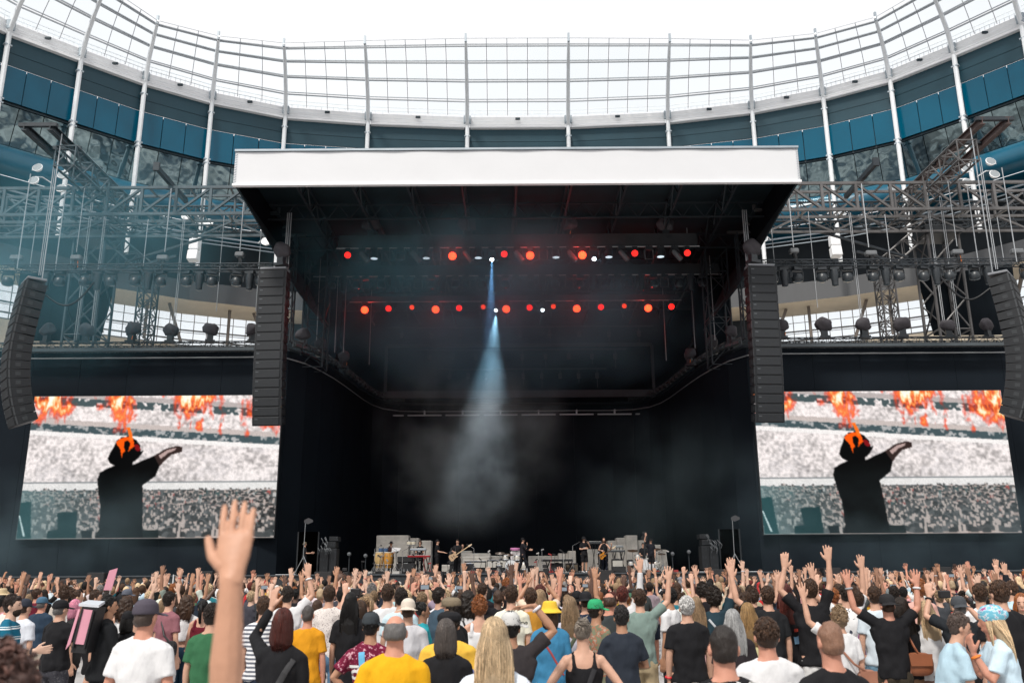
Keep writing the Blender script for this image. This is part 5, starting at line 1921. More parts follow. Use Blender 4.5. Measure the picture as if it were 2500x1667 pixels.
def fold(me, key):
    """creases in cloth, locks in hair"""
    k = key[0]
    if k not in ('top', 'bottom', 'hair'):
        return
    n = len(me.vertices)
    co = np.empty(n * 3, np.float32)
    me.vertices.foreach_get('co', co)
    co = co.reshape(-1, 3)
    nr = np.empty(n * 3, np.float32)
    me.vertices.foreach_get('normal', nr)
    nr = nr.reshape(-1, 3)
    sd = sum(ord(c) for c in str(key)) % 97
    amp = np.zeros(n, np.float32)
    for i in range(n):
        x, y, z = map(float, co[i])
        if k == 'hair':
            st = key[1]
            if st in ('curly', 'curlylong'):
                amp[i] = 0.022 * mnoise.noise((x * 26 + sd, y * 26, z * 26)) + 0.012 * mnoise.noise((x * 60, y * 60 + sd, z * 60))
            elif st in ('long', 'bob', 'pony'):
                a = math.atan2(x, -y)
                amp[i] = 0.007 * mnoise.noise((a * 7 + sd, z * 2.0, 0)) + 0.005 * mnoise.noise((a * 16, z * 4 + sd, 3))
            else:
                amp[i] = 0.008 * mnoise.noise((x * 22 + sd, y * 22, z * 16)) + 0.005 * mnoise.noise((x * 50, y * 50 + sd, z * 30))
        else:
            w = 1.15 - 0.55 * min(1, max(0, (z - 0.9) / 0.5)) if k == 'top' else 1.0
            w *= 0.55 if abs(x) > 0.19 else 1.0
            amp[i] = w * (0.021 * mnoise.noise((x * 5 + z * 4 + sd, y * 5, z * 6 - x * 3)) + 0.0145 * mnoise.noise((x * 13 - z * 5, y * 13 + sd, z * 9 + x * 6)))
    co = co + nr * amp[:, None]
    me.vertices.foreach_set('co', co.ravel())
    me.update()


# ---- materials that take each object's own colour
M_skin = mat('skin', (0.6, 0.4, 0.3), 0.5, var=0.13, vscale=11, bump=0.0016, bscale=60, objcol=True, spec=0.4)
_skb = M_skin.node_tree.nodes['Principled BSDF']
_skb.inputs['Subsurface Weight'].default_value = 0.0
M_cloth = mat('jersey_cloth', (0.5, 0.5, 0.5), 0.85, var=0.10, vscale=5, bump=0.03, bscale=7, objcol=True, spec=0.2, stretch=(1.2, 1.2, 0.5))
M_hair = mat('hair', (0.1, 0.06, 0.04), 0.45, var=0.25, vscale=30, bump=0.006, bscale=55, objcol=True, stretch=(3.2, 3.2, 0.5), spec=0.35)
_hn = M_hair.node_tree
_hb = _hn.nodes['Principled BSDF']
_ha = _hn.nodes.new('ShaderNodeAttribute')
_ha.attribute_name = 'lock'
_hm = _hn.nodes.new('ShaderNodeMix')
_hm.data_type, _hm.blend_type = 'RGBA', 'MULTIPLY'
_hm.inputs['Factor'].default_value = 1
_hl = _hb.inputs['Base Color'].links[0].from_socket
_hn.links.new(_hl, _hm.inputs['A'])
_hn.links.new(_ha.outputs['Color'], _hm.inputs['B'])
_hn.links.new(_hm.outputs['Result'], _hb.inputs['Base Color'])
M_beard = mat('beard_hair', (0.1, 0.06, 0.04), 0.7, var=0.4, vscale=60, bump=0.004, bscale=90, objcol=True, spec=0.2)
M_felt = mat('hat_cloth', (0.2, 0.2, 0.2), 0.8, var=0.1, vscale=12, bump=0.002, bscale=60, objcol=True, spec=0.2)
M_leather = mat('shoe_leather', (0.2, 0.2, 0.2), 0.5, objcol=True)


def pattern(name, kind, c1, c2, c3=None, scale=10.0):
    if name in MATS:
        return MATS[name]
    m, nt, b = nodes_of(name)
    b.inputs['Roughness'].default_value = 0.85
    b.inputs['Specular IOR Level'].default_value = 0.2
    t = nt.nodes.new('ShaderNodeTexCoord')
    r = nt.nodes.new('ShaderNodeValToRGB')
    if kind == 'stripe':
        s = nt.nodes.new('ShaderNodeSeparateXYZ')
        nt.links.new(t.outputs['Object'], s.inputs[0])
        w = nt.nodes.new('ShaderNodeMath')
        w.operation = 'MULTIPLY'
        w.inputs[1].default_value = scale
        nt.links.new(s.outputs['Z'], w.inputs[0])
        f = nt.nodes.new('ShaderNodeMath')
        f.operation = 'FRACT'
        nt.links.new(w.outputs[0], f.inputs[0])
        nt.links.new(f.outputs[0], r.inputs['Fac'])
    elif kind == 'check':
        w = nt.nodes.new('ShaderNodeTexChecker')
        w.inputs['Scale'].default_value = scale
        nt.links.new(t.outputs['Object'], w.inputs['Vector'])
        nt.links.new(w.outputs['Fac'], r.inputs['Fac'])
    else:
        w = nt.nodes.new('ShaderNodeTexNoise')
        w.inputs['Scale'].default_value = scale
        w.inputs['Detail'].default_value = 3
        w.inputs['Roughness'].default_value = 0.6
        nt.links.new(t.outputs['Object'], w.inputs['Vector'])
        nt.links.new(w.outputs['Fac'], r.inputs['Fac'])
    e = r.color_ramp.elements
    r.color_ramp.interpolation = 'CONSTANT'
    e[0].position, e[0].color = 0.0, (*c1, 1)
    if kind == 'stripe':
        e[1].position, e[1].color = 0.5, (*c2, 1)
        if c3:
            for pos, cc in ((0.62, c1), (0.72, c3), (0.80, c1)):
                x = e.new(pos)
                x.color = (*cc, 1)
    elif kind == 'check':
        e[1].position, e[1].color = 0.5, (*c2, 1)
    else:
        e[1].position, e[1].color = 0.52, (*c2, 1)
        if c3:
            x = e.new(0.60)
            x.color = (*c3, 1)
    nt.links.new(r.outputs['Color'], b.inputs['Base Color'])
    MATS[name] = m
    return m


PAT = {
    'teal_stripe': lambda: pattern('teal_stripe', 'stripe', (0.008, 0.12, 0.2), (0.75, 0.78, 0.78), (0.6, 0.7, 0.72), 9.0),
    'grey_stripe': lambda: pattern('grey_stripe', 'stripe', (0.72, 0.72, 0.74), (0.13, 0.14, 0.17), None, 22.0),
    'floral': lambda: pattern('floral', 'noise', (0.66, 0.61, 0.58), (0.66, 0.61, 0.58), (0.14, 0.09, 0.1), 75.0),
    'camo': lambda: pattern('camo', 'noise', (0.16, 0.17, 0.11), (0.34, 0.12, 0.07), (0.30, 0.26, 0.2), 22.0),
    'maroon': lambda: pattern('maroon', 'noise', (0.13, 0.008, 0.03), (0.20, 0.015, 0.05), (0.6, 0.35, 0.4), 34.0),
    'gingham': lambda: pattern('gingham', 'check', (0.62, 0.70, 0.80), (0.78, 0.82, 0.86), None, 90.0),
    'tiedye': lambda: pattern('tiedye', 'noise', (0.16, 0.45, 0.58), (0.55, 0.70, 0.75), (0.35, 0.12, 0.3), 26.0),
    'darkgrid': lambda: pattern('darkgrid', 'noise', (0.05, 0.05, 0.06), (0.035, 0.035, 0.045), (0.1, 0.1, 0.11), 30.0),
    'graphic': lambda: pattern('graphic', 'noise', (0.78, 0.78, 0.78), (0.78, 0.78, 0.78), (0.06, 0.07, 0.1), 15.0),
}
SKIN = {'fair': (0.56, 0.325, 0.23), 'pale': (0.62, 0.40, 0.30), 'tan': (0.42, 0.22, 0.135), 'red': (0.55, 0.26, 0.18), 'brown': (0.28, 0.145, 0.09), 'dark': (0.10, 0.052, 0.036)}
HAIR = {'brown': (0.065, 0.034, 0.020), 'dark': (0.022, 0.014, 0.010), 'black': (0.008, 0.007, 0.007), 'blonde': (0.64, 0.47, 0.29), 'fair': (0.27, 0.18, 0.105), 'ginger': (0.30, 0.10, 0.03), 'grey': (0.20, 0.19, 0.185),
        'white': (0.62, 0.61, 0.60), 'auburn': (0.10, 0.022, 0.016), 'pink': (0.75, 0.28, 0.40), 'silver': (0.38, 0.38, 0.38), 'buzz': (0.12, 0.085, 0.07)}


def spawn(key, name, parent, material, color=None):
    me = MESH[key]
    o = bpy.data.objects.new(name, me)
    COL.objects.link(o)
    o.parent = parent
    if not len(me.materials):
        me.materials.append(material)
    if o.material_slots[0].material is not material:
        o.material_slots[0].link = 'OBJECT'
        o.material_slots[0].material = material
    if color is not None:
        o.color = (*color, 1)
    return o


PEOPLE = []


def person(px, top, d, yaw=0, up=('tee', (0.5, 0.5, 0.5)), lo=('shorts', (0.3, 0.3, 0.3)), hair=('short', 'brown'), hat=None, R='down', L='down', skin='fair',
           label='', legs='stand', fat=1.0, shoes=None, height=None, z0=0.0, lean=0.0, group=None, X=None, leany=0.0, beard=None, face=False):
    """queue one person; top is the photo row of the crown of the head"""
    q = at(px, top, d)
    h = height or min(max(q.z - z0, 1.45), 1.98)
    if lean:
        q.x -= -math.sin(RAD(yaw)) * h * math.sin(RAD(-lean))
        d -= math.cos(RAD(yaw)) * h * math.sin(RAD(-lean))
    hat_extra = 0.0
    if hat:
        hat_extra = 0.03
    PEOPLE.append(dict(px=px, x=q.x if X is None else X, y=d, z=z0, sc=h / (1.752 + hat_extra), yaw=yaw, up=up, lo=lo, hair=hair, hat=hat, R=R, L=L, skin=skin, label=label, legs=legs, fat=fat,
                       shoes=shoes, lean=lean, leany=leany, group=group, beard=beard, face=face))
    want(('body', R, L, legs))
    if up:
        want(('top', up[0], R, L))
    if lo:
        want(('bottom', lo[0], legs))
    if hair:
        want(('hair', hair[0]))
    if hat:
        want(('hat', hat[0]))
    want(('shoe', legs, 0))
    want(('shoe', legs, 1))
    return PEOPLE[-1]


def build_person(P):
    t = thing('person', P['label'], 'person', (P['x'], P['y'], P['z']), P['group'])
    t.rotation_euler = (RAD(P['lean']), RAD(P['leany']), RAD(P['yaw']))
    f = P['fat'] * P['sc']
    t.scale = (f, f if P['fat'] > 1 else P['sc'], P['sc'])
    sk = SKIN[P['skin']] if isinstance(P['skin'], str) else P['skin']
    v = 1 + 0.12 * (random.random() - 0.5)
    sk = tuple(c * v for c in sk)
    b = spawn(('body', P['R'], P['L'], P['legs']), 'body', t, M_skin, sk)
    if P['up']:
        k, c = P['up'][:2]
        if isinstance(c, str):
            o = spawn(('top', k, P['R'], P['L']), 'shirt', t, PAT[c]())
        else:
            o = spawn(('top', k, P['R'], P['L']), {'jacket': 'jacket', 'tank': 'tank_top', 'vest': 'vest'}.get(k, 'shirt'), t, M_cloth, c)
        P['top_ob'] = o
    if P['lo']:
        k, c = P['lo']
        spawn(('bottom', k, P['legs']), {'shorts': 'shorts', 'brief': 'shorts', 'skirt': 'skirt'}.get(k, 'trousers'), t, PAT[c]() if isinstance(c, str) else M_cloth, None if isinstance(c, str) else c)
    if P['hair']:
        k, c = P['hair']
        c = HAIR[c] if isinstance(c, str) else c
        v = 1 + 0.35 * (random.random() - 0.5)
        spawn(('hair', k), 'hair', t, M_hair, tuple(min(1, x * v) for x in c))
    if P['hat']:
        k, c = P['hat']
        spawn(('hat', k), 'hat' if 'cap' not in k else 'cap', t, PAT[c]() if isinstance(c, str) else M_felt, None if isinstance(c, str) else c)
    if P['shoes'] is not None:
        for i in (0, 1):
            spawn(('shoe', P['legs'], i), 'shoe', t, M_leather, P['shoes'])
    if P['face']:
        for sx in (-1, 1):
            e = resized(MB().ell((sx * 0.032, 0.091, 1.640), (0.013, 0.008, 0.0065), 8, 6)).build('eye', mat('eye_dark', (0.03, 0.02, 0.018), 0.2), None)
            e.parent = t
            e = resized(MB().ell((sx * 0.033, 0.098, 1.664), (0.021, 0.008, 0.005), 8, 5)).build('eyebrow', mat('eyebrow', (0.05, 0.03, 0.02), 0.8), None)
            e.parent = t
        e = resized(MB().ell((0, 0.100, 1.566), (0.023, 0.006, 0.0065), 10, 6)).build('mouth', mat('lips', (0.38, 0.12, 0.10), 0.5), None)
        e.parent = t
    if P['beard']:
        c = HAIR[P['beard']] if isinstance(P['beard'], str) else P['beard']
        w = MB().ell((0, 0.052, 1.553), (0.062, 0.062, 0.055), 14, 10)
        w.ell((0, 0.092, 1.583), (0.032, 0.016, 0.008), 8, 6)
        w.v = [(x * (1 + 0.06 * mnoise.noise((x * 50, y * 50, z * 50))), y, z) for x, y, z in w.v]
        resized(w)
        e = w.build('beard', M_beard, None, smooth=True, angle=180)
        e.parent = t
        e.color = (*c, 1)
    P['ob'] = t
    return t

# ================================================================== the crowd, nearest people one by one
WHT, BLK, NVY = (0.64, 0.64, 0.65), (0.011, 0.011, 0.013), (0.018, 0.026, 0.045)
JEAN, DJEAN, KHAKI, STONE = (0.10, 0.19, 0.30), (0.02, 0.05, 0.085), (0.40, 0.32, 0.20), (0.58, 0.52, 0.43)
ARM['hail'] = ((0.10, 0.10, 1), (-0.02, 0.02, 1), (-0.06, 0.30, 0.95), (0.05, 0.95, -0.3), 0.045, 0.14)
ARM['wave'] = ((0.55, 0.35, 0.45), (0.42, 0.2, 0.85), (0.5, 0.1, 0.8), (0.1, 1, 0), 0.3, 0.1)
ARM['clap'] = ((0.35, 0.6, 0.35), (-0.55, 0.25, 0.85), (-0.2, 0.2, 1), (-0.9, 0.2, 0), 0.1, 0.2)
ARM['over'] = ((0.75, 0.05, 0.62), (-0.62, 0.05, 0.78), (-0.95, 0.15, -0.1), (-0.1, -0.2, -0.9), 0.35, 0.3)

# close to the camera
ws = arm_chain('hail', 1)[2]
wq = at(566, 1398, 2.12)
sc_ = 0.985
Ph = person(560, 1500, 2.12, up=('tee', (0.62, 0.62, 0.6)), lo=('trousers', DJEAN), hair=('short', 'brown'), R='hail', skin=(0.56, 0.30, 0.195), height=1.752 * sc_, X=wq.x - ws.x * sc_, label='bare arm and open hand raised in front of the lens, its owner below')
Ph['y'], Ph['z'] = 2.12 - ws.y * sc_, wq.z - ws.z * sc_
Ph['z'] = min(0.03, max(-0.04, Ph['z']))
person(12, 1598, 2.5, up=('tee', (0.1, 0.1, 0.11)), lo=('trousers', DJEAN), hair=('curly', (0.10, 0.05, 0.04)), label='blurred brown-haired head of a person cut off by the lower left corner', height=1.83)
# row at five to nine metres
P_lon = person(1763, 1528, 5.0, up=('tee', BLK), lo=('trousers', DJEAN), hair=('buzz', (0.035, 0.026, 0.022)), skin='red', fat=1.04, label='short-haired man in black T-shirt lettered LONDON, near the lens')
person(2023, 1518, 5.5, up=('tee', BLK), lo=('trousers', BLK), hair=('buzz', (0.40, 0.215, 0.14)), skin='red', L='wide', label='shaven-headed man in black T-shirt, lower right foreground', yaw=10)
person(1207, 1514, 5.3, up=('tee', 'gingham'), lo=('trousers', DJEAN), hair=('long', 'blonde'), label='woman with long blonde hair in a pale blue checked shirt', fat=0.95)
person(1868, 1514, 6.6, up=('tee', WHT), lo=('shorts', NVY), hair=('short', 'brown'), skin='red', fat=1.12, label='broad man in plain white T-shirt with thinning brown crown')
P_yel = person(966, 1502, 6.6, up=('tee', (0.72, 0.37, 0.01)), lo=('shorts', STONE), hair=('fringe', 'grey'), skin='red', fat=1.10, label='balding grey man in bright yellow T-shirt', L='wide')
person(693, 1489, 7.2, up=('long', BLK), lo=('trousers', BLK), hair=('bob', 'auburn'), L='phone', label='woman with dark red bob in black top, holding up her left hand', fat=0.92)
person(1089, 1515, 7.3, up=('tee', BLK), lo=('trousers', DJEAN), hair=('bob', (0.10, 0.085, 0.078)), label='person with grey-brown bob in black T-shirt', fat=0.98)
P_wht = person(360, 1459, 7.5, up=('tee', (0.68, 0.68, 0.69)), lo=('shorts', BLK), hair=('buzz', 'buzz'), hat=('cap', (0.075, 0.065, 0.085)), skin='red', fat=1.10, R='wide', L='wide', yaw=-12, label='broad man in white T-shirt and faded purple flat cap, back to the lens', shoes=BLK)
person(1246, 1489, 7.6, up=('tee', (0.035, 0.030, 0.032)), lo=('trousers', BLK), hair=('short', 'black'), hat=('capside', (0.55, 0.55, 0.54)), R='over', skin='tan', label='man in off-white cap and charcoal T-shirt, bare arm crooked over his head')
person(1422, 1514, 8.0, up=('tank', BLK), lo=('trousers', DJEAN), hair=('bun', (0.28, 0.24, 0.20)), R='hip', L='hip', label='woman in black vest top with ash-blonde hair pinned up, hands on hips')
P_lb = person(2343, 1486, 8.3, yaw=-98, up=('tee', (0.40, 0.55, 0.64)), lo=('trousers', KHAKI), hair=('short', (0.09, 0.065, 0.055)), R='fore', L='fore', leany=0, lean=-14, label='man in light blue T-shirt leaning right to talk into an ear', face=True)
P_bh = person(2412, 1478, 8.3, yaw=75, up=('tee', (0.55, 0.70, 0.80)), lo=('trousers', (0.5, 0.62, 0.7)), hair=('long', 'blonde'), hat=('scarf', 'tiedye'), L='mouth', R='mouth', lean=-4, skin='red', fat=1.1, label='blonde woman in blue tie-dye head wrap, hand held to her mouth')
P_mar = person(907, 1491, 8.5, yaw=-8, up=('tee', 'maroon'), lo=('shorts', BLK), hair=('short', 'black'), hat=('capside', (0.04, 0.048, 0.055)), L='hip', skin='tan', label='man in maroon patterned shirt and dark grey cap with a blue strap')
P_jer = person(1097, 1489, 8.7, up=('tee', (0.75, 0.45, 0.06)), lo=('trousers', DJEAN), hair=('short', 'dark'), hat=('flat', BLK), fat=1.25, label='person in yellow jersey with red and blue sleeve bands, black beret')
person(519, 1477, 9.4, up=('tee', (0.035, 0.13, 0.06)), lo=('shorts', (0.04, 0.05, 0.03)), hair=('short', 'dark'), label='man in green T-shirt half hidden by the big raised arm')
person(1787, 1490, 9.5, up=('tee', (0.022, 0.017, 0.02)), lo=('trousers', BLK), hair=('long', 'silver'), label='woman with long silver-grey hair in dark T-shirt')
person(1516, 1481, 9.6, up=('tee', (0.022, 0.028, 0.040)), lo=('trousers', BLK), hair=('short', (0.02, 0.018, 0.018)), R='fold', L='fold', skin='tan', label='man in slate navy T-shirt with thick dark hair, arms folded')
P_tb = person(2437, 1421, 9.8, up=('tee', BLK), lo=('trousers', BLK), hair=('short', 'brown'), label='tall man in plain black T-shirt with wavy brown hair at the right edge', fat=1.05)
person(2047, 1486, 10.0, up=('tee', WHT), lo=('shorts', BLK), hair=('curly', 'fair'), L='upout', label='short curly-haired woman in white T-shirt, one palm raised', fat=0.95)
person(1104, 1454, 10.0, yaw=50, up=('long', BLK), lo=('trousers', BLK), hair=('short', 'dark'), hat=('flat', (0.20, 0.16, 0.11)), skin='tan', beard='dark', label='bearded man in tan flat cap and black shirt looking left')
person(997, 1458, 10.4, up=('tee', (0.56, 0.56, 0.59)), lo=('trousers', DJEAN), hair=('buzz', 'brown'), hat=('capback', (0.62, 0.55, 0.47)), label='man in light grey T-shirt with cream cap worn backwards')
person(1342, 1466, 10.4, up=('long', (0.045, 0.20, 0.36)), lo=('wide', (0.72, 0.66, 0.66)), hair=('bob', 'brown'), hat=('bucket', (0.78, 0.50, 0.05)), label='woman in yellow bucket hat, blue denim shirt and white trousers', shoes=WHT)
person(1454, 1459, 10.5, yaw=-55, up=('long', 'camo'), lo=('trousers', BLK), hair=('short', 'dark'), hat=('cap', (0.03, 0.33, 0.14)), beard='dark', skin='tan', label='bearded man in bright green cap and camouflage shirt looking right', face=True)
person(1824, 1474, 10.5, up=('tank', (0.6, 0.55, 0.3)), lo=('skirt', (0.5, 0.5, 0.35)), hair=('long', (0.30, 0.18, 0.075)), label='woman with wavy honey-blonde hair down her back')
P_gry = person(1675, 1459, 10.5, up=('tee', BLK), lo=('shorts', STONE), hair=('short', 'white'), label='white-haired man in black T-shirt and stone shorts', fat=1.08, shoes=(0.05, 0.05, 0.06))
person(2337, 1452, 10.6, up=('tee', (0.015, 0.018, 0.022)), lo=('trousers', BLK), hair=('buzz', 'grey'), hat=('capback', (0.06, 0.066, 0.075)), R='lens', L='phone', label='man in dark grey cap holding a camera up with both hands')
P_cap = person(2163, 1447, 10.8, up=('tee', BLK), lo=('trousers', (0.05, 0.04, 0.028)), hair=('buzz', 'brown'), hat=('capback', (0.02, 0.02, 0.022)), R='upout', L='upout', skin='red', fat=1.04, label='man in black T-shirt and black cap with both arms flung up', shoes=BLK)
P_flo = person(753, 1478, 11.0, up=('tee', (0.62, 0.27, 0.012)), lo=('trousers', JEAN), hair=('buzz', (0.09, 0.08, 0.075)), skin='red', label='man in mustard-orange T-shirt and blue jeans, cropped grey hair')
P_str = person(33, 1454, 11.0, yaw=-78, up=('tee', 'teal_stripe'), lo=('trousers', DJEAN), hair=('short', (0.03, 0.016, 0.012)), beard='dark', R='fore', L='down', skin='pale', label='bearded man in teal and white striped T-shirt reaching right', face=True)
person(646, 1459, 11.0, up=('tee', 'grey_stripe'), lo=('shorts', NVY), hair=('short', 'brown'), label='man in grey and white striped T-shirt beside the big arm')
person(857, 1449, 11.2, up=('tee', BLK), lo=('skirt', BLK), hair=('long', 'black'), label='woman in black dress with very long black hair', fat=0.92)
person(1391, 1459, 11.0, up=('tee', (0.50, 0.49, 0.56)), lo=('wide', (0.12, 0.11, 0.09)), hair=('long', 'fair'), label='woman in lilac T-shirt and olive dungarees, long fair hair')
P_jk = person(268, 1456, 11.4, yaw=-62, up=('jacket', (0.010, 0.011, 0.013)), lo=('trousers', (0.008, 0.008, 0.01)), hair=('short', 'black'), R='fore', L='fore', skin='tan', label='man in black jacket carrying a tall pink drinks backpack', face=True, shoes=BLK)
person(2197, 1460, 11.0, up=('long', BLK), lo=('wide', (0.24, 0.14, 0.085)), hair=('long', 'dark'), label='woman in black top and tan trousers with long dark hair', shoes=BLK)
person(2258, 1469, 11.0, up=('tee', WHT), lo=('skirt', (0.2, 0.12, 0.1)), hair=('long', 'blonde'), label='woman in loose white T-shirt with straight blonde hair')
person(2492, 1451, 11.0, yaw=150, up=('tee', BLK), lo=('trousers', BLK), hair=('long', 'ginger'), label='girl with long ginger-brown hair facing the lens at the right edge', face=True, R='mouth')
person(1872, 1434, 11.5, up=('tee', (0.013, 0.014, 0.016)), lo=('trousers', BLK), hair=('short', 'brown'), L='upout', label='man in black hooded T-shirt raising his left arm')
person(1976, 1417, 11.5, up=('tee', BLK), lo=('shorts', (0.7, 0.7, 0.7)), hair=('short', 'brown'), R='up', L='upin', label='tall man in black T-shirt and white shorts with both arms up')
person(1171, 1461, 11.5, up=('tank', WHT), lo=('shorts', DJEAN), hair=('curly', 'ginger'), label='woman in white vest top with ginger-brown curls')
person(878, 1468, 11.6, yaw=60, up=('tee', (0.10, 0.01, 0.03)), lo=('skirt', BLK), hair=('bob', 'brown'), label='brown-haired woman in wine-red top looking left')
person(314, 1489, 11.8, up=('tee', BLK), lo=('trousers', BLK), hair=('bob', 'black'), hat=('cap', BLK), label='woman in black cap and black T-shirt with orange back print', fat=0.95)
person(2389, 1428, 11.6, up=('tee', WHT), lo=('shorts', DJEAN), hair=('short', 'brown'), label='man in white T-shirt with thinning brown hair on the right')
person(1248, 1432, 12.0, up=('tee', (0.74, 0.72, 0.60)), lo=('shorts', KHAKI), hair=('short', 'brown'), label='man in cream T-shirt with script lettering across the back')
P_rap = PEOPLE[-1]
person(980, 1438, 12.0, up=('tee', (0.52, 0.66, 0.73)), lo=('shorts', NVY), hair=('short', 'dark'), label='man in pale blue T-shirt with dark hair left of centre')
person(1032, 1472, 12.0, yaw=-75, up=('tee', (0.02, 0.28, 0.33)), lo=('trousers', BLK), hair=('bun', 'black'), skin='brown', label='woman in turquoise top with black hair in a bun, in profile', face=True)
person(1561, 1441, 12.0, up=('tee', (0.19, 0.26, 0.235)), lo=('shorts', KHAKI), hair=('short', 'brown'), R='upout', label='man in sage green T-shirt and khaki shorts, right arm raised', shoes=(0.1, 0.08, 0.06))
person(1487, 1447, 12.0, up=('tee', (0.035, 0.042, 0.044)), lo=('shorts', BLK), hair=('fringe', 'brown'), skin='red', fat=1.1, label='balding man in dark green-grey T-shirt behind the green cap')
person(1742, 1439, 12.0, up=('tee', (0.018, 0.040, 0.055)), lo=('trousers', DJEAN), hair=('curly', 'dark'), R='up', label='curly-haired man in petrol blue T-shirt, right arm straight up')
person(1916, 1429, 12.0, up=('tee', BLK), lo=('trousers', BLK), hair=('long', 'auburn'), label='woman with long dark auburn hair in black T-shirt with blue and red back print', shoes=BLK)
P_pr = PEOPLE[-1]
person(1698, 1459, 12.0, up=('tee', (0.5, 0.3, 0.3)), lo=('skirt', BLK), hair=('long', 'fair'), label='woman with fair hair held by a claw clip')
person(2132, 1434, 12.0, up=('tee', (0.58, 0.66, 0.72)), lo=('shorts', (0.16, 0.28, 0.38)), hair=('short', 'brown'), label='man in very pale blue T-shirt and denim shorts', shoes=WHT)
person(1295, 1438, 12.4, up=('tee', (0.46, 0.22, 0.03)), lo=('shorts', BLK), hair=('short', 'brown'), label='man in ochre T-shirt with bushy brown hair')
person(151, 1462, 12.5, yaw=-25, up=('tee', BLK), lo=('shorts', 'darkgrid'), hair=('buzz', 'grey'), hat=('cap', BLK), R='fold', L='fold', fat=1.15, label='stout man in black T-shirt, black cap and dark patterned shorts')
person(947, 1429, 12.5, up=('tee', WHT), lo=('shorts', NVY), hair=('short', 'brown'), label='man in white T-shirt with dark neck trim and brown hair')
person(1429, 1441, 12.5, up=('tee', (0.015, 0.025, 0.05)), lo=('trousers', BLK), hair=('buzz', 'brown'), hat=('capback', (0.015, 0.015, 0.018)), label='man in navy T-shirt and black cap beside the denim shirt')
person(2063, 1430, 12.5, up=('tee', 'graphic'), lo=('shorts', BLK), hair=('short', 'dark'), R='up', L='upout', label='man in white T-shirt with dark wave print, both arms raised')
person(2092, 1445, 12.5, up=('tee', (0.30, 0.12, 0.24)), lo=('shorts', (0.55, 0.62, 0.66)), hair=('short', 'brown'), label='person in mauve T-shirt and pale denim shorts')
person(64, 1459, 13.0, yaw=-25, up=('tee', (0.60, 0.63, 0.69)), lo=('shorts', (0.14, 0.075, 0.03)), hair=('buzz', 'brown'), hat=('cap', (0.03, 0.035, 0.05)), label='man in pale T-shirt, navy cap and brown shorts', shoes=BLK)
person(703, 1434, 13.0, up=('tee', WHT), lo=('shorts', BLK), hair=('short', 'dark'), R='upin', label='dark-haired man in white shirt waving his right hand with a white wristband')
person(805, 1432, 13.0, up=('tee', 'floral'), lo=('trousers', JEAN), hair=('short', 'brown'), label='tall man in speckled floral shirt and light jeans')
person(1073, 1437, 13.0, yaw=-55, up=('tee', (0.05, 0.085, 0.12)), lo=('trousers', DJEAN), hair=('short', 'dark'), label='man in slate blue T-shirt turned to the right', face=True)
person(1142, 1444, 13.0, up=('tee', WHT), lo=('shorts', BLK), hair=('curlylong', 'dark'), label='woman with big dark curls and a black strap over white')
person(1318, 1441, 13.0, up=('tee', WHT), lo=('skirt', BLK), hair=('long', 'fair'), label='woman with straight fair hair and a white headband')
person(1519, 1434, 13.0, up=('long', WHT), lo=('shorts', KHAKI), hair=('short', 'auburn'), R='up', label='auburn-haired man in white hooded sweatshirt with right arm up')
person(1634, 1437, 13.0, yaw=55, up=('tee', WHT), lo=('trousers', (0.05, 0.05, 0.055)), hair=('short', 'black'), skin='tan', label='black-haired man in white T-shirt looking left', face=True, shoes=(0.05, 0.03, 0.02))
person(1791, 1430, 13.0, up=('tee', (0.16, 0.15, 0.155)), lo=('trousers', BLK), hair=('curlylong', 'brown'), label='person with a mass of brown curls in grey T-shirt')
person(2030, 1438, 13.0, yaw=60, up=('tee', (0.5, 0.02, 0.025)), lo=('shorts', DJEAN), hair=('short', 'ginger'), label='ginger-haired man in red T-shirt in profile', face=True)
person(896, 1451, 13.4, yaw=40, up=('tank', (0.06, 0.16, 0.28)), lo=('skirt', (0.06, 0.16, 0.28)), hair=('pony', 'fair'), R='lens', L='phone', label='fair-haired woman in blue dress aiming a long white lens')
person(187, 1465, 13.5, yaw=-70, up=('tee', (0.02, 0.02, 0.02)), lo=('trousers', BLK), hair=('bob', 'pink'), label='pink-haired person in black between the cap and the pink backpack')
person(678, 1456, 14.0, up=('tank', (0.55, 0.5, 0.45)), lo=('shorts', DJEAN), hair=('curly', 'ginger'), label='person with a halo of ginger curls')
person(415, 1447, 13.8, yaw=-28, up=('tee', (0.26, 0.11, 0.13)), lo=('shorts', WHT), hair=('short', 'dark'), label='man in dusty mauve T-shirt and white shorts with a black bag', shoes=BLK)
person(498, 1466, 14.0, up=('tank', (0.12, 0.01, 0.02)), lo=('trousers', JEAN), hair=('pony', 'black'), label='woman in burgundy vest with a black ponytail')
person(457, 1455, 14.4, up=('crop', WHT), lo=('wide', DJEAN), hair=('curlylong', 'brown'), label='woman in white cropped top and dark flared jeans', shoes=WHT)
person(310, 1457, 14.5, up=('tank', WHT), lo=('skirt', BLK), hair=('curlylong', 'brown'), label='woman with long brown curls in white vest behind the jacket man')
person(835, 1438, 15.0, up=('tee', (0.4, 0.015, 0.02)), lo=('shorts', BLK), hair=('short', 'black'), label='black-haired man in red T-shirt near the floral shirt')
person(236, 1442, 15.0, yaw=-70, up=('tee', (0.5, 0.3, 0.2)), lo=('shorts', BLK), hair=('short', 'brown'), label='brown-haired man in profile above the pink backpack', face=True)
person(1408, 1440, 14.5, up=('tee', (0.02, 0.02, 0.02)), lo=('trousers', BLK), hair=('buzz', 'black'), hat=('cap', BLK), R='up', skin='dark', label='dark-skinned person stretching one long arm high below the singer')
person(2465, 1421, 14.0, yaw=55, up=('tee', (0.45, 0.62, 0.70)), lo=('shorts', NVY), hair=('short', 'brown'), label='man in glasses and pale blue T-shirt with navy collar', face=True)
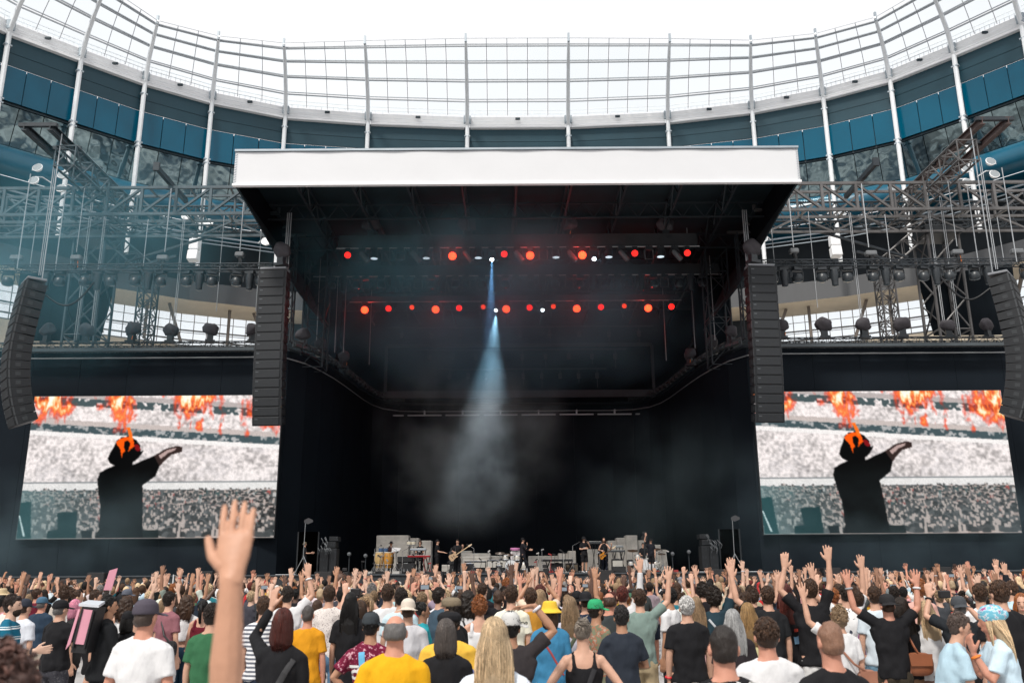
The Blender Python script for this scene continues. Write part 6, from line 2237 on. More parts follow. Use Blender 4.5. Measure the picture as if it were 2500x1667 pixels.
person(2241, 1419, 14.0, up=('tee', (0.6, 0.35, 0.3)), lo=('shorts', DJEAN), hair=('curly', 'ginger'), label='copper-curled person in pink checked shirt')
person(2425, 1432, 15.5, up=('jacket', (0.012, 0.014, 0.02)), lo=('trousers', BLK), hair=('short', 'brown'), R='up', label='person in dark sleeves holding a phone high at the right')
person(105, 1455, 16.2, yaw=-12, up=('tee', (0.025, 0.045, 0.075)), lo=('shorts', STONE), hair=('buzz', 'grey'), hat=('cap', (0.06, 0.13, 0.20)), fat=1.12, skin='red', label='older man in navy polo shirt, blue cap and beige shorts', shoes=BLK)
person(190, 1441, 16.0, up=('tee', (0.5, 0.5, 0.5)), lo=('shorts', BLK), hair=('bun', 'brown'), yaw=-60, label='brown-haired person in profile behind the pink hair')
person(5, 1436, 16.0, up=('tee', WHT), lo=('shorts', DJEAN), hair=('short', 'brown'), hat=('straw', (0.6, 0.48, 0.3)), label='man in straw hat and white T-shirt at the left edge')
person(160, 1434, 17.0, up=('tee', (0.5, 0.45, 0.4)), lo=('shorts', BLK), hair=('curly', 'brown'), label='brown curly-haired person before the left screen')
person(312, 1436, 18.0, yaw=-50, up=('tee', (0.2, 0.2, 0.22)), lo=('shorts', BLK), hair=('buzz', 'brown'), hat=('cap', (0.10, 0.11, 0.14)), label='man in grey cap turned right, before the left screen', face=True)
N_HERO = len(PEOPLE)

# ---- the rows behind: each still one person, picked so that neighbours differ
ZONES = [(120, 'at the far left'), (260, 'before the left screen'), (420, 'left of the stair rails'), (560, 'behind the big arm'), (700, 'right of the big arm'), (840, 'below the left stage stack'), (960, 'below the conga drums'),
         (1060, 'below the keyboards'), (1170, 'below the bass guitarist'), (1300, 'below the white bass drum'), (1390, 'left of the singer'), (1470, 'below the singer'), (1560, 'below the guitarist'), (1660, 'below the right drum kit'),
         (1780, 'below the right stage stack'), (1900, 'left of the right screen'), (2060, 'before the right screen'), (2220, 'by the right stair rails'), (2360, 'below the right screen'), (2700, 'at the far right')]
TOPC = [('white', WHT), ('black', BLK), ('navy', NVY), ('grey', (0.25, 0.25, 0.26)), ('pale blue', (0.42, 0.56, 0.66)), ('red', (0.42, 0.02, 0.025)), ('green', (0.05, 0.13, 0.08)), ('mustard', (0.5, 0.27, 0.03)), ('pink', (0.6, 0.3, 0.33)),
        ('cream', (0.66, 0.60, 0.48)), ('brown', (0.13, 0.075, 0.045)), ('teal', (0.02, 0.16, 0.19)), ('maroon', (0.12, 0.012, 0.025)), ('beige', (0.45, 0.36, 0.26)), ('dark grey', (0.05, 0.05, 0.055))]
TOPW = [8, 9, 4, 3, 3, 1.5, 1.5, 1, 1, 2, 1, 1, 1, 2, 4]
HAIRC = [('brown', 'brown', 6), ('dark', 'dark', 5), ('black', 'black', 4), ('fair', 'fair', 4), ('blonde', 'blonde', 2.5), ('ginger', 'ginger', 1), ('grey', 'grey', 1.5), ('auburn', 'auburn', 1)]
HAIRS = [('short', 'short', 9), ('long', 'long', 5), ('curly', 'curly', 2), ('bob', 'bobbed', 2), ('pony', 'tied back', 1.5), ('bun', 'pinned up', 1), ('buzz', 'cropped', 2)]
POSES = [(('up', 'down'), 'right arm up', 4), (('down', 'up'), 'left arm up', 3.5), (('up', 'upout'), 'both arms up', 2), (('upout', 'down'), 'right arm out', 2.5), (('down', 'upout'), 'left arm out', 2.5), (('upin', 'upin'), 'hands meeting overhead', 1),
         (('point', 'down'), 'right hand pointing up', 2), (('down', 'fist'), 'left fist up', 1.5), (('down', 'down'), 'arms down', 15), (('phone', 'phone'), 'holding up a phone', 2.5), (('wave', 'down'), 'right hand waving', 2), (('down', 'wave'), 'left hand waving', 2), (('clap', 'clap'), 'clapping', 1.5)]
SKN = ['fair', 'fair', 'pale', 'pale', 'red', 'tan', 'fair', 'brown', 'dark', 'tan']
rnd = random.Random(11)
wc = lambda seq, w: rnd.choices(seq, weights=w)[0]
spots = []
tries = 0
taken = [(P['x'], P['y']) for P in PEOPLE]
cells = {}
for x, y in taken:
    cells.setdefault((int(x // 1), int(y // 1)), []).append((x, y))


def free(x, y, r):
    i, j = int(x // 1), int(y // 1)
    for a in (-1, 0, 1):
        for b_ in (-1, 0, 1):
            for u, v in cells.get((i + a, j + b_), ()):
                if (u - x) ** 2 + (v - y) ** 2 < r * r:
                    return False
    return True


while tries < 60000 and len(spots) < 1000:
    tries += 1
    y = math.sqrt(rnd.uniform(13.2 ** 2, 39.0 ** 2))
    x = rnd.uniform(-0.63, 0.63) * y
    if y < 17 and rnd.random() < 0.6:
        continue
    if y < 21.5 and (-0.515 < x / y < -0.40 or 0.145 < x / y < 0.175 or 0.30 < x / y < 0.335 or 0.385 < x / y < 0.415):
        continue
    if y < 18 and abs(x / y) > 0.28 and rnd.random() < 0.5:
        continue
    if free(x, y, 0.56 + 0.10 * rnd.random()):
        cells.setdefault((int(x // 1), int(y // 1)), []).append((x, y))
        spots.append((x, y))
spots.sort(key=lambda q: q[1])
NEAR = 300 - N_HERO - 12
near, far = [], []
for x, y in spots:
    if abs(x) < 0.60 * y and len(near) < NEAR:
        near.append((x, y))
    else:
        far.append((x, y))
seen = set()
for x, y in near:
    px = 1250 + FPX * x / (y * math.cos(PITCH))
    zone = next(z for lim, z in ZONES if px < lim)
    for k in range(60):
        tn, tcol = wc(TOPC, TOPW)
        hn, hk, _ = wc(HAIRC, [q[2] for q in HAIRC])
        hs, hw, _ = wc(HAIRS, [q[2] for q in HAIRS])
        (r_, l_), pw, _ = wc(POSES, [q[2] for q in POSES])
        lab = 'person, %s top, %s %s hair, %s, %s' % (tn, hw, hn, pw, zone)
        if lab not in seen:
            break
    seen.add(lab)
    h = rnd.gauss(1.655 if hs in ('long', 'bob', 'pony', 'bun') else 1.755, 0.06)
    kind = 'tee' if r_ != 'down' or l_ != 'down' or rnd.random() < 0.8 else 'long'
    person(px, 1430, y, X=x, yaw=rnd.gauss(0, 14), up=(kind, tuple(c * rnd.uniform(0.85, 1.1) for c in tcol)), lo=(wc(['shorts', 'trousers'], [1, 1]), wc([BLK, NVY, DJEAN, KHAKI, JEAN], [3, 2, 3, 1, 1])),
           hair=(hs, hk), R=r_, L=l_, skin=rnd.choice(SKN), height=min(max(h, 1.5), 1.95), fat=rnd.uniform(0.95, 1.08), label=lab, group='people in the packed rows before the stage')


# ================================================================== band and crew (queued with the crowd, built after)
person(745, 1322, 44.6, yaw=-75, z0=DECKZ, up=('tee', BLK), lo=('trousers', BLK), hair=('short', 'dark'), hat=('capback', (0.16, 0.13, 0.09)), beard='dark', R='fore', L='fore', label='bearded stagehand in khaki cap standing left of the speaker stack', face=True)
person(955, 1321, 46.2, yaw=172, z0=DECKZ, up=('tee', (0.03, 0.012, 0.012)), lo=('trousers', BLK), hair=('short', 'black'), hat=('straw', BLK), R='keys', L='keys', skin='tan', label='percussionist in black hat behind the conga drums', face=True)
person(1026, 1321, 46.4, yaw=176, z0=DECKZ, up=('tee', BLK), lo=('trousers', BLK), hair=('curly', 'brown'), R='keys', L='keys', label='brown-haired keyboard player in black behind the red keyboard', face=True, shoes=WHT)
person(1068, 1316, 45.0, yaw=-95, z0=DECKZ, up=('tee', BLK), lo=('shorts', BLK), hair=('buzz', 'brown'), hat=('capback', BLK), R='keys', L='keys', label='player in black cap and long black shorts side on at the effects rack', shoes=WHT)
person(1117, 1317, 44.1, yaw=168, z0=DECKZ, up=('tee', BLK), lo=('wide', BLK), hair=('short', 'dark'), R='strum', L='fret', label='bass player in black clothes holding a pale bass guitar', face=True)
person(1276, 1312, 43.6, yaw=-85, z0=DECKZ, up=('long', (0.014, 0.013, 0.018)), lo=('wide', (0.012, 0.013, 0.017)), hair=('short', 'black'), hat=('cap', BLK), R='mic', L='fore', legs='walk', label='performer in black cap striding past the bass drum with a microphone', face=True)
person(1425, 1309, 43.5, yaw=-158, z0=DECKZ, up=('tee', BLK), lo=('shorts', BLK), hair=('short', 'dark'), hat=('bucket', BLK), R='fold', L='mic', label='singer in black bucket hat and baggy shorts, microphone at mouth', shoes=WHT, face=True)
P_sing = PEOPLE[-1]
person(1474, 1313, 44.2, yaw=176, z0=DECKZ, up=('vest', BLK), lo=('trousers', (0.012, 0.015, 0.025)), hair=('bob', 'brown'), R='strum', L='fret', label='guitarist in black sleeveless vest playing an orange guitar', beard='brown', face=True, shoes=BLK)
person(1588, 1313, 44.0, yaw=162, z0=DECKZ, up=('tee', (0.012, 0.013, 0.018)), lo=('shorts', BLK), hair=('short', 'black'), hat=('bucket', BLK), R='upin', L='down', label='performer in black with white socks in front of the right drum kit', shoes=BLK, face=True)
P_sock = PEOPLE[-1]
person(1570, 1334, 47.0, yaw=180, z0=DECKZ - 0.15, height=1.62, up=('tee', BLK), lo=('trousers', BLK), hair=('short', 'dark'), R='keys', L='keys', label='drummer seated low behind the right drum kit', face=True)
person(1803, 1315, 46.0, yaw=70, z0=DECKZ, up=('tee', BLK), lo=('trousers', BLK), hair=('short', 'dark'), R='fore', L='fore', label='stagehand in black at the right edge of the stage', face=True)

# ================================================================== grow the meshes and set everybody up
grow_meshes()
for P in PEOPLE:
    build_person(P)

# ---- the farther rows: past the three hundred nearest, one mass of heads and hands
def far_crowd():
    V, Fc, C = [], [], []

    def put(mb, col):
        k = len(V)
        V.extend(mb.v)
        Fc.extend(tuple(i + k for i in f) for f in mb.f)
        C.extend([col] * len(mb.v))
    for x, y in far:
        h = rnd.gauss(1.71, 0.08) / 1.75
        tcol = wc(TOPC, TOPW)[1]
        hk = wc(HAIRC, [q[2] for q in HAIRC])[1]
        sk = SKIN[rnd.choice(SKN)]
        ya = rnd.gauss(0, 0.3)
        Rz = Matrix.Rotation(ya, 3, 'Z')
        f = lambda p: tuple(Rz @ Vector(p) * h + Vector((x, y, 0)))

        def w(mb, col):
            mb.v = [f(p) for p in mb.v]
            put(mb, col)
        w(rings(MB(), [(0, 0, 0.75, 0.17, 0.13), (0, 0, 1.1, 0.17, 0.13), (0, 0, 1.34, 0.19, 0.13), (0, 0, 1.42, 0.14, 0.1), (0, 0, 1.48, 0.07, 0.07)], 9), tcol)
        w(MB().ell((0, 0.012, 1.635), (0.077, 0.095, 0.118), 9, 7), sk)
        lg = rnd.random() < 0.35
        hm = MB().ell((0, -0.022, 1.665), (0.09, 0.096, 0.112), 9, 7)
        if lg:
            rings(hm, [(0, -0.09, 1.28, 0.085, 0.04), (0, -0.08, 1.42, 0.105, 0.055), (0, -0.04, 1.56, 0.102, 0.085), (0, -0.02, 1.68, 0.09, 0.09)], 8)
        if rnd.random() < 0.12:
            hc = rnd.choice([BLK, NVY, (0.6, 0.58, 0.55), (0.4, 0.03, 0.03), (0.2, 0.2, 0.22)])
            rings(hm, [(0, 0, 1.67, 0.098, 0.115), (0, 0, 1.74, 0.09, 0.105), (0, 0, 1.78, 0.03, 0.04)], 9)
            w(hm, hc)
        else:
            w(hm, HAIR[hk])
        t = rnd.random()
        arms = [(rnd.choice(['up', 'upout', 'upin', 'point', 'fist', 'wave', 'clap']), 1)] if t < 0.19 else ([(rnd.choice(['up', 'upout', 'upin', 'point', 'wave']), -1)] if t < 0.34 else ([('up', 1), ('upout', -1)] if t < 0.40 else []))
        for pose, sd in arms:
            S, E, W_, hd, nrm, spread, curl = arm_chain(pose, sd)
            jit = Vector((rnd.gauss(0, 0.07), rnd.gauss(0, 0.05), -abs(rnd.gauss(0, 0.06))))
            E = E + jit
            W_ = W_ + jit * 1.8
            w(MB().path([S, S.lerp(E, 0.6)], [0.085, 0.075], 6), tcol)
            a = MB().path([S.lerp(E, 0.4), E, E.lerp(W_, 0.3), W_], [0.045, 0.037, 0.038, 0.026], 6)
            add_hand(a, W_, hd, nrm, sd, spread * 1.4 + 0.06, min(curl, 1.0), 1.12, seg=4)
            w(a, sk)
    me = bpy.data.meshes.new('far_crowd')
    me.from_pydata(V, [], Fc)
    ca = me.color_attributes.new('tint', 'FLOAT_COLOR', 'POINT')
    ca.data.foreach_set('color', np.array([(*c, 1) for c in C], np.float32).ravel())
    me.shade_smooth()
    m, nt, b = nodes_of('far_crowd')
    a = nt.nodes.new('ShaderNodeAttribute')
    a.attribute_name = 'tint'
    nt.links.new(a.outputs['Color'], b.inputs['Base Color'])
    b.inputs['Roughness'].default_value = 0.75
    b.inputs['Specular IOR Level'].default_value = 0.25
    me.materials.append(m)
    o = bpy.data.objects.new('far_crowd', me)
    COL.objects.link(o)
    tag(o, 'farthest packed rows of the crowd with raised hands up against the stage', 'crowd', kind='stuff')


far_crowd()

# ================================================================== what stands on the stage
def pbox(mb, x0, x1, y0, y1, Y, dp=0.4, bev=0.015):
    """bevelled box filling the photo rectangle at distance Y"""
    a, b = at(x0, y1, Y), at(x1, y0, Y)
    return mb.bevbox(((a.x + b.x) / 2, Y + dp / 2, (a.z + b.z) / 2), (abs(b.x - a.x), dp, abs(b.z - a.z)), bev)


M_stone = mat('concrete_set', (0.42, 0.395, 0.36), 0.85, var=0.35, vscale=1.6, bump=0.02, bscale=6)
M_amp = mat('amp_cloth', (0.50, 0.48, 0.44), 0.8, var=0.1, vscale=4)
M_gear = mat('gear_black', (0.014, 0.014, 0.016), 0.5)
M_chrome = M_steel
BLOCKS = [(916, 998, 1306, 49, 'tall grey block behind the congas'), (998, 1023, 1313, 49.3, 'grey block one step down beside the tall one'), (1023, 1053, 1319, 49, 'grey block behind the keyboard player'),
          (1078, 1110, 1378, 47.5, 'low rounded grey block behind the bass player'), (1124, 1152, 1344, 50.5, 'grey block at the top of the centre steps'), (1125, 1198, 1350, 50, 'top step of the grey centre stairs'),
          (1128, 1196, 1358, 49.6, 'middle step of the grey centre stairs'), (1130, 1192, 1366, 49.2, 'lowest step of the grey centre stairs'), (1196, 1240, 1356, 50.2, 'flat grey block right of the centre stairs'),
          (1290, 1372, 1356, 50.2, 'long low grey block right of the bass drum'), (1364, 1392, 1350, 49.8, 'grey block rising left of the singer'), (1388, 1406, 1344, 49.4, 'grey block just behind the singer on the left'),
          (1428, 1460, 1340, 50.0, 'grey block behind the singer on the right'), (1486, 1510, 1319, 49.6, 'grey block right of the guitarist'), (1508, 1533, 1312, 49.4, 'taller grey block next to the tallest one'),
          (1531, 1556, 1306, 49.2, 'tallest grey block behind the right drum kit'), (1555, 1578, 1318, 49.5, 'grey block behind the seated drummer'), (1597, 1613, 1329, 49.3, 'grey block right of the man with white socks'),
          (1612, 1627, 1341, 49.1, 'small grey block at the right end of the set')]
for x0, x1, y0, Y, lab in BLOCKS:
    a, b = at(x0, 1398, Y), at(x1, y0, Y)
    p = MB().bevbox(((a.x + b.x) / 2, Y + 0.45, (DECKZ + b.z) / 2), (b.x - a.x - 0.012, 0.9, b.z - DECKZ), 0.025)
    tag(p.build('set_block', M_stone), lab, 'stage block', 'grey concrete-look set blocks')


def drum(t, name, c, r, h, mshell, axis='Z', hoop=True, tilt=0.0, mhead=None):
    Rm = Matrix.Rotation(tilt, 3, 'X') if axis == 'Z' else Matrix.Rotation(RAD(90), 3, 'X')
    s = MB().lathe([(r * 0.98, -h / 2), (r, -h / 2 + 0.01), (r, h / 2 - 0.01), (r * 0.98, h / 2)], 20, c, Rm).build(name, mshell, t, smooth=True)
    MB().lathe([(r * 0.96, h / 2 + 0.004), (0.005, h / 2 + 0.006)], 20, c, Rm, cap=False).build('drum_head', mhead or mat('drum_head', (0.78, 0.78, 0.76), 0.5), s)
    if hoop:
        q = MB()
        for z in (-h / 2, h / 2):
            q.lathe([(r * 1.0, z - 0.018), (r * 1.05, z - 0.018), (r * 1.05, z + 0.018), (r * 1.0, z + 0.018)], 20, c, Rm, cap=False)
        q.build('hoop', M_chrome, s, smooth=True)
    return s


def stand(t, x, y, z0, z1, r=0.016, spread=0.3, name='stand'):
    p = MB().tube((x, y, z0 + 0.3), (x, y, z1), r, 6)
    for k in range(3):
        a = 2.1 * k + 0.5
        p.tube((x, y, z0 + 0.38), (x + spread * math.cos(a), y + spread * math.sin(a), z0 + 0.01), r * 0.9, 5)
    return p.build(name, M_chrome, t, smooth=True)


M_conga = [mat('conga_pale', (0.56, 0.38, 0.17), 0.3, var=0.15, vscale=6, stretch=(3, 3, 0.4)), mat('conga_amber', (0.52, 0.25, 0.045), 0.3, var=0.15, vscale=6, stretch=(3, 3, 0.4))]
for j, px in enumerate((926, 948)):
    q = at(px, 1367, 44.6)
    zt, zb = at(px, 1348, 44.6).z, at(px, 1386, 44.6).z
    t = thing('conga_drum', ['pale wooden conga drum, left of the pair', 'amber wooden conga drum, right of the pair'][j], 'conga drum', (q.x, 44.6, DECKZ))
    H = zt - zb
    s = MB().lathe([(0.14, 0), (0.19, H * 0.25), (0.225, H * 0.55), (0.215, H * 0.8), (0.185, H)], 24, (q.x, 44.6, zb)).build('shell', M_conga[j], t, smooth=True)
    MB().lathe([(0.19, H - 0.03), (0.2, H - 0.02), (0.195, H + 0.015), (0.01, H + 0.02)], 24, (q.x, 44.6, zb), cap=False).build('drum_head', mat('hide', (0.62, 0.54, 0.42), 0.6), s, smooth=True)
    p = MB()
    for k in range(6):
        a = k * math.pi / 3 + 0.3
        p.box((q.x + 0.226 * math.cos(a), 44.6 + 0.226 * math.sin(a), zb + H * 0.78), (0.03, 0.03, 0.09))
    p.build('lug', M_chrome, s)
    p = MB().path([(q.x + 0.21 * math.cos(a), 44.6 + 0.21 * math.sin(a), zb + 0.16) for a in [k * 0.5236 for k in range(13)]], 0.015, 5)
    for a in (0.5, 2.6, 4.7):
        p.tube((q.x + 0.21 * math.cos(a), 44.6 + 0.21 * math.sin(a), zb + 0.16), (q.x + 0.3 * math.cos(a), 44.6 + 0.3 * math.sin(a), DECKZ + 0.01), 0.014, 5)
    p.build('stand', M_chrome, t, smooth=True)
for j, px in enumerate((930, 942)):
    q = at(px, 1342, 45.0)
    t = thing('bongo_drum', ['left small white-and-blue bongo above the congas', 'right small white-and-blue bongo above the congas'][j], 'bongo', (q.x, 45, DECKZ))
    drum(t, 'shell', (q.x, 45, q.z), 0.12, 0.2, mat('bongo_blue', (0.05, 0.1, 0.2), 0.3))
    stand(t, q.x, 45, DECKZ, q.z - 0.1)
for j, px in enumerate((999, 1010)):
    q = at(px, 1325, 46.8)
    t = thing('timbale', ['left cream timbale on its stand', 'right cream timbale on its stand'][j], 'drum', (q.x, 46.8, DECKZ))
    drum(t, 'shell', (q.x, 46.8, q.z), 0.12, 0.19, mat('cream_shell', (0.6, 0.55, 0.44), 0.35))
    stand(t, q.x, 46.8, DECKZ, q.z - 0.1)
# keyboards
KB = [(995, 1050, 1355, 1360, 45.3, (0.30, 0.015, 0.02), 'red stage keyboard in front of the brown-haired player'), (1001, 1040, 1338, 1343, 45.7, (0.34, 0.38, 0.42), 'silver-blue upper keyboard tilted over the red one'),
      (1322, 1398, 1364, 1370, 45.4, (0.02, 0.02, 0.022), 'long black keyboard right of the striding performer'), (1435, 1470, 1321, 1327, 47.8, (0.05, 0.055, 0.06), 'small upper keyboard behind the singer'),
      (1486, 1522, 1331, 1336, 46.8, (0.22, 0.24, 0.25), 'silver keyboard right of the guitarist'), (1484, 1526, 1342, 1347, 46.5, (0.06, 0.065, 0.07), 'dark keyboard under the silver one')]
for x0, x1, y0, y1, Y, c, lab in KB:
    q = at((x0 + x1) / 2, y1, Y)
    t = thing('keyboard', lab, 'keyboard', (q.x, Y, DECKZ))
    pbox(MB(), x0, x1, y0, y1, Y, 0.34).build('case', mat('kb_%d' % x0, c, 0.4), t)
    a, b = at(x0 + 3, y0, Y), at(x1 - 3, y0, Y)
    MB().bb(a.x, b.x, Y + 0.02, Y + 0.18, a.z + 0.002, a.z + 0.012).build('keys', mat('keys_white', (0.7, 0.7, 0.68), 0.4), t)
    p = MB()
    for xx in (a.x + 0.15, b.x - 0.15):
        p.bar((xx, Y + 0.05, a.z - 0.1), (xx + 0.2, Y + 0.4, DECKZ), 0.035)
        p.bar((xx + 0.2, Y + 0.05, a.z - 0.1), (xx, Y + 0.4, DECKZ), 0.035)
    p.build('stand', M_gear, t)
# amps and racks
AMPS = [(968, 1012, 1375, 1400, 44.9, M_gear, 'black amplifier with round emblem under the red keyboard'), (1134, 1156, 1375, 1400, 44.6, M_gear, 'black amplifier right of the bass player'), (1096, 1116, 1346, 1378, 46.5, M_gear, 'tall black cabinet behind the bass player'),
        (1189, 1215, 1366, 1386, 47.2, M_amp, 'pale fronted amplifier, left of the two by the bass drum'), (1217, 1245, 1364, 1386, 47.2, M_amp, 'pale fronted amplifier, right of the two by the bass drum'), (1134, 1186, 1369, 1386, 47.6, M_amp, 'wide pale amplifier below the centre stairs'),
        (1344, 1378, 1374, 1400, 45.6, M_gear, 'black amplifier under the long black keyboard'), (1381, 1412, 1374, 1398, 46.0, mat('amp_brown', (0.10, 0.075, 0.05), 0.7), 'brown amplifier left of the singer'),
        (1494, 1522, 1364, 1384, 46.6, M_amp, 'pale fronted amplifier right of the guitarist'), (970, 1012, 1358, 1372, 46.0, M_gear, 'low black rack behind the congas'), (1532, 1548, 1366, 1398, 46.0, mat('rack_tan', (0.2, 0.16, 0.12), 0.7), 'tan shelf rack left of the right drum kit'),
        (1290, 1310, 1380, 1396, 45.2, M_gear, 'black flight case with a white outline by the striding performer')]
for x0, x1, y0, y1, Y, m_, lab in AMPS:
    q = at((x0 + x1) / 2, y1, Y)
    t = thing('amplifier', lab, 'amplifier', (q.x, Y, DECKZ))
    a, b = at(x0, y0, Y), at(x1, y1, Y)
    MB().bevbox(((a.x + b.x) / 2, Y + 0.2, (a.z + max(b.z, DECKZ)) / 2), (b.x - a.x, 0.4, a.z - max(b.z, DECKZ)), 0.02).build('cabinet', M_gear, t)
    zb = max(b.z, DECKZ)
    MB().bb(a.x + 0.03, b.x - 0.03, Y - 0.006, Y + 0.004, zb + 0.03, a.z - 0.08).build('grille', m_ if m_ is not M_gear else mat('gear_grille', (0.022, 0.022, 0.024), 0.8), t)
    if zb > DECKZ + 0.05:
        MB().bb(a.x + 0.04, b.x - 0.04, Y + 0.05, Y + 0.35, DECKZ, zb).build('support', M_gear, t)
    MB().tube(((a.x + b.x) / 2 - 0.1, Y + 0.15, a.z + 0.01), ((a.x + b.x) / 2 + 0.1, Y + 0.15, a.z + 0.01), 0.014, 5).build('handle', M_chrome, t)
# drum kits
def kit(px, py, Y, label, text=None, rad=0.30, cym=()):
    q = at(px, py, Y)
    t = thing('drum_kit', label, 'drum kit', (q.x, Y, DECKZ))
    z = DECKZ + rad + 0.04
    bd = drum(t, 'bass_drum', (q.x, Y, z), rad, 0.4, mat('kit_shell', (0.3, 0.29, 0.28), 0.3), axis='Y')
    MB().lathe([(rad * 0.99, 0.205), (0.005, 0.212)], 24, (q.x, Y, z), Matrix.Rotation(RAD(90), 3, 'X'), cap=False).build('front_head', mat('kit_head', (0.72, 0.74, 0.76), 0.5), t)
    silver = mat('kit_silver', (0.5, 0.47, 0.42), 0.25, metal=0.4)
    for dx, dy, dz, r, h in ((-0.28, 0.25, 0.62, 0.15, 0.2), (0.3, 0.3, 0.6, 0.16, 0.22), (0.62, 0.3, 0.2, 0.2, 0.36), (-0.6, 0.45, 0.3, 0.17, 0.14)):
        drum(t, 'tom', (q.x + dx, Y + dy, DECKZ + dz + 0.1), r, h, silver, tilt=-0.25)
    for dx, dy, zc, r in cym:
        s = stand(t, q.x + dx, Y + dy, DECKZ, zc, 0.014, 0.25, 'cymbal_stand')
        MB().lathe([(r, 0), (r * 0.3, 0.03), (0.04, 0.05), (0.005, 0.055)], 22, (q.x + dx, Y + dy, zc), Matrix.Rotation(RAD(16), 3, 'X'), cap=False).build('cymbal', mat('dark_cymbal', (0.14, 0.10, 0.07), 0.35, metal=0.7), t, smooth=True)
    MB().lathe([(0.16, 0), (0.17, 0.03), (0.16, 0.08)], 14, (q.x + 0.05, Y + 1.1, DECKZ + 0.5)).build('stool', M_gear, t)
    return t, q.x, z


K1 = kit(1248, 1388, 44.7, 'drum kit whose white bass drum reads SPARKS', 'SPARKS', 0.30, ((-0.55, 0.3, at(1222, 1350, 45).z, 0.25), (-0.15, 0.35, at(1242, 1354, 45).z, 0.27)))
K2 = kit(1573, 1385, 45.6, 'drum kit with plain white bass drum and silver toms on the right', None, 0.30, ((-0.5, 0.4, at(1548, 1344, 46).z, 0.28), (0.7, 0.4, at(1612, 1340, 46).z, 0.25), (0.95, 0.3, at(1625, 1352, 46).z, 0.2)))
for j, (px, py, Y, h) in enumerate(((1600, 1352, 45.3, 1.0), (1618, 1352, 45.5, 1.0), (915, 1340, 44.2, 1.3), (968, 1342, 43.9, 1.2), (983, 1345, 43.8, 1.1), (1157, 1338, 44.4, 1.3), (1398, 1332, 44.0, 1.4), (1240, 1372, 44.3, 0.6))):
    q = at(px, py, Y)
    t = thing('microphone_stand', '%s chrome microphone or hardware stand from the left along the stage' % ORD[sorted([1600, 1618, 915, 968, 983, 1157, 1398, 1240]).index(px)], 'stand', (q.x, Y, DECKZ), 'stands along the stage')
    stand(t, q.x, Y, DECKZ, q.z, 0.014, 0.28)
    MB().tube((q.x, Y, q.z), (q.x + 0.3 * (-1) ** j, Y - 0.1, q.z + 0.16), 0.012, 5).build('boom', M_chrome, t)
    MB().ell((q.x + 0.32 * (-1) ** j, Y - 0.1, q.z + 0.17), (0.05, 0.03, 0.03), 8, 6).build('microphone', M_gear, t)
# guitars, held
def guitar(name, label, bp, hp, Y, cbody, bass):
    a, b = at(*bp, Y), at(*hp, Y)
    d = (b - a)
    th = math.atan2(d.z, d.x)
    Ln = d.length
    k = Ln / (1.0 if bass else 0.9)
    t = thing(name, label, 'guitar', a)
    ca, sa = math.cos(th), math.sin(th)
    P_ = lambda u, v: (a.x + ca * u - sa * v, a.z + sa * u + ca * v)
    out = [(-0.22, 0.02), (-0.19, 0.13), (-0.10, 0.165), (0.0, 0.125), (0.09, 0.13), (0.19, 0.15), (0.235, 0.115), (0.16, 0.055), (0.155, -0.04), (0.20, -0.10), (0.15, -0.125), (0.06, -0.115), (0.0, -0.12), (-0.11, -0.17), (-0.20, -0.13)]
    MB().prism([P_(u * k * 1.08, v * k * 1.08) for u, v in out], Y - 0.025, Y + 0.025).build('body', cbody, t)
    MB().prism([P_(u, v) for u, v in ((0.1 * k, -0.024), (Ln - 0.08, -0.02), (Ln - 0.08, 0.02), (0.1 * k, 0.024))], Y - 0.045, Y - 0.024).build('neck', mat('maple_neck', (0.55, 0.40, 0.25), 0.4) if bass else mat('rosewood', (0.12, 0.07, 0.045), 0.5), t)
    MB().prism([P_(u, v) for u, v in ((Ln - 0.09, -0.02), (Ln - 0.05, -0.045), (Ln + 0.11, -0.03), (Ln + 0.12, 0.02), (Ln - 0.04, 0.045), (Ln - 0.09, 0.02))], Y - 0.043, Y - 0.022).build('headstock', mat('maple_head', (0.66, 0.52, 0.36), 0.4), t)
    p = MB()
    for u in (-0.08, 0.03):
        x, z = P_(u * k, 0)
        p.box((x, Y - 0.03, z), (0.035, 0.012, 0.09), Matrix.Rotation(-th, 3, 'Y'))
    p.build('pickup', M_gear, t)
    x, z = P_(0.2 * k, 0.12 * k)
    x2, z2 = P_(-0.2 * k, 0.02)
    MB().path([(x, Y, z), (x - 0.02, Y + 0.1, z + 0.25), (x2 + 0.05, Y + 0.2, z + 0.22), (x2, Y + 0.05, z2)], 0.02, 5).build('strap', M_rope, t)


guitar('bass_guitar', 'natural wood bass guitar held by the bass player', (1107, 1358), (1147, 1331), 43.78, mat('bass_wood', (0.50, 0.34, 0.21), 0.35, var=0.2, vscale=5), True)
guitar('electric_guitar', 'amber orange electric guitar held by the guitarist', (1471, 1356), (1498, 1336), 43.88, mat('guitar_amber', (0.55, 0.21, 0.015), 0.22, var=0.2, vscale=5), False)
for px, py, Y, lab in ((1429.5, 1318, 43.3, 'microphone held to the mouth by the singer'), (1279, 1328, 43.4, 'microphone held by the striding performer')):
    q = at(px, py, Y)
    t = thing('microphone', lab, 'microphone', q)
    MB().tube(q, q + Vector((0.12, -0.02, -0.1)), 0.02, 8, 0.013).build('handle', M_gear, t)
    MB().ell(q, (0.032, 0.032, 0.032), 10, 8).build('grille', mat('mic_grille', (0.05, 0.05, 0.055), 0.4, metal=0.6), t, smooth=True)
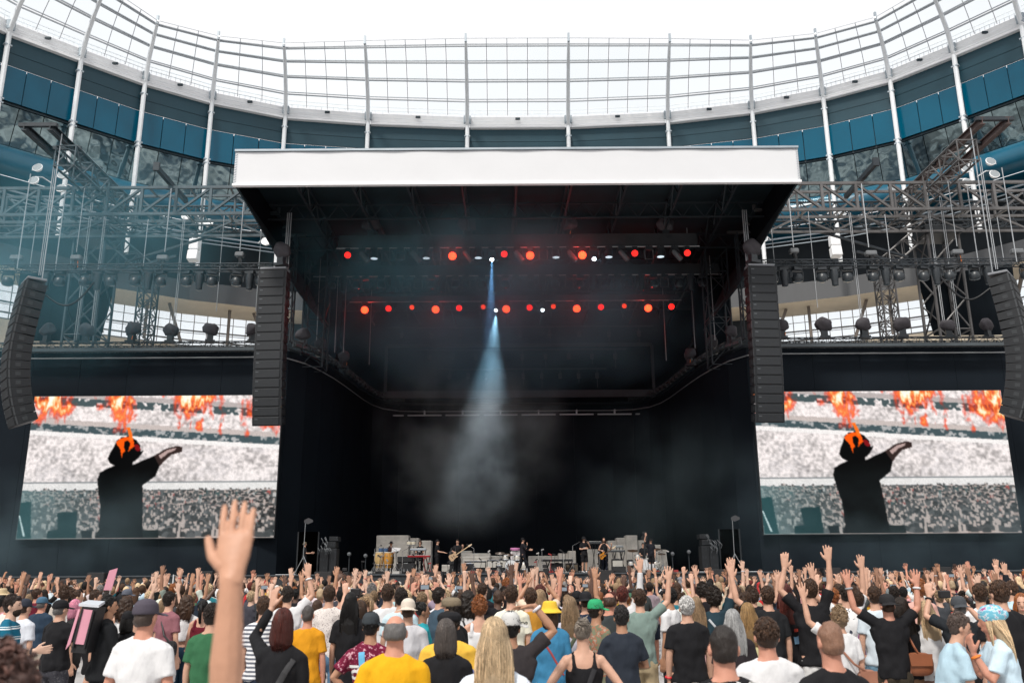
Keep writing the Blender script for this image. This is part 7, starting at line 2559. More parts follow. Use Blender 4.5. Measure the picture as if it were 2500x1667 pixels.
# white-fringed lamp with a pink top, music desk, TV cameras
q = at(1258, 1372, 46.0)
t = thing('fringed_lamp', 'white fringed stand with a pink top beside the striding performer', 'lamp', (q.x, 46, DECKZ))
zt = at(1258, 1338, 46).z
p = MB()
for k in range(22):
    a = k * 2 * math.pi / 22
    p.tube((q.x + 0.22 * math.cos(a), 46 + 0.16 * math.sin(a), zt - 0.1), (q.x + 0.24 * math.cos(a), 46 + 0.18 * math.sin(a), zt - 0.62 - 0.08 * (k % 3)), 0.022, 4)
p.build('fringe', mat('fringe_white', (0.72, 0.68, 0.68), 0.8), t)
MB().lathe([(0.24, -0.1), (0.25, 0.0), (0.22, 0.02)], 18, (q.x, 46, zt)).build('top', mat('pink_top', (0.55, 0.2, 0.4), 0.6), t, smooth=True)
MB().tube((q.x, 46, DECKZ), (q.x, 46, zt), 0.03, 8).build('stem', M_chrome, t)
MB().lathe([(0.2, 0), (0.2, 0.03), (0.03, 0.05)], 16, (q.x, 46, DECKZ)).build('foot', M_chrome, t)
q = at(968, 1342, 44.0)
t = thing('music_desk', 'grey music desk between the congas and keyboards', 'music stand', (q.x, 44, DECKZ))
MB().slab((q.x - 0.22, 43.9, q.z - 0.12), (q.x + 0.16, 43.9, q.z - 0.05), (q.x + 0.22, 44.05, q.z + 0.08), (q.x - 0.22, 44.05, q.z + 0.12), 0.02).build('desk', mat('desk_grey', (0.45, 0.45, 0.46), 0.5), t)
stand(t, q.x, 44.05, DECKZ, q.z - 0.05)


def tvcam(px, py, Y, lab, z0):
    q = at(px, py, Y)
    t = thing('television_camera', lab, 'camera', (q.x, Y, z0))
    MB().bevbox((q.x, Y, q.z), (0.24, 0.5, 0.26), 0.03).build('body', M_gear, t)
    MB().lathe([(0.07, 0), (0.09, 0.14), (0.11, 0.34), (0.115, 0.36)], 14, (q.x, Y + 0.22, q.z), Matrix.Rotation(RAD(-90), 3, 'X')).build('lens', M_gear, t, smooth=True)
    MB().bevbox((q.x - 0.05, Y - 0.2, q.z + 0.22), (0.2, 0.14, 0.14), 0.02).build('viewfinder', M_gear, t)
    p = MB()
    p.tube((q.x, Y, z0 + 0.5), (q.x, Y, q.z - 0.12), 0.04, 8)
    for k in range(3):
        a = 2.1 * k
        p.tube((q.x, Y, q.z - 0.25), (q.x + 0.45 * math.cos(a), Y + 0.45 * math.sin(a), z0 + 0.01), 0.025, 6)
    p.build('tripod', M_gear, t)


tvcam(846, 1402, 40.6, 'television camera on a tripod in the pit below the left stack', 0)
tvcam(1333, 1394, 40.6, 'television camera on a tripod in the pit below the long keyboard', 0)
tvcam(1574, 1312, 46.8, 'shoulder-height camera behind the man with white socks', DECKZ)
# side speaker stacks on the stage
for s in (-1, 1):
    t = thing('speaker_stack', 'stepped stack of dark stage speakers at the %s side of the band' % SIDE[s], 'speaker stack', (mxs(s, at(800, 1398, 45).x), 45, DECKZ))
    rects = [(781, 800, 1338, 1397, 44.9), (800, 820, 1338, 1397, 45.0), (795, 820, 1322, 1337, 45.1), (803, 826, 1309, 1321, 45.2)]
    for x0, x1, y0, y1, Y in rects:
        a, b = at(x0, y0, Y), at(x1, y1, Y)
        xa, xb = sorted((mxs(s, a.x), mxs(s, b.x)))
        zb = max(b.z, DECKZ)
        c = MB().bevbox(((xa + xb) / 2, Y + 0.35, (a.z + zb) / 2), (xb - xa - 0.01, 0.7, a.z - zb - 0.01), 0.02).build('cabinet', M_spk, t)
        n = 3 if a.z - zb > 0.8 else 1
        for k in range(n):
            zz = zb + (a.z - zb) * (k + 0.6) / n
            for dx in (-0.06, 0.06):
                MB().box(((xa + xb) / 2 + 0.08 * (-1) ** k + dx, Y - 0.002, zz), (0.05, 0.012, 0.12)).build('port', M_blackm, c)
    p = MB()
    for k in range(14):
        a = at(790 + random.uniform(-14, 22), 1330 + random.uniform(-22, 12), 44.8)
        p.path([(mxs(s, a.x), 44.8, a.z), (mxs(s, a.x) + 0.1, 44.75, a.z - 0.15), (mxs(s, a.x) + 0.05, 44.8, a.z - 0.3)], 0.018, 4)
    o = p.build('cable_loop', mat('cable_grey', (0.12, 0.13, 0.14), 0.4), t)
    o['kind'] = 'stuff'
    # antenna paddle on a tripod
    q = at(746, 1272, 43.6)
    qx = mxs(s, q.x)
    t = thing('antenna_stand', 'antenna paddle on a tall thin tripod at the %s side of the stage' % SIDE[s], 'antenna', (qx, 43.6, DECKZ))
    MB().prism([(qx - 0.06, q.z - 0.08), (qx + 0.12, q.z - 0.14), (qx + 0.36, q.z - 0.04), (qx + 0.36, q.z + 0.06), (qx + 0.14, q.z + 0.16), (qx - 0.06, q.z + 0.06)], 43.58, 43.6).build('paddle', mat('paddle', (0.05, 0.05, 0.055), 0.5), t)
    p = MB().tube((qx - 0.02, 43.6, DECKZ + 0.7), (qx, 43.6, q.z), 0.014, 6)
    p.tube((qx, 43.6, DECKZ + 0.85), (qx - 0.4, 43.5, DECKZ + 0.01), 0.016, 5)
    p.tube((qx, 43.6, DECKZ + 0.85), (qx + 0.4, 43.5, DECKZ + 0.01), 0.016, 5)
    p.tube((qx, 43.6, DECKZ + 0.85), (qx, 44.0, DECKZ + 0.01), 0.016, 5)
    p.build('tripod', M_chain, t)
    for j, (px, py) in enumerate(((853, 1352), (893, 1356))):
        q = at(px, py, 45.2)
        qx = mxs(s, q.x)
        t = thing('floor_light', '%s small black lamp on a stand, %s of the band' % (['outer', 'inner'][j], SIDE[s]), 'stage light', (qx, 45.2, DECKZ))
        MB().ell((qx, 45.2, q.z), (0.11, 0.14, 0.11), 12, 8).build('head', M_fix, t, smooth=True)
        MB().lathe([(0.09, 0.0), (0.005, 0.03)], 12, (qx, 45.07, q.z), Matrix.Rotation(RAD(90), 3, 'X'), cap=False).build('lens', mat('pale_lens', (0.12, 0.13, 0.14), 0.15), t)
        p = MB().tube((qx, 45.2, DECKZ), (qx, 45.2, q.z - 0.1), 0.03, 6)
        p.lathe([(0.2, 0), (0.2, 0.03), (0.03, 0.05)], 12, (qx, 45.2, DECKZ))
        p.build('stand', M_fix, t)
    # steps up to the stage, with white rails
    for j, x0 in enumerate((372, 424)):
        q = at(x0, 1402, 41.2)
        e = at(x0 + 52, 1430, 41.2)
        X = lambda x: mxs(s, x)
        t = thing('stair_rail', 'white steel %s stair rail up to the stage at the %s' % (['outer', 'inner'][j], SIDE[s]), 'rail', (X(q.x), 41.2, 0))
        p = MB().path([(X(q.x), 41.2, 0.02), (X(q.x), 41.2, q.z), (X(e.x), 41.2, e.z), (X(e.x), 41.2, 0.02)], 0.035, 8)
        p.build('rail', mat('rail_white', (0.72, 0.74, 0.76), 0.35), t, smooth=True)
        for k in range(1, 5):
            u = k / 5
            xx = q.x + (e.x - q.x) * u
            MB().tube((X(xx), 41.2, 0.3), (X(xx), 41.2, q.z + (e.z - q.z) * u), 0.022, 6).build('baluster', mat('rail_white', (0.72, 0.74, 0.76), 0.35), t)
    # black boxes at the lip of the stage
for px0, px1, y0, Y, lab in ((212, 256, 1397, 41.3, 'square black speaker before the stage under the left screen'), (767, 810, 1395, 41.3, 'black speaker at the stage lip below the left stack'), (1040, 1082, 1395, 41.3, 'black speaker at the stage lip left of the bass player'),
                             (1457, 1497, 1391, 41.3, 'black speaker at the stage lip below the guitarist'), (1732, 1772, 1389, 41.3, 'black speaker at the stage lip below the right stack'), (2010, 2052, 1385, 41.3, 'black speaker before the stage under the right screen'),
                             (2282, 2322, 1383, 41.3, 'square black speaker before the stage at the far right'), (480, 520, 1394, 41.4, 'black speaker before the stage hidden behind the raised arm'), (1495, 1528, 1382, 43.0, 'black floor wedge behind the lip, right of the guitarist')):
    a, b = at(px0, y0, Y), at(px1, y0, Y)
    zb = DECKZ if Y > 42 else 0
    t = thing('front_speaker', lab, 'speaker', ((a.x + b.x) / 2, Y, zb))
    c = MB().bevbox(((a.x + b.x) / 2, Y + 0.25, (a.z + zb) / 2), (b.x - a.x, 0.5, a.z - zb), 0.02).build('cabinet', M_gear, t)
    MB().bb(a.x + 0.03, b.x - 0.03, Y - 0.012, Y + 0.002, max(a.z - 0.75, zb + 0.02), a.z - 0.03).build('grille', mat('gear_grille', (0.022, 0.022, 0.024), 0.8), t)
# dark doorways in the wings
for s in (-1, 1):
    a, b = at(730, 1298, 45.5), at(775, 1398, 45.5)
    xa, xb = sorted((mxs(s, a.x), mxs(s, b.x)))
    t = thing('wing_doorway', 'pitch dark doorway in the wall at the %s wing' % SIDE[s], 'doorway', ((xa + xb) / 2, 45.5, DECKZ))
    MB().bb(xa, xb, 45.40, 45.42, DECKZ, a.z).build('dark_sheet', mat('pitch_black', (0.001, 0.001, 0.001), 1.0, spec=0.0), t)  # solid black sheet, the doorway's darkness put into its colour
    p = MB()
    for x in (xa, xb):
        p.bb(x - 0.03, x + 0.03, 45.36, 45.44, DECKZ, a.z)
    p.build('jamb', M_blackm, t)

# pedals, bottles, leads and other small clutter on the boards, too small to tell apart
p = MB()
rc = random.Random(5)
for k in range(210):
    x = rc.uniform(-7.4, 8.0)
    y = rc.uniform(42.6, 46.5)
    p.mi = rc.choice([0, 0, 0, 0, 1, 2, 3])
    t_ = rc.random()
    if t_ < 0.4:
        p.box((x, y, DECKZ + 0.05), (rc.uniform(0.08, 0.4), 0.2, rc.uniform(0.06, 0.16)), Matrix.Rotation(rc.uniform(-0.5, 0.5), 3, 'Z'))
    elif t_ < 0.6:
        h = rc.uniform(0.3, 1.15)
        p.tube((x, y, DECKZ), (x + rc.uniform(-0.12, 0.12), y, DECKZ + h), 0.012, 5)
        p.tube((x, y, DECKZ + h * 0.3), (x + 0.2, y, DECKZ), 0.01, 4)
        p.tube((x, y, DECKZ + h * 0.3), (x - 0.2, y, DECKZ), 0.01, 4)
        p.box((x, y, DECKZ + h), (0.14, 0.06, 0.06), Matrix.Rotation(rc.uniform(-0.8, 0.8), 3, 'Y'))
    elif t_ < 0.72:
        p.tube((x, y, DECKZ), (x, y, DECKZ + 0.22), 0.035, 7, 0.02)
    else:
        p.path([(x + 0.25 * j, y + rc.uniform(-0.2, 0.2), DECKZ + 0.02) for j in range(4)], 0.014, 4)
clut = p.build('stage_clutter', [M_gear, M_chrome, mat('clutter_red', (0.3, 0.03, 0.03), 0.6), mat('clutter_pale', (0.45, 0.44, 0.42), 0.6)])
tag(clut, 'small pedals, leads, bottles and stands strewn among the band', 'clutter', kind='stuff')

# ================================================================== lettering, bags and things in hands
def back_tree(P):
    me = P['top_ob'].data
    return BVHTree.FromPolygons([v.co for v in me.vertices], [p.vertices for p in me.polygons])


def on_surface(tree, x, z, off=0.004, front=False):
    o = Vector((x, 1.0 if front else -1.0, z))
    h = tree.ray_cast(o, Vector((0, -1 if front else 1, 0)))
    if h[0] is None:
        return Vector((x, 0.14 if front else -0.14, z))
    return h[0] + Vector((0, off if front else -off, 0))


TEXTS = []


def text(body, size, shear=0.0, bold=0.0):
    cu = bpy.data.curves.new('lettering', 'FONT')
    cu.body = body
    cu.size = size
    cu.shear = shear
    cu.offset = bold
    cu.align_x, cu.align_y = 'CENTER', 'CENTER'
    cu.resolution_u = 3
    o = bpy.data.objects.new('lettering', cu)
    COL.objects.link(o)
    TEXTS.append(o)
    return o


tx = {'LONDON': text('LONDON', 0.135, bold=0.004), 'Rapture': text('Rapture', 0.115, shear=0.45), 'ka': text('\u0915', 0.24, bold=0.004), 'SPARKS': text('SPARKS', 0.145, bold=0.002)}
dg = bpy.context.evaluated_depsgraph_get()
tm = {k: bpy.data.meshes.new_from_object(o.evaluated_get(dg)) for k, o in tx.items()}
for o in tx.values():
    bpy.data.objects.remove(o)


def letter_on(P, key, x, z, col, name='lettering'):
    tree = back_tree(P)
    me = tm[key]
    bm = bmesh.new()
    bm.from_mesh(me)
    bmesh.ops.triangulate(bm, faces=bm.faces)
    bmesh.ops.subdivide_edges(bm, edges=[e for e in bm.edges if e.calc_length() > 0.03], cuts=2)
    for v in bm.verts:
        v.co = on_surface(tree, v.co.x + x, v.co.y + z)
    out = bpy.data.meshes.new(name)
    bm.to_mesh(out)
    bm.free()
    out.materials.append(mat('ink_%s' % key, col, 0.7))
    o = bpy.data.objects.new(name, out)
    COL.objects.link(o)
    o.parent = P['ob']


letter_on(P_lon, 'LONDON', 0.0, 1.428, (0.70, 0.70, 0.70))
letter_on(P_rap, 'Rapture', 0.0, 1.33, (0.05, 0.05, 0.055))
letter_on(P_mar, 'ka', -0.08, 1.22, (0.75, 0.75, 0.74))


def strip_on(P, pts, w, col, name='strap', front=False, th=0.012):
    tree = back_tree(P)
    out = []
    for (x0, z0), (x1, z1) in zip(pts[:-1], pts[1:]):
        for k in range(6):
            u = k / 6
            out.append(on_surface(tree, x0 + (x1 - x0) * u, z0 + (z1 - z0) * u, 0.004, front))
    out.append(on_surface(tree, *pts[-1], 0.004, front))
    mb = MB()
    secs = []
    n = len(out)
    for i, p in enumerate(out):
        d = (out[min(i + 1, n - 1)] - out[max(i - 1, 0)]).normalized()
        nrm = Vector((0, -1 if not front else 1, 0))
        a = d.cross(nrm).normalized()
        secs.append((p, a * w, nrm * th * 0.5))
    loft(mb, secs, 8)
    o = mb.build(name, mat('strap_%s_%.3f%.3f' % (name, col[0], col[2]), col, 0.7), None)
    o.parent = P['ob']
    return o


def find(word):
    return next(P for P in PEOPLE if word in P['label'])


strip_on(find('dark red bob'), [(-0.10, 1.02), (0.02, 1.22), (0.12, 1.40)], 0.026, (0.025, 0.025, 0.028))
strip_on(P_mar, [(0.01, 1.12), (-0.03, 1.27), (-0.05, 1.42)], 0.03, (0.12, 0.42, 0.66))
strip_on(find('black vest top'), [(-0.12, 1.00), (0.02, 1.18), (0.09, 1.34)], 0.022, (0.02, 0.02, 0.024))
strip_on(find('yellow bucket'), [(-0.11, 1.38), (0.0, 1.22), (0.14, 0.98)], 0.012, (0.36, 0.06, 0.06))
strip_on(find('olive dungarees'), [(0.10, 1.40), (-0.02, 1.20), (-0.13, 0.95)], 0.022, (0.07, 0.085, 0.05))
strip_on(find('olive dungarees'), [(-0.10, 1.40), (-0.09, 1.15)], 0.018, (0.12, 0.11, 0.09), 'brace')
strip_on(find('olive dungarees'), [(0.12, 1.38), (0.09, 1.15)], 0.018, (0.12, 0.11, 0.09), 'brace')
strip_on(find('petrol blue'), [(-0.10, 1.40), (0.02, 1.24), (0.14, 1.05)], 0.014, (0.4, 0.42, 0.45))
strip_on(find('big dark curls'), [(-0.06, 1.38), (0.02, 1.2), (0.12, 1.0)], 0.014, (0.02, 0.02, 0.02))
strip_on(P_wht, [(-0.035, 0.985), (0.035, 0.985)], 0.005, (0.02, 0.02, 0.03), 'stripe', th=0.004)
strip_on(P_wht, [(-0.035, 0.965), (0.035, 0.965)], 0.005, (0.02, 0.02, 0.03), 'stripe', th=0.004)
strip_on(P_wht, [(-0.035, 0.945), (0.035, 0.945)], 0.005, (0.02, 0.02, 0.03), 'stripe', th=0.004)
P_ob = find('orange back print')
strip_on(P_ob, [(-0.12, 1.21), (-0.06, 1.235), (0.0, 1.225), (0.06, 1.235), (0.12, 1.215)], 0.03, (0.75, 0.30, 0.03), 'print', th=0.004)
strip_on(P_pr, [(-0.14, 1.30), (-0.03, 1.31)], 0.055, (0.22, 0.42, 0.62), 'print', th=0.004)
strip_on(P_pr, [(0.02, 1.14), (0.13, 1.15)], 0.065, (0.22, 0.42, 0.62), 'print', th=0.004)
strip_on(P_pr, [(-0.13, 1.375), (-0.04, 1.385)], 0.016, (0.6, 0.05, 0.02), 'print', th=0.004)
strip_on(P_pr, [(0.03, 1.235), (0.12, 1.24)], 0.018, (0.6, 0.05, 0.02), 'print', th=0.004)
strip_on(P_jer, [(-0.20, 1.18), (-0.12, 1.13), (0.0, 1.12), (0.12, 1.13), (0.20, 1.18)], 0.03, (0.55, 0.03, 0.03), 'band', th=0.006)
strip_on(P_jer, [(-0.20, 1.23), (-0.12, 1.18), (0.0, 1.17), (0.12, 1.18), (0.20, 1.23)], 0.018, (0.05, 0.12, 0.42), 'band', th=0.006)
strip_on(P_sing, [(-0.08, 1.22), (0.08, 1.22)], 0.016, (0.6, 0.6, 0.6), 'print', True, 0.004)
# prints on the backs of shirts in the rows behind
PRC = [(0.7, 0.7, 0.68), (0.05, 0.05, 0.06), (0.55, 0.08, 0.05), (0.1, 0.25, 0.45), (0.7, 0.5, 0.1), (0.3, 0.32, 0.33)]
for P in PEOPLE[N_HERO:N_HERO + 110]:
    if rnd.random() < 0.42 and P['up'][0] == 'tee' and P['hair'][0] != 'long' and P['z'] == 0:
        dark = sum(P['up'][1]) < 0.6
        pc = rnd.choice([c for c in PRC if (sum(c) > 0.5) == dark])
        w_ = rnd.uniform(0.05, 0.11)
        zc = rnd.uniform(1.22, 1.32)
        strip_on(P, [(-w_, zc), (w_, zc)], rnd.choice([0.012, 0.02, 0.06]), pc, 'print', th=0.004)
        if rnd.random() < 0.5:
            strip_on(P, [(-w_ * 0.7, zc - 0.10), (w_ * 0.7, zc - 0.10)], 0.009, pc, 'print', th=0.004)
# bass-drum lettering
me = tm['SPARKS']
for v in me.vertices:
    v.co = Vector((v.co.x, 0, v.co.y))
me.materials.append(mat('drum_ink', (0.02, 0.02, 0.025), 0.7))
o = bpy.data.objects.new('lettering', me)
COL.objects.link(o)
o.parent = K1[0]
o.location = (0, -0.225, K1[2] - DECKZ)
# socks of the performer by the right kit
for i in (0, 1):
    hip, kn, ank = leg_pts('stand', i)
    o = MB().path([kn.lerp(ank, 0.12), kn.lerp(ank, 0.4), kn.lerp(ank, 0.8), ank], [0.062, 0.066, 0.052, 0.046], 10).build('sock', mat('white_sock', (0.72, 0.72, 0.74), 0.9), None, smooth=True)
    o.parent = P_sock['ob']


# wristbands
def wristband(P, sd, col, name='wristband', r=0.034, w=0.012):
    S, E, W_, h, nrm, sp, cu = arm_chain(P['R'] if sd > 0 else P['L'], sd)
    d = (W_ - E).normalized()
    c = W_ - d * 0.03
    e1 = d.orthogonal().normalized()
    e2 = d.cross(e1)
    p = MB().path([c + e1 * (r * math.cos(t)) + e2 * (r * math.sin(t)) for t in [k * math.pi / 6 for k in range(13)]], w, 6)
    o = p.build(name, mat('band_%.2f%.2f%.2f' % col, col, 0.5), None, smooth=True)
    o.parent = P['ob']


wristband(find('white wristband'), 1, (0.8, 0.8, 0.82))
wristband(find('off-white cap'), 1, (0.75, 0.75, 0.8))
wristband(P_gry, -1, (0.6, 0.02, 0.03))
wristband(P_bh, -1, (0.8, 0.22, 0.03))
wristband(P_str, 1, (0.03, 0.03, 0.035), 'watch')
wristband(find('camera up'), -1, (0.02, 0.02, 0.025), 'watch')
wristband(P_cap, -1, (0.3, 0.3, 0.32), 'watch')
wristband(P_cap, 1, (0.7, 0.7, 0.72))
for P in PEOPLE[N_HERO:]:
    if rnd.random() < 0.3 and P['R'] not in ('down', 'keys', 'fore', 'strum', 'mic', 'fold'):
        wristband(P, 1, rnd.choice([(0.75, 0.75, 0.78), (0.02, 0.02, 0.02), (0.7, 0.1, 0.1)]), 'wristband', 0.033, 0.008)


# ---- things carried: backpack, bags, phones, cameras
def hand_at(P, sd):
    S, E, W_, h, nrm, sp, cu = arm_chain(P['R'] if sd > 0 else P['L'], sd)
    q = W_ + h * 0.09 + nrm * 0.03
    a = RAD(P['yaw'])
    s_ = P['sc']
    return Vector((P['x'] + s_ * (q.x * math.cos(a) - q.y * math.sin(a)), P['y'] + s_ * (q.x * math.sin(a) + q.y * math.cos(a)), P['z'] + s_ * q.z))


Y = 11.05
t = thing('drinks_backpack', 'tall pink-panelled drinks backpack on the back of the black jacket', 'backpack', at(205, 1585, Y))
A, B, C_, D = at(203, 1486, Y), at(230, 1489, Y), at(207, 1573, Y), at(180, 1570, Y)
bk = Vector((-0.05, 0.24, 0.0))
M_pinkp = mat('pink_panel', (0.66, 0.30, 0.38), 0.35, var=0.08, vscale=5)
MB().slab(A, B, C_, D, 0.01, (0, -1, 0)).build('pink_panel', M_pinkp, t)
e = 0.02
p = MB()
p.slab(A + Vector((-0.02, 0.01, 0.03)), B + Vector((0.03, 0.01, 0.03)), C_ + Vector((0.02, 0.01, -0.10)), D + Vector((-0.03, 0.01, -0.10)), 0.2, (0.1, 1, 0))
p.build('carrier', mat('carrier_black', (0.012, 0.012, 0.014), 0.5), t)
A2, D2 = A + Vector((-0.05, 0.03, 0.0)), D + Vector((-0.05, 0.03, -0.02))
MB().slab(A2 + Vector((-0.02, 0, 0)), A + Vector((-0.028, 0, 0)), D + Vector((-0.035, 0, 0)), D2 + Vector((-0.05, 0, -0.05)), 0.012, (0, -1, 0)).build('side_panel', M_pinkp, t)
MB().slab(A + Vector((-0.06, 0, 0.035)), B + Vector((0.05, 0, 0.03)), B + Vector((0.03, 0.2, 0.07)), A + Vector((-0.04, 0.2, 0.07)), 0.03, (0, 0, 1)).build('lid', mat('clear_lid', (0.6, 0.63, 0.68), 0.2), t)
p = MB()
for q_ in ((A, D), (B, C_)):
    p.bar(q_[0] + Vector((0, -0.012, 0)), q_[1] + Vector((0, -0.012, -0.05)), 0.02)
p.build('edge_piping', mat('carrier_black', (0.012, 0.012, 0.014), 0.5), t)
Y = 12.2
A, B, C_, D = at(267, 1392, Y), at(287, 1386, Y), at(272, 1440, Y), at(252.5, 1440, Y)
t = thing('pink_flag', 'pink rectangular flag board rising above the crowd at the left', 'flag', (C_.x, Y, 0))
MB().slab(A, B, C_, D, 0.012, (0, 1, 0)).build('board', M_pinkp, t)
MB().tube((D.x + 0.06, Y + 0.03, 0.9), (A.x + 0.03, Y + 0.03, A.z), 0.012, 6).build('pole', M_chrome, t)
for nm, word, sd in (('camera', 'camera up', 1),):
    P = find(word)
    h1, h2 = hand_at(P, 1), hand_at(P, -1)
    c = (h1 + h2) / 2
    t = thing('compact_camera', 'black camera held up by the man in dark grey cap', 'camera', c)
    MB().bevbox(c, (0.14, 0.05, 0.09), 0.012).build('body', M_gear, t)
    MB().lathe([(0.035, 0), (0.037, 0.06)], 12, c + Vector((0, 0.02, 0)), Matrix.Rotation(RAD(-90), 3, 'X')).build('lens', M_gear, t)
P = find('long white lens')
c = (hand_at(P, 1) + hand_at(P, -1)) / 2
t = thing('telephoto_camera', 'camera with long white lens held by the woman in blue dress', 'camera', c)
MB().bevbox(c, (0.15, 0.09, 0.11), 0.015).build('body', M_gear, t)
dv = Vector((-math.sin(RAD(40)), math.cos(RAD(40)), 0.1)).normalized()
MB().tube(c + dv * 0.03, c + dv * 0.30, 0.045, 14, 0.05).build('lens', mat('lens_white', (0.72, 0.71, 0.68), 0.4), t)
P = find('holding a phone high')
c = hand_at(P, 1)
t = thing('phone', 'black phone held high by the dark-sleeved person at the right', 'phone', c)
MB().bevbox(c + Vector((0, 0.01, 0.05)), (0.075, 0.012, 0.15), 0.006).build('body', M_gear, t)
MB().bb(c.x - 0.033, c.x + 0.033, c.y - 0.0008, c.y + 0.003, c.z - 0.015, c.z + 0.115).build('display', mat('phone_glass', (0.02, 0.025, 0.03), 0.1), t)
k = 0
for P in PEOPLE[N_HERO:]:
    if P['R'] == 'phone' and k < 22:
        c = (hand_at(P, 1) + hand_at(P, -1)) / 2
        t = thing('phone', 'phone of the %s' % P['label'].replace('holding up a phone, ', ''), 'phone', c, 'phones held up in the crowd')
        MB().bevbox(c, (0.15, 0.012, 0.075), 0.006).build('body', M_gear, t)
        MB().bb(c.x - 0.065, c.x + 0.065, c.y - 0.0085, c.y - 0.0065, c.z - 0.032, c.z + 0.032).build('display', mat('phone_lit', (0.05, 0.06, 0.07), 0.2, emis=(0.35, 0.4, 0.45), estr=0.5), t)
        k += 1


def bag(P, dx, dy, z, w, h, d_, col, label, strap=None):
    a = RAD(P['yaw'])
    c = Vector((P['x'] + dx * math.cos(a) - dy * math.sin(a), P['y'] + dx * math.sin(a) + dy * math.cos(a), z))
    t = thing('shoulder_bag', label, 'bag', c)
    m_ = mat('bag_%.3f%.3f' % (col[0], col[1]), col, 0.55, var=0.15, vscale=8)
    mb = MB().ell(c, (w / 2, d_ / 2, h / 2), 16, 10)
    mb.v = [(c.x + math.copysign(abs((x - c.x) / (w / 2)) ** 0.6, x - c.x) * w / 2, y, c.z + math.copysign(abs((zz - c.z) / (h / 2)) ** 0.7, zz - c.z) * h / 2) for x, y, zz in mb.v]
    mb.build('pouch', m_, t, smooth=True, angle=180)
    MB().slab(c + Vector((-w * 0.4, -d_ * 0.52, h * 0.45)), c + Vector((w * 0.4, -d_ * 0.52, h * 0.45)), c + Vector((w * 0.36, -d_ * 0.56, -h * 0.05)), c + Vector((-w * 0.36, -d_ * 0.56, -h * 0.05)), 0.012, (0, -1, 0)).build('flap', m_, t)
    if strap:
        s0 = Vector((P['x'] + strap[0], P['y'] - 0.10, strap[1]))
        MB().path([c + Vector((0, -d_ * 0.3, h * 0.4)), c.lerp(s0, 0.5) + Vector((0, -0.07, 0)), s0, s0 + Vector((0.02 * (1 if strap[0] < 0 else -1), 0.1, 0.02))], 0.013, 6).build('strap', m_, t)


P = find('tan trousers')
bag(P, 0.05, -0.20, 1.0, 0.34, 0.26, 0.12, (0.26, 0.085, 0.035), 'tan leather shoulder bag of the woman in black top', (-0.02, 1.36))
bag(P_lb, -0.2, 0.22, 0.92, 0.30, 0.22, 0.12, (0.46, 0.36, 0.22), 'beige canvas bag hung from the man in light blue', None)
P = find('dusty mauve')
bag(P, 0.22, -0.1, 1.0, 0.2, 0.24, 0.1, (0.012, 0.012, 0.014), 'black bag slung on the dusty mauve T-shirt', (-0.05, 1.38))
P = find('one palm raised')
bag(P, 0.2, -0.1, 0.9, 0.22, 0.28, 0.1, (0.30, 0.13, 0.08), 'brown bag of the curly woman in white', (-0.1, 1.3))
P = P_gry
bag(P, -0.30, 0.02, 0.62, 0.22, 0.34, 0.08, (0.22, 0.25, 0.27), 'grey carrier bag hanging from the white-haired man', None)
P = next(q for q in PEOPLE if 'black-haired man in white' in q['label'])
bag(P, -0.02, -0.24, 0.98, 0.2, 0.34, 0.12, (0.16, 0.105, 0.06), 'brown bag beside the black-haired man in white', None)

# ================================================================== stage smoke and the two beams in it
def smoke_mat(name, col, dens, scale, lo, hi, aniso=0.2, fall=None):
    m = bpy.data.materials.new(name)
    m.use_nodes = True
    nt = m.node_tree
    for n in list(nt.nodes):
        nt.nodes.remove(n)
    o = nt.nodes.new('ShaderNodeOutputMaterial')
    v = nt.nodes.new('ShaderNodeVolumePrincipled')
    v.inputs['Color'].default_value = (*col, 1)
    v.inputs['Anisotropy'].default_value = aniso
    nt.links.new(v.outputs[0], o.inputs['Volume'])
    t = nt.nodes.new('ShaderNodeTexCoord')
    n = nt.nodes.new('ShaderNodeTexNoise')
    n.inputs['Scale'].default_value = scale
    n.inputs['Detail'].default_value = 3
    n.inputs['Roughness'].default_value = 0.55
    nt.links.new(t.outputs['Object'], n.inputs['Vector'])
    r = nt.nodes.new('ShaderNodeMapRange')
    r.inputs['From Min'].default_value, r.inputs['From Max'].default_value = lo, hi
    r.inputs['To Min'].default_value, r.inputs['To Max'].default_value = 0.0, dens
    nt.links.new(n.outputs['Fac'], r.inputs['Value'])
    # fade to nothing at the edge of the plume
    ln = nt.nodes.new('ShaderNodeVectorMath')
    ln.operation = 'LENGTH'
    g2 = nt.nodes.new('ShaderNodeVectorMath')
    g2.operation = 'MULTIPLY_ADD'
    g2.inputs[1].default_value = (2, 2, 2)
    g2.inputs[2].default_value = (-1, -1, -1)
    nt.links.new(t.outputs['Generated'], g2.inputs[0])
    nt.links.new(g2.outputs[0], ln.inputs[0])
    f = nt.nodes.new('ShaderNodeMapRange')
    f.inputs['From Min'].default_value, f.inputs['From Max'].default_value = 0.35, 0.98
    f.inputs['To Min'].default_value, f.inputs['To Max'].default_value = 1, 0
    nt.links.new(ln.outputs['Value'], f.inputs['Value'])
    mu = nt.nodes.new('ShaderNodeMath')
    mu.operation = 'MULTIPLY'
    nt.links.new(r.outputs['Result'], mu.inputs[0])
    nt.links.new(f.outputs['Result'], mu.inputs[1])
    nt.links.new(mu.outputs[0], v.inputs['Density'])
    return m


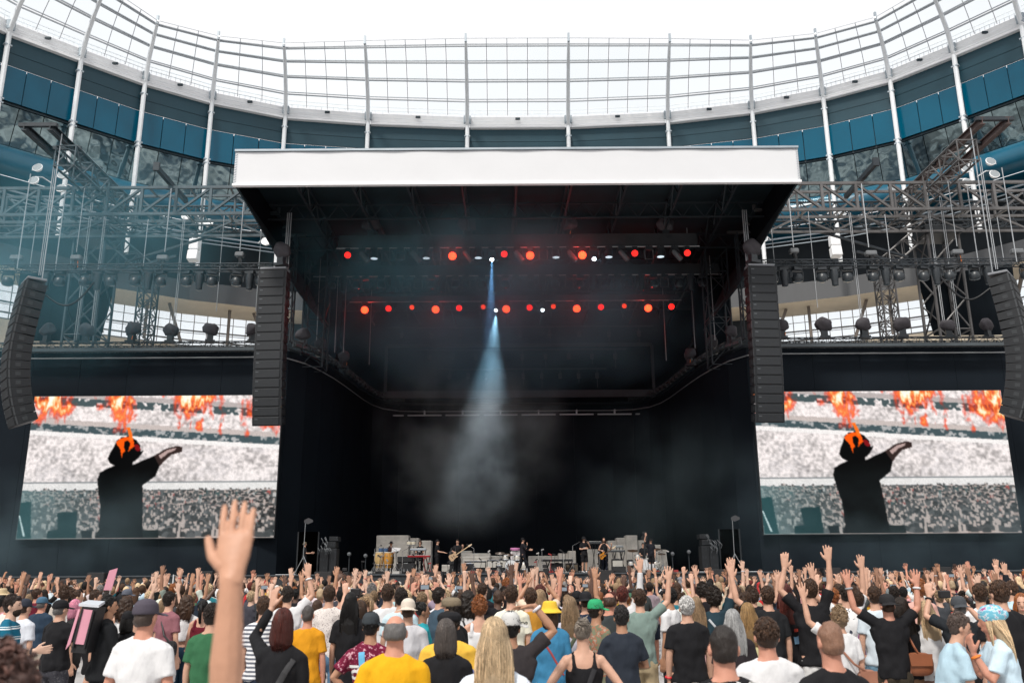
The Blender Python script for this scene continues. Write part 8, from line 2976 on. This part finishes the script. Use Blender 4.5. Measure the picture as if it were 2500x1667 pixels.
TEAL = (0.30, 0.62, 0.74)
PLUMES = [('plume drifting under the stage roof', (-1.0, 48, 16.0), (13.5, 8, 5.0), (0.32, 0.60, 0.76), 0.24, 0.22, 0.36, 0.75),
          ('teal wisp under the front lip of the roof', (-3.5, 42.6, 17.9), (10, 4, 3.2), (0.24, 0.62, 0.76), 0.30, 0.28, 0.38, 0.72),
          ('broad plume around the left towers', (-24, 41.5, 17.5), (12, 4.5, 7.0), (0.24, 0.60, 0.74), 0.12, 0.2, 0.30, 0.75),
          ('low plume before the wall under the left screen', (-23, 42.2, 3.9), (12, 2.8, 3.6), (0.45, 0.66, 0.75), 0.075, 0.35, 0.38, 0.72),
          ('low plume before the wall under the right screen', (19, 42.0, 3.8), (12, 2.8, 3.4), (0.45, 0.66, 0.75), 0.055, 0.35, 0.4, 0.72),
          ('pale cloud hanging centre stage where the beams meet', (-2.3, 49, 9.4), (6.2, 4.5, 5.9), (0.78, 0.86, 0.88), 0.20, 0.36, 0.42, 0.74),
          ('grey plume right of centre stage', (8.0, 46, 6.5), (6.5, 4, 5), (0.5, 0.68, 0.76), 0.05, 0.3, 0.4, 0.72)]
for j, (lab, c, r, col, dn, sc_, lo, hi) in enumerate(PLUMES):
    p = MB().ell((0, 0, 0), r, 20, 14)
    o = p.build('smoke', smoke_mat('smoke_%d' % j, col, dn, sc_, lo, hi))
    o.location = c
    tag(o, lab, 'smoke', kind='stuff')


def beam(px, py, Y, tx_, ty_, TY, size, energy, col):
    ld = bpy.data.lights.new('beam', 'SPOT')
    ld.energy, ld.color, ld.spot_size, ld.spot_blend, ld.shadow_soft_size = energy, col, RAD(size), 1.0, 0.06
    lo = bpy.data.objects.new('beam', ld)
    COL.objects.link(lo)
    a, b = at(px, py, Y), at(tx_, ty_, TY)
    lo.location = a
    lo.rotation_euler = (b - a).to_track_quat('-Z', 'Y').to_euler()


beam(1201, 634, 43.9, 1195, 900, 44.5, 13, 8000, (0.50, 0.64, 1.0))
beam(1211, 768, 51.7, 1175, 1150, 49.0, 28, 11500, (0.86, 0.93, 1.0))
cy.volume_max_steps = 32
cy.volume_step_rate = 3.0
